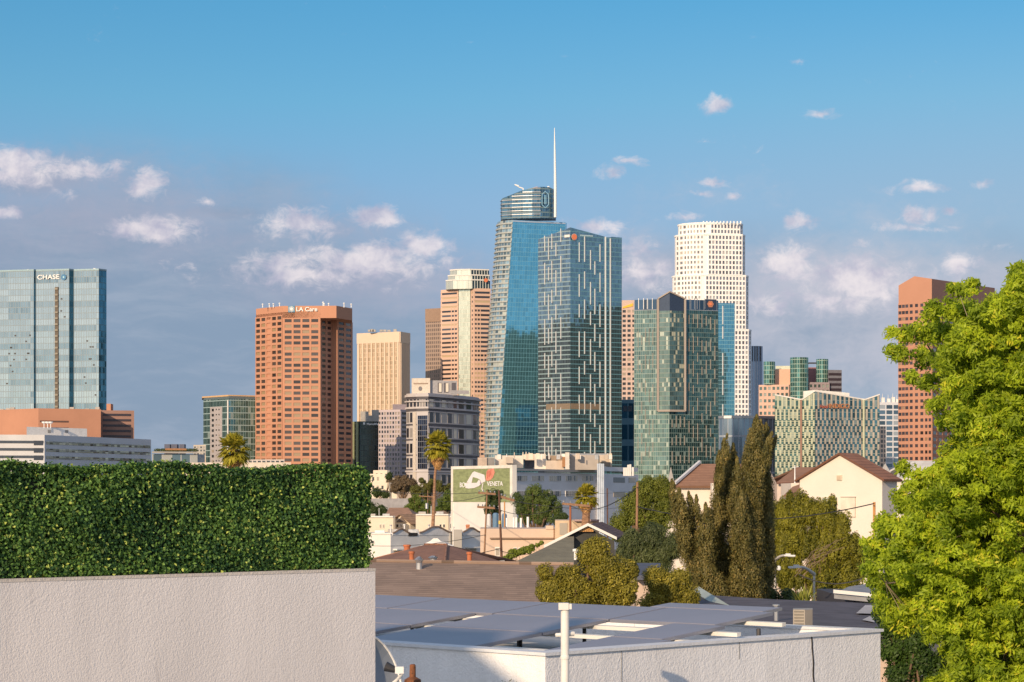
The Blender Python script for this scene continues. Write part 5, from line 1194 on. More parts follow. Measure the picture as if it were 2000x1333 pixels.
# ---- middle trees
tree('tree', 'round dark clipped tree standing in front of the billboard', [(963, 975, 20), (960, 995, 19), (970, 965, 12)], 236, Ld, 9000, .16, .1, 90, .3, 31, M_bark, .2)
tree('tree', 'broad green tree right of the billboard, before the white building', [(1022, 985, 24), (1048, 970, 24), (1075, 980, 24), (1060, 1005, 26), (1030, 1005, 22), (1088, 1000, 14), (1010, 970, 10)], 232, LM('leaf_mid', (.03, .05, .016), (.12, .16, .035)), 30000, .15, .09, 200, .42, 32, M_bark, .3)
tree('shrub', 'low dark bush under the right side of the broad green tree', [(1088, 1018, 12), (1100, 1010, 9)], 215, Ld, 3000, .15, .09, 30, .3, 33, M_bark, .12, cat='shrub')
tree('tree', 'dense bright green tree in front of the green glass tower', [(1265, 958, 30), (1292, 955, 26), (1235, 985, 26), (1215, 1020, 24), (1300, 985, 30), (1255, 1005, 34), (1206, 1045, 14), (1285, 1015, 30)], 135, LM('leaf_bright', (.045, .06, .01), (.17, .19, .028)), 52000, .11, .06, 330, .34, 34, M_bark, .3)
tree('tree', 'wispy grey green tree behind the tall bare wooden pole', [(1235, 1060, 26), (1275, 1050, 26), (1310, 1070, 30), (1225, 1085, 20), (1290, 1095, 30), (1250, 1090, 26)], 78, LM('leaf_wispy', (.03, .045, .02), (.11, .13, .045)), 34000, .17, .03, 200, .3, 35, M_bark, .2, droop=1.2)
tree('shrub', 'green vine covered shrub left of the olive roof, above the brown hip roof', [(990, 1090, 11), (1000, 1083, 10), (1010, 1080, 10), (1020, 1077, 9), (1030, 1074, 9), (1040, 1070, 7), (1050, 1065, 5), (1058, 1060, 3)], 125, LM('leaf_vine', (.06, .09, .012), (.19, .23, .03)), 9000, .09, .06, 150, .11, 36, M_bark, .05, cat='shrub')
# ---- palms
def palm(label, cx, cy, r, D, trunk, wtop, wbase, skirt_y, seed, nf=44, tr=None, group='fan palms'):
    c = W(cx, cy, D); R = r*D/F; g0 = gz(D); root = thing('palm_tree', (W(trunk[-1][0], 0, D).x, D, g0), label, 'palm', group); rg = random.Random(seed)
    pts = [W(x, y, D) for x, y in trunk]; pts.append(Vector((pts[-1].x, D, g0-.3))); rs = [wtop*D/F/2]+[ (wtop+(wbase-wtop)*i/(len(pts)-2))*D/F/2 for i in range(len(pts)-1)]
    MB().path(pts, rs, 10).build('trunk', mat('palm_trunk', (.30, .17, .10), .95, var=.35, scale=2.5, stretch=(1, 1, 5)), root, True)
    def fan(mb, o, d, L, droop, nb=15, spread=1.25):
        d = d.normalized(); s = d.cross(Vector((0, 0, 1))); s = s.normalized() if s.length > .05 else Vector((1, 0, 0)); up = s.cross(d)
        hub = o+d*L*.42+Vector((0, 0, -droop*L*.1)); mb.tube(o, hub, L*.012, L*.008, 4, False)
        for k in range(nb):
            an = (k/(nb-1)-.5)*2*spread; bd = (d*math.cos(an)+s*math.sin(an)).normalized(); l = L*.62*(1-.25*abs(an)/spread)*rg.uniform(.85, 1.1)
            w_ = L*.07; sd2 = bd.cross(up).normalized()*w_; m_ = hub+bd*l*.55+up*rg.uniform(-.02, .06)*L+Vector((0, 0, -droop*l*.08)); e = hub+bd*l+Vector((0, 0, -droop*l*rg.uniform(.3, .6)))
            mb.poly([hub, m_-sd2, e, m_+sd2])
    mb = MB(); md = MB()
    for k in range(nf):
        t = (k+.5)/nf; el = math.radians(88-138*t+rg.uniform(-8, 8)); a_ = k*2.399+rg.uniform(-.2, .2)
        fan(mb, c+Vector((0, 0, -.12*R)), Vector((math.cos(a_)*math.cos(el), math.sin(a_)*math.cos(el), math.sin(el))), R*1.2*rg.uniform(.85, 1.05), .25+.6*t)
    at = mb.build('crown', LM('palm_leaf', (.12, .12, .012), (.30, .26, .03), None, .3), root)
    att = at.data.attributes.new('leaf_tone', 'FLOAT', 'FACE'); att.data.foreach_set('value', np.random.default_rng(seed).uniform(0, 1, len(at.data.polygons)).astype(np.float32))
    zs = W(0, skirt_y, D).z; H = (c.z-zs)
    for k in range(int(nf*2.0)):
        t = rg.random(); a_ = rg.uniform(0, 6.283); o = Vector((c.x, D, c.z-R*.1-H*.5*t)); el = math.radians(-48-32*t)
        fan(md, o, Vector((math.cos(a_)*math.cos(el), math.sin(a_)*math.cos(el), math.sin(el))), R*(1.0-.3*t), .3, 9, .7)
    at = md.build('dead_frond_skirt', LM('palm_dead', (.26, .15, .06), (.48, .30, .13), None, .2), root)
    att = at.data.attributes.new('leaf_tone', 'FLOAT', 'FACE'); att.data.foreach_set('value', np.random.default_rng(seed+1).uniform(0, 1, len(at.data.polygons)).astype(np.float32))
    return root
palm('short fan palm rising over the left hedge, before the teal office block', 457, 874, 33, 260, [(457, 880), (458, 930)], 14, 16, 914, 1)
palm('tallest thin fan palm with a long shaggy skirt, before the rounded grey block', 855, 866, 29, 235, [(855, 880), (849.5, 930), (847.5, 985), (845, 1038)], 5, 8.5, 926, 2)
palm('squat fan palm with a thick trunk, before the long white building', 1145, 966, 25, 176, [(1145, 975), (1145, 1000), (1144, 1030)], 15, 20, 1012, 3)

# ---- brown hip roof
B = Bld('house', 'house with a reddish brown hip roof behind the long shingled roof', (W(865, 0, 100).x, 100, 0), 'house')
Mr = shingle('redbrown_shingle', (.31, .155, .10), .22)
nc, lc, rc = W(869, 1104, 94), W(690, 1104, 100), W(1010, 1106, 101); r1_, r0_ = W(873, 1064.5, 103), W(829, 1064.5, 104)
m1 = MB(); roofplane(m1, [lc, nc, r1_, r0_]); roofplane(m1, [nc, rc, r1_]); B.part(m1, 'roof', Mr)
bl, br = Vector((lc.x, 108, lc.z)), Vector((rc.x, 110, rc.z)); m1 = MB(); roofplane(m1, [br, bl, r0_, r1_]); B.part(m1, 'rear_roof', Mr)
m1 = MB(); m1.prism([Vector((lc.x+.5, lc.y+.6)), Vector((nc.x, nc.y+.7)), Vector((rc.x-.5, rc.y+.5)), Vector((rc.x-.6, 109)), Vector((lc.x+.6, 107.5))], -1, nc.z-.2); B.part(m1, 'wall', M_cream)
m1 = MB(); m1.tube(r1_+Vector((0, 0, .03)), nc+Vector((0, 0, .03)), .045, .045, 6); m1.tube(r0_+Vector((0, 0, .02)), r1_+Vector((0, 0, .02)), .045, .045, 6); B.part(m1, 'ridge_cap', Mr)
Mtc = mat('terracotta', (.50, .16, .07), .8, var=.12, scale=3)
for lb, x, y0, y1, r, D in (('terracotta flue left of the silver turbine vents on the brown hip roof', 804, 1077, 1090, 5.5, 92), ('terracotta flue on the right part of the brown hip roof', 917, 1078, 1091, 5.5, 92), ('terracotta flue at the left edge of the brown hip roof', 795, 1064, 1073, 7, 104)):
    p, q = W(x, y1+6, D), W(x, y0, D); s_ = r*D/F; h = q.z-p.z
    tag(MB().lathe(p, [(s_*.85, 0), (s_*.85, h*.7), (s_*1.1, h*.75), (s_*1.1, h*.97), (s_*.6, h)], 12).build('terracotta_flue', Mtc), lb, 'flue', 'terracotta flues on the brown roof')

# ---- long shingled roof
D1, D0 = 74, 67.2
B = Bld('house', 'long grey brown shingled roof in front of the reddish hip roof', (W(880, 0, 70).x, 70, 0), 'house')
el, er, rr, rl = W(560, 1188, D0), W(1120, 1200, D0), W(1120, 1104, D1), W(560, 1094.5, D1)
Ms = shingle('tan_shingle', (.34, .24, .18), .27, .16); m1 = MB(); roofplane(m1, [el, er, rr, rl]); B.part(m1, 'roof', Ms)
m1 = MB(); roofplane(m1, [(er.x, 81, er.z), (el.x, 81, el.z), rl, rr]); B.part(m1, 'rear_roof', Ms)
m1 = MB(); m1.tube(rl+Vector((0, 0, .02)), rr+Vector((0, 0, .02)), .07, .07, 6); B.part(m1, 'ridge_cap', Ms)
m1 = MB(); m1.box(el.x+.4, er.x-.4, D0+.6, 80.4, -1, er.z-.15); B.part(m1, 'wall', M_beige)
for lb, x, y0, y1, rp, D in (('silver turbine vent on a pipe, at the ridge of the long shingled roof', 818.5, 1088, 1108, 8.5, 73), ('low silver turbine vent just behind the shingled ridge', 846, 1086, 1098, 9.5, 80)):
    t_ = thing('turbine_vent', W(x, y1, D), lb, 'roof vent', 'turbine vents on the roof'); s_ = rp*D/F; p = W(x, y1, D); h = W(x, y0, D).z-p.z
    MB().lathe(p-Vector((0, 0, .3)), [(s_*.75, 0), (s_*.7, .3+h*.4), (s_*.8, .3+h*.45)], 14).build('pipe', M_steel, t_, True)
    m1 = MB(); zc_ = p.z+h*.72; 
    for k in range(16):
        a_ = k*math.pi/8; c_, s2 = math.cos(a_), math.sin(a_); c2, s3 = math.cos(a_+.28), math.sin(a_+.28)
        m1.poly([(p.x+c_*s_*.7, D+s2*s_*.7, zc_-h*.26), (p.x+c2*s_*.7, D+s3*s_*.7, zc_-h*.26), (p.x+c2*s_*.95, D+s3*s_*.95, zc_), (p.x+c_*s_*1.06, D+s2*s_*1.06, zc_)])
        m1.poly([(p.x+c_*s_*1.06, D+s2*s_*1.06, zc_), (p.x+c2*s_*.95, D+s3*s_*.95, zc_), (p.x+c2*s_*.35, D+s3*s_*.35, zc_+h*.27), (p.x+c_*s_*.4, D+s2*s_*.4, zc_+h*.27)])
    m1.lathe((p.x, D, zc_+h*.2), [(s_*.4, 0), (s_*.3, h*.1)], 10); m1.build('fins', mat('bright_steel', (.62, .62, .62), .3, .8, var=.1), t_)

# ---- olive roofed house with white gable boards
B = Bld('house', 'house with olive shingled roof and white edged gable, beside the thick palm', (W(1120, 0, 112).x, 114, 0), 'house')
Mol = shingle('olive_shingle', (.27, .235, .15), .17, .18); a0, a1, a2, a3 = W(985, 1108, 102), W(1121, 1108, 102), W(1121, 1043, 114), W(1117, 1044, 114)
m1 = MB(); roofplane(m1, [a0, a1, a2, a3]); B.part(m1, 'roof', Mol)
pk, lf, rt = W(1148, 1024, 113), W(1062, 1067, 113), W(1204, 1051, 113); bd = Vector((1.2, 12, 0))
m1 = MB(); roofplane(m1, [lf-Vector((0, 0, .05)), lf+bd-Vector((0, 0, .05)), pk+bd, pk]); roofplane(m1, [rt+bd, rt, pk, pk+bd]); B.part(m1, 'gable_roof', shingle('maroon_shingle', (.16, .085, .08), .2))
m1 = MB(); up = Vector((0, 0, .09))
for p, q in ((lf, pk), (pk, rt)): m1.hexa([p-up+Vector((0, -.3, 0)), q-up+Vector((0, -.3, 0)), q-up+Vector((0, -.2, 0)), p-up+Vector((0, -.2, 0)), p+up*.6+Vector((0, -.3, 0)), q+up*.6+Vector((0, -.3, 0)), q+up*.6+Vector((0, -.2, 0)), p+up*.6+Vector((0, -.2, 0))])
B.part(m1, 'gable_board', M_trim)
m1 = MB(); lo = 4.5; wl, wr_ = W(1075, 1061, 113.2), W(1200, 1052, 113.2); m1.poly([(wl.x, wl.y, lo), (wr_.x, wr_.y, lo), (wr_.x, wr_.y, wr_.z-.15), (pk.x, pk.y+.2, pk.z-.15), (wl.x, wl.y, wl.z-.15)]); m1.box(wl.x, wr_.x, 113.25, 124, -1, min(wl.z, wr_.z)-.3); B.part(m1, 'wall', mat('wall_dark', (.06, .06, .055), .9, var=.2))
m1 = MB(); 
for k in range(8):
    x = 1131+k*3.6; m1.box(W(x, 0, 112.9).x, W(x+3.0, 0, 112.9).x, 112.95, 113.05, W(0, 1039, 113).z, W(0, 1039-max(1, 10-abs(x+1.5-1147)*.62), 113).z)
B.part(m1, 'wood_gable', mat('cedar', (.50, .26, .09), .7, var=.25, scale=4))
tag(MB().lathe(W(1124, 1094, 100), [(.07, 0), (.07, .35), (.13, .38), (.13, .48), (.05, .5)], 10).build('roof_vent', M_signw), 'small white capped vent pipe on the olive roof, beside the ficus', 'vent pipe')

# ---- utility poles and lines
def pole(label, pts, D, wt, wb_, arms=(), extra=(), m_=M_pole, group='wooden utility poles', g0=None):
    P3 = [W(x, y, D) for x, y in pts]; g0 = gz(D); d = (P3[-1]-P3[0]); e = P3[0]+d*((P3[0].z-g0+.3)/(P3[0].z-P3[-1].z))
    root = thing('utility_pole', (e.x, D, g0), label, 'utility pole', group)
    MB().tube(e, P3[0], wb_*D/F/2, wt*D/F/2, 10).build('post', m_, root, True)
    for (x0, y0, x1, y1) in arms:
        m1 = MB(); p, q = W(x0, y0, D-.25), W(x1, y1, D-.1); m1.obox(p, q-p, (0, .12, 0), (0, 0, .13)); o = m1.build('crossarm', M_pole, root)
        for t in (.06, .3, .7, .94): m2 = MB(); s_ = p+(q-p)*t; m2.lathe(s_+Vector((0, .06, .13)), [(.03, 0), (.055, .05), (.03, .1), (.045, .13)], 8); m2.build('insulator', M_steel, o)
    for (x, y, w_, h_, mm) in extra:
        p = W(x, y, D-.3); m2 = MB(); m2.lathe(p, [(w_*D/F/2, 0), (w_*D/F/2, h_*D/F), (w_*D/F/4, h_*D/F*1.1)], 12); m2.build('transformer', mm, root)
    return root
Mdk = mat('pole_dark', (.13, .065, .045), .9, var=.25, scale=3, stretch=(6, 6, .6))
pole('weathered brown utility pole with two crossarms, before the billboard', [(951.5, 958), (946, 1085)], 140, 2.6, 5.4, ((934, 965, 968, 967.5), (932, 992.5, 967, 995)))
pole('dark utility pole beside the brown one, right of the round tree', [(974.5, 958), (980, 1096)], 118, 4, 6.4, ((978, 973, 1005, 981),), m_=Mdk, extra=((976, 1024, 5, 6, mat('lamp_yellow', (.7, .5, .1), .6)),))
pole('tall bare wooden pole between the grey green tree and the cypress', [(1245, 942), (1242.5, 1105)], 84, 4.4, 7.4, ())
pole('rust brown pole with one wide crossarm above the olive roof', [(1114, 985), (1114, 1045)], 128, 4.2, 5.4, ((1098, 986.5, 1152, 991),), m_=mat('pole_rust', (.34, .12, .06), .9))
pole('thin dark pole against the right part of the long white building', [(1186, 954), (1186.5, 1012)], 250, 2.6, 3, (), m_=Mdk)
pole('short orange post in front of the gabled cream house', [(1707.5, 981), (1707.5, 1020)], 70, 5.4, 5.6, (), m_=mat('post_orange', (.55, .26, .09), .8))
pole('slim pole carrying a grey transformer, left of the tall palm trunk', [(835.5, 958), (835.5, 1010)], 325, 1.4, 1.8, ((818, 970, 846, 972),), ((833.5, 994, 6, 10, M_steel),))
pole('orange brown pole at the right edge of the round dark tree', [(985.5, 980), (985.5, 1010)], 205, 2.6, 2.8, (), m_=mat('post_orange', (.55, .26, .09)))
wlist = [((952, 967), 139.7, (1300, 950), 420, 'high cable running right from the brown pole across the long white building'), ((946, 1080), 139.7, (720, 1100), 130, 'lowest cable reaching the brown pole just above the shingled ridge'), ((1114, 988), 127.7, (1245, 952), 83.8, 'cable between the rust brown crossarm pole and the bare wooden pole'), ((835, 972), 324, (948, 968), 140, 'cable linking the transformer pole to the brown pole'), ((640, 1058), 160, (948, 1045), 139.7, 'upper cable sagging across the shaded face of the white curved parapet building'), ((640, 1092), 140, (977, 1072), 117.7, 'lower cable crossing just above the reddish brown hip roof'), ((979, 1077), 117.7, (1100, 1056), 160, 'short cable rising from the dark pole over the vine covered shrub'),
  ((935, 963), 139.7, (640, 940), 230, 'cable running left from the upper crossarm of the brown pole'), ((1004, 980), 117.7, (1236, 986), 300, 'cable from the dark pole crossing before the broad green tree'), ((966, 992), 139.7, (1100, 986), 127.7, 'cable joining the brown pole and the rust brown crossarm pole'),
  ((1245, 990), 83.7, (1707, 984), 69.7, 'long cable from the bare wooden pole to the short orange post'), ((1560, 1122), 60, (1760, 1080), 60, 'dark cable slanting up past the street lamps towards the big green tree')]
for i, (p, d0, q, d1, lb) in enumerate(wlist):
    a, b = W(*p, d0), W(*q, d1); Q = [a+(b-a)*t+Vector((0, 0, -.5*4*t*(1-t))) for t in np.linspace(0, 1, 17)]
    o = MB().path(Q, .02, 4).build('power_line', mat('cable', (.03, .03, .03), .6)); tag(o, lb, 'power line', 'overhead power lines')

# ---- cream houses on the right
B = gable_house('house', 'large cream gabled house with brown roof and a small square attic vent', 1562, 146, 1723, -36, 1752, 54, 937, 889, mat('cream_house', (.76, .68, .59), .9, var=.025, scale=.8, bump=.15, bscale=8), shingle('tile_red', (.33, .15, .09), .4, .12), over=.25)
a, b = B.P[0], B.P[1]
f = B.part(rect_on(a, b, 1635, 928, 1645, 938.5, .1), 'attic_vent', M_cream)
for k in range(4): rect_on(a, b, 1636, 929.5+k*2.3, 1644, 930.4+k*2.3, .14, .1).build('slat', mat('beige_slat', (.5, .38, .26), .8), f)
B.part(rect_on(a, b, 1644, 971.5, 1671.5, 1010, .12, .0), 'blank_panel', mat('cream_panel2', (.76, .67, .55), .9)); B.part(rect_on(a, b, 1643.5, 970.5, 1672, 971.8, .16), 'panel_trim', mat('shade_line', (.3, .3, .27), .8));  # dark strip over the panel is a line of shade painted in
f = B.part(rect_on(a, b, 1607, 971.5, 1635, 1000, .1), 'window', mat('frame_olive', (.45, .44, .33), .7))
for k in range(4): rect_on(a, b, 1609+k*6.2, 973.5, 1614+k*6.2, 999, .14, .1).build('pane', winglass('wg_curtain', (.22, .26, .22), (.5, .5, .4), .5), f)
def planehouse(label, eL, eR, rR, rL, De, Dr, wall_rect, wm, rm, side=None):
    c_ = W((eL[0]+eR[0])/2, 0, De); B = Bld('house', label, (c_.x, De+2, 0), 'house')
    m1 = MB(); pts = [W(*eL, De), W(*eR, De), W(*rR, Dr), W(*rL, Dr)]; roofplane(m1, pts, .15); B.part(m1, 'roof', rm)
    m1 = MB(); roofplane(m1, [pts[1]+Vector((0, 2*(Dr-De), 0)), pts[0]+Vector((0, 2*(Dr-De), 0)), pts[3], pts[2]], .15); B.part(m1, 'rear_roof', rm)
    m1 = MB(); x0, x1 = W(wall_rect[0], 0, De).x, W(wall_rect[1], 0, De).x; m1.box(x0, x1, De+.4, De+2*(Dr-De)-.4, -1, pts[0].z-.13); B.part(m1, 'wall', wm)
    m1 = MB(); m1.poly([(x0, De+.4, pts[0].z-.14), (x0, Dr, pts[3].z-.2), (x0, 2*Dr-De-.4, pts[0].z-.14)]); B.part(m1, 'gable', wm)
    return B
Mch = mat('cream_house', (.76, .68, .59)); Mrt = shingle('tile_brown', (.36, .19, .115), .4, .10)
B = planehouse('cream house with brown hipped roof behind the left spires of the cypress', (1317, 949.5), (1448, 949.5), (1457, 906), (1366, 906.5), 158, 163, (1320, 1440), Mch, Mrt)
m1 = MB(); m1.tube(W(1317, 948, 158)+Vector((0, -.02, .1)), W(1366, 905.5, 163)+Vector((0, 0, .1)), .14, .14, 6); B.part(m1, 'roof_edge', M_trim)
m1 = MB(); p, q = W(1289, 981, 150), W(1345, 981, 150); m1.box(p.x, q.x, 150, 157.5, -1, p.z); B.part(m1, 'annex', Mch)
m1 = MB(); p, q = W(1390, 944, 157), W(1397, 944, 157); m1.box(p.x, q.x, 156.8, 158, 6, p.z); B.part(m1, 'chimney', Mch)
m1 = MB(); p, q = W(1441, 935, 158), W(1459, 906, 158); m1.poly([(p.x, 157.9, p.z-1.5), (W(1463, 0, 158).x, 157.9, p.z-1.5), (W(1463, 0, 158).x, 157.9, q.z), (q.x, 157.9, q.z)]); m1.poly([(p.x, 157.9, p.z-1.5), (q.x, 157.9, q.z), (p.x, 157.9, p.z)]); B.part(m1, 'side_gable', Mch)
B = planehouse('cream house with brown roof and thin mast, between cypress and the large gabled house', (1517, 942), (1600, 942), (1612, 912.5), (1556, 913), 160, 165, (1519, 1600), mat('shade_cream', (.62, .52, .45), .9), Mrt)
m1 = MB(); m1.box(W(1517, 0, 159.9).x, W(1600, 0, 159.9).x, 159.85, 160, W(0, 945.5, 160).z, W(0, 942.2, 160).z); B.part(m1, 'fascia', mat('fascia_brown', (.17, .09, .07), .8))
m1 = MB(); m1.tube(W(1552.5, 946, 156), W(1552.5, 909, 156), .05, .03, 6); m1.tube(W(1546, 914, 156), W(1560, 912, 156), .02, .02, 5); B.part(m1, 'mast', M_signw)
m1 = MB(); roofplane(m1, [W(1530, 968, 150), W(1562, 968, 150), W(1562, 946, 153), W(1548, 951, 153)], .1); B.part(m1, 'porch_roof', Mrt); m1 = MB(); m1.box(W(1546, 0, 152.9).x, W(1562, 0, 152.9).x, 153.1, 159, -1, W(0, 944, 153).z); B.part(m1, 'porch', Mch)
B = planehouse('white house half hidden behind the big green tree, right of the gabled house', (1748, 935), (1880, 935), (1860, 900), (1770, 900), 172, 177, (1750, 1880), mat('white_house', (.80, .74, .66), .9), mat('white_roof', (.7, .66, .6), .8))
B = planehouse('white house glimpsed through the middle of the big green tree', (1880, 960), (1990, 960), (1990, 935), (1890, 935), 165, 169, (1882, 1990), mat('white_house', (.80, .74, .66)), mat('white_roof', (.7, .66, .6)))
# ------------------------------------------------------------ foreground
def stucco(name, c, sc=60, st=.9, streak=.12, dirt=None):
    if name in _mc: return _mc[name]
    m_ = bpy.data.materials.new(name); m_.use_nodes = True; g = N(m_.node_tree); b = g.n['Principled BSDF']; t = g.new('ShaderNodeTexCoord').outputs['Object']
    big = g.noise(t, .9, 4, .6).outputs[0]; st_ = g.noise(g.vm('MULTIPLY', t, (3, 3, .35)), 1.6, 4, .65).outputs[0]
    k = g.m('ADD', g.m('MULTIPLY', g.m('SUBTRACT', big, .5), streak*1.3), g.m('MULTIPLY', g.m('SUBTRACT', st_, .5), streak*1.6)); k = g.m('ADD', 1, k)
    c_ = g.vm('MULTIPLY', g.mix(0, c, c), g.comb(k, k, g.m('ADD', k, .01)))
    if dirt: c_ = g.mix(g.m('MULTIPLY', g.smooth(g.noise(g.vm('MULTIPLY', t, (5, 5, 1.2)), 2.2, 5, .7).outputs[0], .62, .72), .5), c_, dirt)
    g.l.new(c_, b.inputs['Base Color']); b.inputs['Roughness'].default_value = .92
    n1 = g.noise(t, sc, 3, .6, 0).outputs[0]; vr = g.new('ShaderNodeTexVoronoi', feature='SMOOTH_F1', ins={'Vector': t, 'Scale': sc*.62}).outputs[0]
    h = g.m('ADD', g.m('MULTIPLY', n1, .8), g.m('MULTIPLY', g.m('SUBTRACT', 1, vr), .35)); h = g.m('ADD', h, g.m('MULTIPLY', g.noise(t, sc*.3, 2, .5).outputs[0], .35))
    bn = g.new('ShaderNodeBump', ins={'Strength': st, 'Distance': .55/sc, 'Height': h}); g.l.new(bn.outputs[0], b.inputs['Normal'])
    _mc[name] = m_; return m_
EA = Vector((math.sin(math.radians(44.5)), math.cos(math.radians(44.5)))); EB = Vector((-EA.y, EA.x))   # street grid directions
# ---- stucco parapet of the roof next to us with the hedge on top
We = Vector(((733-1000)/F*10.4, 10.4)); zw = CZ-(1110.5-HY)/F*10.4
wl = We-EA*7.0; th = EB*.17
M_st = stucco('parapet_stucco', (.87, .825, .79), 150, .8, .2, (.60, .57, .56))
w_ = thing('parapet_wall', (We.x, We.y, 0), 'rough pinkish white stucco parapet wall filling the lower left, under the hedge', 'wall')
m1 = MB(); q = [wl, We, We+th, wl+th]; m1.prism(q, 0, zw-.012); m1.build('wall', M_st, w_)
m1 = MB(); n0 = Vector((EA.y, -EA.x)); q = [wl+n0*.002, We+EA*.002+n0*.002, We+th+EA*.002, wl+th]
m1.prism([p for p in q], zw-.012, zw); m1.build('cap', stucco('cap_stucco', (.70, .64, .57), 80, .6), w_)
# hedge panel
zh0, zh1 = zw+.003, CZ+(HY-919)/F*10.35
He = Vector(((719-1000)/F*10.42, 10.42)); hb = He-EA*6.8
hd = thing('hedge', (He.x, He.y, zw), 'clipped dark green boxwood hedge screen standing on the stucco parapet', 'hedge')
hw = .16; m1 = MB(); q = [hb+EA*0+EB*.035, He-EA*.03+EB*.035, He-EA*.03+EB*hw*.8, hb+EB*hw*.8]; m1.prism(q, zh0, zh1-.03); m1.build('backing', mat('hedge_backing', (.008, .014, .006), .9), hd)
rng = np.random.default_rng(3); n = 110000; L_ = 3.6
s_ = rng.uniform(0, L_, n)
kind = rng.choice(4, n, p=[.80, .12, .04, .04])
ea, eb = np.array([EA.x, EA.y, 0]), np.array([EB.x, EB.y, 0]); up = np.array([0, 0, 1.0]); e0 = np.array([He.x, He.y, 0])
def lump(s, z): return .012*np.sin(s*9+z*5)+.010*np.sin(z*17+s*4.3)+.008*np.sin(s*23-z*11)
z = rng.uniform(zh0, zh1, n); dep = rng.uniform(0, .045, n)-lump(s_, z)*.8
pos = e0-ea*s_[:, None]+eb*dep[:, None]+up*z[:, None]; nr = np.tile(-eb, (n, 1))
t_ = kind == 1; d2 = rng.uniform(0, hw, n); pos[t_] = (e0-ea*s_[:, None]+eb*d2[:, None]+up*(zh1+rng.normal(0, .008, n)+.012*np.sin(s_*7)+.006*np.sin(s_*31))[:, None])[t_]; nr[t_] = up
t_ = kind == 2; pos[t_] = (e0+ea*(rng.normal(0, .012, n)+.012*np.sin(z*21))[:, None]+eb*d2[:, None]+up*z[:, None])[t_]; nr[t_] = ea
t_ = kind == 3; pos[t_] = (e0-ea*s_[:, None]+eb*hw+up*z[:, None])[t_]; nr[t_] = eb
nr = nr+rng.normal(0, .62, nr.shape); nr /= np.linalg.norm(nr, axis=1, keepdims=True)
tone = .36+.25*np.sin(s_*5+2*np.sin(z*9))*.6+rng.normal(0, .2, n); tone[rng.random(n) < .06] = 1.0
leafmesh('leaves', pos, nr, .0175, .0118, LM('hedge_leaf', (.015, .05, .018), (.15, .27, .055), (.34, .40, .09), .22), hd, 4, tone, .3)
# long far part of the hedge lies outside the picture: a coarser run of the same leaves
n2 = 14000; s2 = rng.uniform(L_, 6.8, n2); z2 = rng.uniform(zh0, zh1, n2); p2 = e0-ea*s2[:, None]+eb*(rng.uniform(0, .05, n2))[:, None]+up*z2[:, None]; r2 = np.tile(-eb, (n2, 1))+rng.normal(0, .6, (n2, 3)); r2 /= np.linalg.norm(r2, axis=1, keepdims=True)
leafmesh('leaves', p2, r2, .03, .02, LM('hedge_leaf', 0, 0), hd, 5)

# ---- gabled house beyond the left edge (its gable and chimney throw the shade on the solar roof)
L_ = -sd; off = Vector((L_.x, L_.y, L_.z))*(-22)
def cast(b, dz, a=0): p = Vector((.297, 20.0))+EB*b+EA*a; return Vector((p.x+off.x, p.y+off.y, CZ+dz+off.z))
prof = [(-1.1, -2.4), (.91, -1.364), (1.75, -.74), (3.35, -.74), (5.3, -2.4)]
c0 = cast(2.2, 0); B = Bld('house', 'white gabled house beyond the left edge, shading part of the solar roof', (c0.x, c0.y, 0), 'house')
m1 = MB(); fr = [cast(*p) for p in prof]; bkp = [cast(b_, z_, -7) for b_, z_ in prof]
m1.poly([(fr[0].x, fr[0].y, 0)]+fr+[(fr[-1].x, fr[-1].y, 0)]); m1.poly([(bkp[0].x, bkp[0].y, 0), (bkp[-1].x, bkp[-1].y, 0)]+bkp[::-1])
for p, q in ((fr[0], bkp[0]), (bkp[-1], fr[-1])): m1.poly([(p.x, p.y, 0), (q.x, q.y, 0), q, p])
B.part(m1, 'wall', M_creamw); m1 = MB()
for i in range(4): m1.poly([fr[i], fr[i+1], bkp[i+1], bkp[i]], [(0, i), (1, i), (1, i+1), (0, i+1)])
B.part(m1, 'roof', Mrt)
m1 = MB(); p = cast(1.33, -.28); m1.box(p.x-.11, p.x+.11, p.y-.5, p.y-.1, p.z-2, p.z); B.part(m1, 'chimney', Mtc)

# ---- white building with the solar roof
C0 = Vector((.297, 20.0)); zp = CZ-1.37
def ab(a, b, z): p = C0+EA*a+EB*b; return Vector((p.x, p.y, z))
B = Bld('building', 'white stuccoed building with low parapets carrying the tilted solar array', (C0.x, C0.y, 0), 'building')
M_sw = stucco('white_stucco', (.89, .885, .875), 50, .8, .20, (.42, .44, .46))
LA_, LB_ = 5.12, 9.5
m1 = MB(); t = .18
for (a0, a1, b0, b1) in ((0, LA_, 0, t), (0, t, t, LB_), (LA_-t, LA_, t, LB_), (t, LA_-t, LB_-t, LB_)):
    c = [ab(a0, b0, 0), ab(a1, b0, 0), ab(a1, b1, 0), ab(a0, b1, 0)]; m1.prism([Vector(p[:2]) for p in c], 0, zp-.03)
B.part(m1, 'wall', M_sw)
m1 = MB()
for (a0, a1, b0, b1) in ((-.025, LA_+.025, -.025, t+.02), (-.025, t+.02, t+.021, LB_), (LA_-t-.02, LA_+.025, t+.021, LB_)):
    c = [ab(a0, b0, 0), ab(a1, b0, 0), ab(a1, b1, 0), ab(a0, b1, 0)]; m1.prism([Vector(p[:2]) for p in c], zp-.029, zp)
B.part(m1, 'coping', stucco('coping_white', (.72, .74, .76), 40, .4))
m1 = MB(); c = [ab(t, t, 0), ab(LA_-t, t, 0), ab(LA_-t, LB_-t, 0), ab(t, LB_-t, 0)]; m1.prism([Vector(p[:2]) for p in c], 0, zp-.28); B.part(m1, 'roof_deck', mat('roof_white', (.66, .64, .60), .85, var=.08, scale=2))
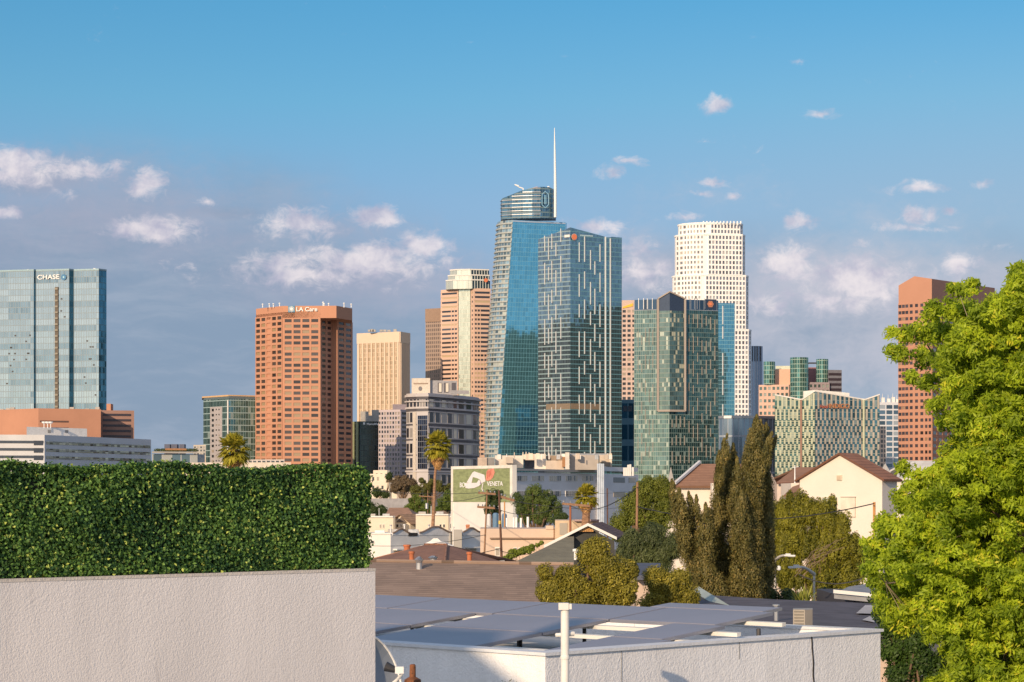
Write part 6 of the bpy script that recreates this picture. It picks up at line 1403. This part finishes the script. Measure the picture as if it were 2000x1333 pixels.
# cracks and joints on the right wall
m1 = MB()
def onw(a, z, e=-.004): return ab(a, e, z)
def crack(pts, w=.012):
    for (a0, z0), (a1, z1) in zip(pts, pts[1:]):
        m1.poly([onw(a0-w, z0), onw(a0+w, z0), onw(a1+w, z1), onw(a1-w, z1)][::-1]); m1.poly([onw(a0-w, z0), onw(a0+w, z0), onw(a1+w, z1), onw(a1-w, z1)])
crack([(3.92, zp-.03), (3.93, zp-.15), (3.95, zp-.3), (3.945, zp-.42), (3.965, zp-.55), (3.98, zp-.62)]); B.part(m1, 'crack', mat('crack_dark', (.10, .09, .09), .9))
m1 = MB(); crack([(3.75, zp-.66), (3.86, zp-.62), (3.97, zp-.64)], .006); B.part(m1, 'crack', mat('crack_dark', (.10, .09, .09)))
m1 = MB(); crack([(1.02, zp-.03), (1.02, zp-1.6)], .004); crack([(2.75, zp-.03), (2.75, zp-.2)], .004); B.part(m1, 'joint', mat('joint_grey', (.5, .5, .48), .9))
# solar array on rails
tilt = .096; h0 = CZ-1.58
def pz(a): return h0+tilt*a
Msol = mat('solar_glass', (.30, .285, .325), .42, .0, var=.05, scale=.7, spec=.35)
Mrail = mat('rail_white', (.72, .70, .64), .6, var=.05); Mfr = mat('panel_frame', (.34, .34, .38), .4, .5)
def slab(a0, a1, b0, b1, dz0, dz1, m_, name, parent=None):
    m1 = MB(); m1.hexa([ab(a0, b0, pz(a0)+dz0), ab(a1, b0, pz(a1)+dz0), ab(a1, b1, pz(a1)+dz0), ab(a0, b1, pz(a0)+dz0), ab(a0, b0, pz(a0)+dz1), ab(a1, b0, pz(a1)+dz1), ab(a1, b1, pz(a1)+dz1), ab(a0, b1, pz(a0)+dz1)]); return m1.build(name, m_, parent)
rows_ = {3: [(.5, 1.92), (1.94, 3.64), (3.66, 5.36), (5.38, 7.08), (7.10, 8.80)], 2: [(.35, 1.02), (1.94, 3.60), (3.90, 5.60), (5.62, 7.32), (7.34, 9.04)], 1: [(.22, 1.02), (1.94, 3.60), (3.90, 5.60), (5.62, 7.32), (7.34, 9.04)], 0: [(1.94, 3.60)], 4: [(.65, 2.2)]}
ra = {0: (.12, .97), 1: (1.02, 1.98), 2: (2.0, 2.96), 3: (2.99, 3.93), 4: (3.95, 4.28)}
rn = {0: 'nearest row, beside the front parapet', 1: 'second row from the front parapet', 2: 'third row from the front parapet', 3: 'far row, along the shingled roof', 4: 'short strip behind the far row'}
for r, lst in rows_.items():
    for k, (b0, b1) in enumerate(lst):
        a0, a1 = ra[r]; c_ = ab((a0+a1)/2, (b0+b1)/2, pz((a0+a1)/2)); pn = thing('solar_panel', c_, '%s solar panel from the right in the %s' % (['first', 'second', 'third', 'fourth', 'fifth'][k], rn[r]), 'solar panel', 'solar panels on the white roof')
        slab(a0, a1, b0, b1, 0, .03, Mfr, 'frame', pn); slab(a0+.012, a1-.012, b0+.012, b1-.012, .03, .033, Msol, 'glass', pn)
rk = thing('panel_rack', ab(2, 3, zp-.28), 'white rails and black posts holding the tilted solar array above the roof', 'rack')
for a in (1.25, 2.2, 2.78, 3.5): slab(a, a+.06, .05, 9.1, -.042, -.004, Mrail, 'rail', rk)
for a in (.3, .8): slab(a, a+.06, 1.85, 3.7, -.042, -.004, Mrail, 'rail', rk)
for a in (.5, 1.5, 2.5, 3.5):
    for b in (.35, 1.45, 2.75, 3.75, 5.5, 7.5):
        if a < 1 and not 1.9 < b < 3.7: continue
        p = ab(a, b, zp-.28); m1 = MB(); m1.tube(p, ab(a, b, pz(a)-.07), .022, .022, 6); m1.build('post', M_dark, rk)
m1 = MB(); m1.tube(ab(3.5, .35, zp-.26), ab(2.6, .35, pz(2.6)-.08), .016, .016, 6); m1.tube(ab(2.5, .35, zp-.26), ab(1.6, .35, pz(1.6)-.08), .016, .016, 6); m1.build('brace', M_dark, rk)
def capbox(label, a, b, w_, h_):
    t_ = thing('roof_vent', ab(a, b, zp-.28), label, 'roof vent', 'small white vents in the panel gap'); p = ab(a, b, zp-.28)
    MB().tube(p, p+Vector((0, 0, h_)), w_*.6, w_*.6, 10).build('pipe', M_signw, t_); MB().box(p.x-w_, p.x+w_, p.y-w_, p.y+w_, p.z+h_, p.z+h_+.06).build('cap', M_signw, t_)
capbox('taller white square capped vent in the right gap of the solar array', .62, .80, .05, .12); capbox('lower white square capped vent in the right gap of the solar array', .62, .60, .05, .07)
# tall white pipe
p = W(1103.5, 1333, 18.9); pp = thing('vent_pipe', (p.x, p.y, 0), 'tall white vent pipe with a square cap, in front of the parapet corner', 'pipe')
z1 = Zp(1190, 18.9); MB().tube((p.x, p.y, 0), (p.x, p.y, z1), .036, .036, 20).build('pipe', mat('pipe_white', (.80, .78, .74), .45, var=.06, scale=6), pp, True)
m1 = MB(); m1.tube((p.x, p.y, z1-.42), (p.x, p.y, z1-.395), .041, .041, 20); m1.tube((p.x, p.y, z1-1.0), (p.x, p.y, z1-.97), .041, .041, 20); m1.build('joint', mat('pipe_white', (.80, .78, .74)), pp)
m1 = MB(); m1.box(p.x-.055, p.x+.03, p.y-.05, p.y+.05, z1-.005, z1+.052); m1.box(p.x+.031, p.x+.055, p.y-.04, p.y+.05, z1, z1+.045); m1.build('cap', mat('pipe_white', (.80, .78, .74)), pp)
m1 = MB(); q = W(1086, 1241, 18.95); m1.tube(q, (p.x, p.y+.02, q.z+.005), .018, .018, 8); q2 = W(1121, 1238, 18.95); m1.tube((p.x, p.y+.02, q2.z), q2, .02, .02, 8); m1.build('branch', mat('pipe_white', (.80, .78, .74)), pp)
# weed on the wall
q = ab(-.01, .42, zp-.33); rng2 = np.random.default_rng(9); ps = np.array(q)+rng2.normal(0, .03, (70, 3)); ns = rng2.normal(0, 1, (70, 3)); ns /= np.linalg.norm(ns, axis=1, keepdims=True)
wd = thing('weed', q, 'small weed growing from the sunlit face of the white parapet', 'plant'); leafmesh('leaves', ps, ns, .035, .014, Lo, wd, 3)
m1 = MB(); m1.path([q, q+Vector((.05, -.0, .12)), q+Vector((.09, .02, .24))], .004, 5); m1.build('stem', M_bark, wd)
# satellite dish
dc = W(716, 1340, 13.2); dn = Vector((.86, -.42, .30)).normalized()
dish = thing('satellite_dish', (dc.x, dc.y, CZ-2.2), 'grey satellite dish seen from its side, cut by the lower edge', 'satellite dish')
a_ = dn.orthogonal().normalized(); b_ = dn.cross(a_); m1 = MB(); rings = []
for k in range(6):
    r = .30*k/5; rings.append([dc+dn*(.07*(k/5)**2)+(a_*math.cos(2*math.pi*i/28)+b_*math.sin(2*math.pi*i/28)*.92)*r for i in range(28)])
for r0, r1 in zip(rings[1:], rings[2:]):
    for i in range(28): m1.poly([r0[i], r0[(i+1) % 28], r1[(i+1) % 28], r1[i]]); m1.poly([r0[i]-dn*.006, r1[i]-dn*.006, r1[(i+1) % 28]-dn*.006, r0[(i+1) % 28]-dn*.006])
m1.poly(rings[1]); m1.poly([p_-dn*.006 for p_ in rings[1]][::-1]); m1.build('reflector', mat('dish_grey', (.30, .33, .36), .5, .1), dish, True)
m1 = MB()
for i in range(28): m1.tube(rings[-1][i], rings[-1][(i+1) % 28], .007, .007, 6, False)
m1.build('rim', M_signw, dish, True)
lp = W(782, 1309, 13.0); m1 = MB(); m1.path([W(756, 1345, 13.1), W(776, 1328, 13.05), lp+Vector((.012, 0, -.02))], .010, 8); m1.build('arm', M_signw, dish)
m1 = MB(); m1.obox(lp+Vector((-.03, -.02, -.02)), (.05, 0, .0), (0, .04, 0), (0, 0, .04)); m1.build('receiver', M_signw, dish)
m1 = MB(); m1.tube(lp+Vector((-.03, 0, 0)), lp+Vector((-.085, .01, .02)), .018, .03, 12); m1.build('horn', M_dark, dish)
m1 = MB(); m1.tube((dc.x-.05, dc.y+.05, CZ-2.6), dc-dn*.03, .025, .025, 10); m1.build('mast', M_steel, dish)
dk = thing('roof', ( -1.6, 14, 0), 'low white roof below the satellite dish, mostly under the lower edge', 'building')
m1 = MB(); q = [Vector((-2.9, 12.6)), Vector((-.9, 11.3)), Vector((.2, 12.6)), Vector((-1.8, 15.5))]; m1.prism(q, 0, CZ-2.6); m1.build('roof_deck', mat('roof_white', (.66, .64, .60)), dk)
p = W(806, 1352, 13.4); rp = thing('flue_pipe', (p.x, p.y, CZ-2.6), 'short rusty metal flue pipe right of the satellite dish', 'pipe')
m1 = MB(); m1.lathe((p.x, p.y, CZ-2.6), [(.06, 0), (.06, .9), (.05, W(0, 1328, 13.4).z-CZ+2.6), (.019, W(0, 1322, 13.4).z-CZ+2.6), (.018, W(0, 1300, 13.4).z-CZ+2.6), (.014, W(0, 1298, 13.4).z-CZ+2.6)], 16); m1.build('flue', mat('rust', (.20, .075, .03), .8, var=.4, scale=14, c2=(.06, .03, .02), cov=.52), rp)

# ---- dark roofed house behind the solar roof
D = 44
B = Bld('house', 'dark slate roofed low house behind the right end of the solar roof', (W(1600, 0, 46).x, 46, 0), 'house')
Msl = mat('slate_roof', (.10, .09, .105), .9, var=.25, scale=1.5)
e0_, e1_, r0_, r1_ = W(1415, 1222, 40), W(1760, 1232, 40), W(1512, 1171, 50), W(1790, 1182, 50)
m1 = MB(); roofplane(m1, [e0_, e1_, r1_, r0_]); roofplane(m1, [W(1415, 1222, 40)+Vector((0, 14, 0)), e0_, r0_]); B.part(m1, 'roof', Msl)
m1 = MB(); m1.prism([Vector((e0_.x+.5, 40.5)), Vector((e1_.x, 40.5)), Vector((e1_.x, 54)), Vector((e0_.x+.5, 54))], 0, e0_.z-.2); B.part(m1, 'wall', M_beige)
for pts in ([(1672, 1200), (1690, 1184), (1704, 1184), (1704, 1201)], [(1684, 1213), (1698, 1206), (1708, 1208), (1708, 1218)]):
    m1 = MB(); nn = (e1_-e0_).cross(r0_-e0_).normalized(); nn = nn if nn.z > 0 else -nn; P3 = []
    for x, y in pts:
        d = (W(x, y, 1)-Vector((0, 0, CZ))); k = (e0_-Vector((0, 0, CZ))).dot(nn)/d.dot(nn); P3.append(Vector((0, 0, CZ))+d*k+nn*.02)
    m1.poly(P3); o = B.part(m1, 'pale_patch', mat('patch_white', (.5, .47, .45), .8))
acx0, acx1 = W(1549, 0, 38.5).x, W(1572, 0, 38.5).x; ac = thing('air_conditioner', (acx0, 38.5, CZ-2.6), 'beige boxed air conditioner standing behind the white parapet', 'air conditioner')
m1 = MB(); q = run(1549, 38.6, [(1572, -20), (1587, 40)]); m1.prism(q+back(q, .5), 0, Zp(1191, 38.6)); m1.build('case', mat('ac_beige', (.36, .32, .27), .6), ac)
for k in range(5): m1 = MB(); m1.strip(q[0]*.9+q[1]*.1, q[0]*.1+q[1]*.9, Zp(1220-k*6, 38.6), Zp(1220-k*6, 38.6)+.025, .012); m1.build('grille_slat', mat('ac_dark', (.2, .18, .15), .6), ac)
tag(MB().lathe((W(1516, 0, 42).x, 42, CZ-2.6), [(.04, 0), (.04, .6), (.04, W(0, 1185, 42).z-CZ+2.6), (.07, W(0, 1184, 42).z-CZ+2.6), (.07, W(0, 1181, 42).z-CZ+2.6)], 10).build('roof_vent', M_steel), 'thin grey vent pipe on the dark slate roof', 'vent pipe')
B = Bld('house', 'low grey roof with a white fascia, left of the big green tree', (W(1680, 0, 62).x, 62, 0), 'house')
m1 = MB(); roofplane(m1, [W(1629, 1160, 56), W(1720, 1169, 56), W(1725, 1136, 64), W(1658, 1146, 62)]); B.part(m1, 'roof', mat('grey_roof', (.30, .31, .33), .8, var=.2, scale=2))
m1 = MB(); p, q = W(1628, 1159, 55.9), W(1720, 1168, 55.9); m1.hexa([p, q, q+Vector((0, .06, 0)), p+Vector((0, .06, 0)), p-Vector((0, 0, -.09)), q-Vector((0, 0, -.09)), q+Vector((0, .06, .09)), p+Vector((0, .06, .09))]); B.part(m1, 'fascia', M_trim)
m1 = MB(); m1.box(W(1668, 0, 57).x, W(1720, 0, 57).x, 57, 64, 0, Zp(1172, 57)); B.part(m1, 'wall', mat('dark_wall', (.06, .06, .08), .8))
tag(MB().obox(W(1356, 1158, 52), W(1418, 1198, 47)-W(1356, 1158, 52), (.14, 0, .10), (-.03, .05, .04)).build('leaning_board', mat('board_green', (.36, .42, .40), .7)), 'pale grey green board leaning down between the ficus and the cypress', 'board')
B = Bld('house', 'blue grey roof corner glimpsed between the two ficus trees', (W(1262, 0, 60).x, 60, 0), 'house')
m1 = MB(); roofplane(m1, [W(1240, 1124, 58), W(1290, 1124, 58), W(1290, 1100, 66), W(1240, 1100, 66)]); B.part(m1, 'roof', mat('blue_roof', (.10, .11, .15), .8)); m1 = MB(); m1.box(W(1240, 0, 59).x, W(1290, 0, 59).x, 58.5, 66, 0, Zp(1126, 58.5)); B.part(m1, 'wall', M_beige)

# ---- street lamps
Ml = mat('lamp_pole', (.60, .56, .50), .7, var=.08, scale=4)
def lamp(label, x, ytop, D, ax, ay, head):
    b = W(x, 0, D); t_ = thing('street_lamp', (b.x, D, 0), label, 'street lamp', 'street lamps below the cypress')
    top = W(x, ytop, D); MB().tube((b.x, D, 0), top, 5.2*D/F/2*1.2, 4.4*D/F/2, 12).build('post', Ml, t_, True)
    e = W(ax, ay, D-1); d = e-top; arc = [top+Vector((d.x*t, d.y*t, d.z*math.sin(t*math.pi/2))) for t in np.linspace(0, 1, 10)]
    MB().path(arc, [.034+.02*(1-t) for t in np.linspace(0, 1, 10)], 8).build('arm', Ml, t_, True)
    h = head; m1 = MB(); s = 1 if h > 0 else -1; m1.obox(e+Vector((-.03*s, -.07, -.02)), (.36*s, 0, -.01), (0, .14, 0), (0, 0, .05)); m1.obox(e+Vector((.02*s, -.05, .03)), (.16*s, 0, 0), (0, .10, 0), (0, 0, .035)); o = m1.build('lamp_head', mat('lamp_grey', (.75, .75, .74), .4), t_)
    m1 = MB(); m1.obox(e+Vector((.10*s, -.05, -.04)), (.20*s, 0, -.006), (0, .10, 0), (0, 0, .018)); m1.build('lens', mat('lens', (.5, .52, .5), .2), o)
lamp('street lamp whose arm points right, left of the other lamp', 1513.5, 1094, 74, 1533, 1085.5, 1)
lamp('street lamp whose arm points left, over the spiky yucca', 1590, 1122, 66, 1562, 1108, -1)
tag(MB().lathe(W(1521, 1110, 73.5), [(.03, -.08), (.07, -.05), (.07, .04), (.02, .08)], 10).build('sensor', M_signw), 'small white globe fixed halfway up the left street lamp', 'sensor')
# yucca
rg = random.Random(5); c = W(1568, 1178, 64); yc = thing('yucca', (c.x, 64, 0), 'spiky yellow green yucca between the two street lamps', 'plant'); m1 = MB()
for k in range(90):
    a = rg.uniform(0, 6.283); el_ = rg.uniform(.15, 1.45); L = rg.uniform(.35, .62); d = Vector((math.cos(a)*math.cos(el_), math.sin(a)*math.cos(el_), math.sin(el_))); s = d.cross(Vector((0, 0, 1))).normalized()*.022; o = c+Vector((rg.uniform(-.15, .15), rg.uniform(-.1, .1), rg.uniform(-.2, .1)))
    m1.poly([o-s, o+d*L*.5-s*1.2+Vector((0, 0, .01)), o+d*L, o+d*L*.5+s*1.2, o+s])
o = m1.build('leaves', LM('yucca_leaf', (.14, .17, .03), (.30, .30, .07)), yc); o.data.attributes.new('leaf_tone', 'FLOAT', 'FACE').data.foreach_set('value', np.random.default_rng(1).uniform(0, 1, len(o.data.polygons)).astype(np.float32))
MB().tube((c.x, 64, 0), c, .12, .1, 10).build('stem', M_bark, yc, True)

# ---- ficus trees
Lf = LM('ficus_leaf', (.07, .07, .010), (.23, .20, .025), (.36, .30, .05), .3)
tree('tree', 'yellow green ficus before the shingled roof, left of the tall bare pole', [(1160, 1085, 32), (1112, 1130, 30), (1185, 1120, 40), (1075, 1155, 28), (1130, 1165, 42), (1205, 1155, 42), (1232, 1112, 16), (1062, 1120, 16), (1090, 1185, 34)], 46, Lf, 70000, .055, .028, 420, .17, 41, M_bark, .2)
tree('tree', 'smaller yellow green ficus right of the tall bare pole', [(1300, 1150, 38), (1340, 1168, 26), (1285, 1185, 34), (1328, 1130, 18), (1276, 1128, 16)], 48, Lf, 36000, .055, .028, 220, .17, 42, M_bark, .16)
# ---- cypress: upright spindles
rng = np.random.default_rng(12); D = 62
PL = [(1474, 830, 1470, 930, 7), (1486, 822, 1480, 915, 7), (1458, 870, 1458, 960, 8), (1420, 850, 1418, 930, 6), (1405, 880, 1404, 960, 7), (1440, 895, 1436, 980, 8), (1505, 950, 1500, 1040, 8), (1452, 1010, 1452, 1100, 10), (1386, 990, 1386, 1070, 7), (1335, 975, 1340, 1040, 6), (1498, 1085, 1492, 1170, 9), (1320, 965, 1330, 1030, 5), (1508, 846, 1484, 930, 8), (1517, 852, 1490, 915, 6), (1448, 960, 1450, 1150, 22), (1385, 1020, 1390, 1170, 22), (1355, 1040, 1370, 1170, 18), (1478, 812, 1466, 1010, 19), (1466, 840, 1458, 1060, 20), (1490, 832, 1484, 1020, 15), (1500, 822, 1488, 905, 8), (1515, 855, 1482, 935, 9), (1497, 905, 1495, 1040, 15), (1414, 858, 1408, 1040, 15), (1432, 868, 1426, 1010, 13), (1422, 905, 1416, 1120, 24), (1402, 925, 1398, 1060, 13),
      (1448, 940, 1444, 1120, 20), (1468, 985, 1464, 1150, 24), (1500, 1000, 1492, 1140, 18), (1312, 938, 1330, 1040, 11), (1326, 955, 1342, 1070, 12), (1345, 962, 1354, 1080, 11), (1360, 968, 1368, 1090, 10), (1378, 985, 1380, 1120, 15), (1340, 1000, 1358, 1120, 17), (1392, 1000, 1394, 1150, 18), (1372, 1060, 1384, 1190, 22), (1412, 1060, 1412, 1195, 26),
      (1440, 1080, 1440, 1200, 24), (1470, 1100, 1466, 1200, 22), (1352, 1090, 1366, 1185, 18), (1507, 1050, 1494, 1150, 13), (1330, 1020, 1345, 1110, 14), (1488, 1110, 1478, 1190, 18), (1400, 1120, 1404, 1215, 26), (1430, 1130, 1434, 1220, 26)]
cy = thing('cypress', (W(1425, 0, D).x, D, 0), 'tall brownish green cypress with many upright spires, before the curved block', 'tree')
ps, ns, tn = [], [], []
m1 = MB(); basep = Vector((W(1425, 0, D).x, D, 0)); m1.path([basep-Vector((0, 0, .2)), basep+Vector((0, 0, 3.2))], [.42, .36], 12)
for (xt, yt, xb, yb, r) in PL:
    r = r*1.1; dy = rng.uniform(-1.4, 1.4); t0, b0 = W(xt, yt, D+dy), W(xb, yb, D+dy*.8); k = int(2.6*r*(yb-yt))+500; R = r*D/F
    nc_ = max(12, int((yb-yt)*r/22)); uc = rng.uniform(0, 1, nc_); prof = np.clip(np.sin(np.minimum(uc/.6, 1)*math.pi/2)**1.0, .03, 1); an = rng.uniform(0, 6.283, nc_); o = np.stack([np.cos(an), np.sin(an), np.zeros(nc_)], 1)
    cc = np.array(t0)[None]*(1-uc[:, None])+np.array(b0)[None]*uc[:, None]+o*(R*prof*rng.uniform(.45, .95, nc_))[:, None]; rc_ = np.minimum(rng.uniform(.06, .2, nc_), .025+R*prof*.6)
    ki = rng.integers(0, nc_, k); d = rng.normal(size=(k, 3)); d /= np.linalg.norm(d, axis=1, keepdims=True); q = cc[ki]+d*rc_[ki, None]*rng.uniform(.5, 1, (k, 1))*np.array([1, 1, 2.3])
    ps.append(q); nn = d+o[ki]*.4+rng.normal(0, .4, (k, 3))+np.array([sd.x, sd.y, sd.z])*.35; ns.append(nn/np.linalg.norm(nn, axis=1, keepdims=True)); tn.append((rng.uniform(.2, .8, nc_))[ki])
    m1.path([basep+Vector((0, 0, 2.6)), basep+Vector((0, 0, 2.6))+(b0-basep-Vector((0, 0, 2.6)))*.6], [.05, .02], 6)
leafmesh('crown', np.concatenate(ps), np.concatenate(ns), .075, .024, LM('cypress_leaf', (.030, .036, .010), (.165, .135, .040), (.24, .17, .055), .15), cy, 13, np.concatenate(tn), 1.6)
m1.build('trunk', M_bark, cy, True)
# ---- juniper / pine behind
tree('tree', 'broad yellow green pine behind the street lamps, between cypress and big tree', [(1530, 1010, 32), (1565, 1000, 32), (1600, 1005, 32), (1635, 1030, 30), (1520, 1060, 32), (1560, 1060, 40), (1610, 1070, 42), (1655, 1070, 36), (1540, 1120, 34), (1600, 1130, 40), (1650, 1125, 36), (1680, 1105, 20), (1500, 1030, 20), (1625, 985, 10), (1545, 975, 10)], 84, LM('pine_leaf', (.035, .045, .008), (.25, .235, .024)), 180000, .12, .036, 1000, .23, 43, M_bark, .13, up=1.1, squash=(.7, .7, 1.5), shell=.45)
m1 = MB(); rg = random.Random(4)
for k in range(9):
    p0 = W(1560+rg.uniform(-8, 8), 1120+rg.uniform(-6, 14), 77); p1 = W(1590+rg.uniform(-10, 20), 1085+rg.uniform(-14, 10), 76.5); p2 = W(1625+rg.uniform(-20, 40), 1060+rg.uniform(-12, 12), 76); m1.path([p0, p1, p2], [.016, .010, .004], 5)
o = m1.build('dead_branches', mat('dead_wood', (.22, .16, .11), .9, var=.2)); tg = [x for x in bpy.data.objects if x.get('label', '').startswith('broad yellow green pine')][0]; o.parent = tg; o.location = -world_loc(tg)
tree('shrub', 'dark leafy undergrowth at the foot of the cypress, behind the solar roof', [(1400, 1190, 26), (1450, 1185, 26), (1500, 1165, 18), (1640, 1170, 16), (1610, 1165, 12), (1540, 1168, 12)], 68, Ld, 16000, .1, .06, 130, .25, 44, M_bark, .15, cat='shrub')

# ---- the big tree on the right
D = 25
discs = [(1940, 700, 30), (1990, 690, 34), (1930, 745, 30), (1985, 745, 34), (1905, 800, 26), (1960, 820, 34), (1925, 870, 34), (1985, 895, 34), (1950, 940, 34), (1885, 745, 22), (1992, 545, 18), (1975, 590, 16), (1995, 620, 30), (1868, 565, 16), (1905, 560, 14), (1850, 600, 20), (1885, 605, 26), (1925, 620, 28), (1960, 650, 34), (1815, 610, 18), (1800, 650, 22), (1765, 650, 14), (1745, 648, 7), (1842, 650, 26), (1890, 665, 34), (1760, 690, 14), (1745, 680, 6), (1800, 700, 18), (1850, 705, 26), (1905, 715, 34), (1960, 720, 40), (1775, 740, 12), (1815, 745, 18), (1865, 760, 28), (1920, 775, 36), (1975, 790, 34),
    (1830, 785, 16), (1845, 820, 14), (1885, 815, 32), (1940, 830, 40), (1990, 850, 34), (1890, 860, 28), (1860, 890, 24), (1910, 900, 38), (1965, 910, 42), (1770, 915, 14), (1790, 940, 20), (1835, 925, 26), (1875, 950, 38), (1930, 965, 44), (1985, 970, 40), (1755, 960, 14), (1775, 985, 24), (1820, 990, 36), (1725, 1020, 16), (1740, 1035, 24), (1790, 1040, 38), (1850, 1040, 44), (1910, 1040, 46), (1970, 1045, 44),
    (1705, 1060, 16), (1720, 1085, 28), (1770, 1095, 40), (1830, 1100, 42), (1895, 1110, 50), (1960, 1120, 50), (1700, 1110, 16), (1725, 1140, 28), (1770, 1155, 34), (1720, 1175, 18), (1760, 1205, 34), (1835, 1160, 36), (1880, 1180, 46), (1940, 1200, 50), (1990, 1210, 46), (1830, 1225, 28), (1880, 1250, 44), (1940, 1270, 50), (1990, 1290, 46), (1870, 1310, 34), (1930, 1330, 50), (1990, 1350, 50), (1840, 1350, 30)]
root = thing('tree', (W(2080, 0, D).x, D, 0), 'big bright green leafy tree filling the right edge of the picture', 'tree')
rng = np.random.default_rng(77); C = []; axes = []
fork = W(2060, 1100, D)
for x, y, r in discs:
    R = r*D/F; c = W(x, y, D+rng.uniform(-.9, .9)); k = max(3, int((r/7.5)**2*1.25))
    for _ in range(k):
        d = rng.normal(size=3); d /= np.linalg.norm(d); q = R*rng.uniform(.15, 1)**.5; C.append((c.x+d[0]*q, c.y+d[1]*q*1.6, c.z+d[2]*q, rng.uniform(.06, .13)))
edge = [(500, 1995), (560, 1980), (600, 1915), (650, 1860), (700, 1835), (760, 1850), (800, 1865), (850, 1890), (880, 1885), (900, 1850), (940, 1800), (1000, 1770), (1060, 1735), (1120, 1740), (1180, 1790), (1240, 1850), (1300, 1870), (1400, 1860)]
for _ in range(2300):
    y = rng.uniform(520, 1390); x = rng.uniform(np.interp(y, [e[0] for e in edge], [e[1] for e in edge]), 2060); c = W(x, y, D+rng.uniform(-1.1, 1.3)); C.append((c.x, c.y, c.z, rng.uniform(.06, .13)))
C = np.array(C); n = 360000; k = rng.integers(0, len(C), n)
# leaves hang in tufts at twig ends: long leaflets radiating from each tuft centre
d = rng.normal(size=(n, 3)); d /= np.linalg.norm(d, axis=1, keepdims=True); d[:, 2] = d[:, 2]*.75-.1
pos = C[k, :3]+d*(C[k, 3:4]*rng.uniform(.25, 1.15, (n, 1)))
nr = d*.55+np.array([sd.x, sd.y, sd.z+.2])*.55+rng.normal(0, .5, (n, 3)); nr /= np.linalg.norm(nr, axis=1, keepdims=True)
tone = (rng.uniform(.0, .85, len(C)))[k]
leafmesh('crown', pos, nr, .072, .022, LM('ash_leaf', (.13, .19, .010), (.38, .46, .024), (.50, .47, .04), .5), root, 78, tone, 0, .4)
m1 = MB(); m1.path([(root.location.x+.2, D, -.3), (root.location.x+.1, D, 3.5), tuple(fork)], [.42, .36, .26], 14)
limbs = [(1990, 600), (1890, 620), (1800, 655), (1850, 720), (1930, 760), (1790, 940), (1880, 960), (1740, 1035), (1830, 1060), (1730, 1140), (1850, 1150), (1930, 1180), (1960, 900), (1980, 1050), (1880, 1250), (1960, 1290), (1975, 700)]
rg = random.Random(6); ends = []
for (x, y) in limbs:
    e = W(x, y, D+rg.uniform(-.5, .5)); mid = fork+(e-fork)*.5+Vector((0, rg.uniform(-.3, .3), rg.uniform(-.1, .35))); m1.path([fork, mid, e], [.05, .022, .008], 7); ends += [mid, e]
m1.build('trunk', M_bark, root, True); m1 = MB()
for i in range(0, len(C), 3):
    c = Vector(C[i][:3]); e = min(ends, key=lambda q: (q-c).length); (e-c).length < .5 and m1.tube(e, c, .005, .002, 3, False)
m1.build('twigs', mat('twig', (.30, .24, .17), .9, var=.2), root)
tree('shrub', 'dark green bush in the shade between the white building and the big tree', [(1745, 1225, 28), (1780, 1250, 34), (1740, 1275, 24), (1800, 1290, 36), (1760, 1320, 32), (1830, 1330, 36), (1800, 1230, 24), (1725, 1200, 16), (1850, 1290, 26)], 29, LM('bush_dark', (.015, .035, .008), (.055, .10, .015)), 26000, .055, .026, 260, .13, 46, M_bark, .12, cat='shrub')
tree('tree', 'leafy tree farther right behind the big tree, hardly seen', [(1960, 1000, 60), (2050, 950, 80), (1990, 1110, 60), (2040, 1080, 80)], 36, Lg, 15000, .09, .05, 160, .3, 47, M_bark, .25)
tree('shrub', 'bushes on the street side behind the white building, right of the slate roof', [(1725, 1180, 26), (1760, 1160, 26), (1700, 1200, 12), (1800, 1200, 40)], 50, Ld, 9000, .09, .05, 90, .25, 48, M_bark, .15, cat='shrub')
# ---- low garden and street greenery of the plain that stretches to downtown
rng = np.random.default_rng(91); C = []
while len(C) < 3800:
    y = 70+1080*rng.random()**1.3; side = rng.random() < .6
    px = rng.uniform(-700, 690) if side else rng.uniform(1330, 2600)
    x = (px-1000)/F*y; g0 = gz(y); top = CZ+(HY-(945 if side else 960))/F*y; r = rng.uniform(1.2, 3.0)
    if (not side and y < 215) or (side and y < 110): continue
    if y > 620 and side and px < 620: continue
    c = min(g0+rng.uniform(.5, 3.2), top-r)
    if c > g0-1: C.append((x, y, c, r))
pos, nr, k = clump_leaves(C, 85000, 92, (1.5, 1.5, .9), .5)
o = leafmesh('greenery', pos, nr, .9, .6, LM('leaf_plain', (.03, .05, .014), (.10, .12, .03)), None, 93, (rng.uniform(.1, .9, len(C)))[k])
tag(o, 'low dark garden and street greenery of the plain, behind the hedge and houses', 'greenery', None, 'stuff')
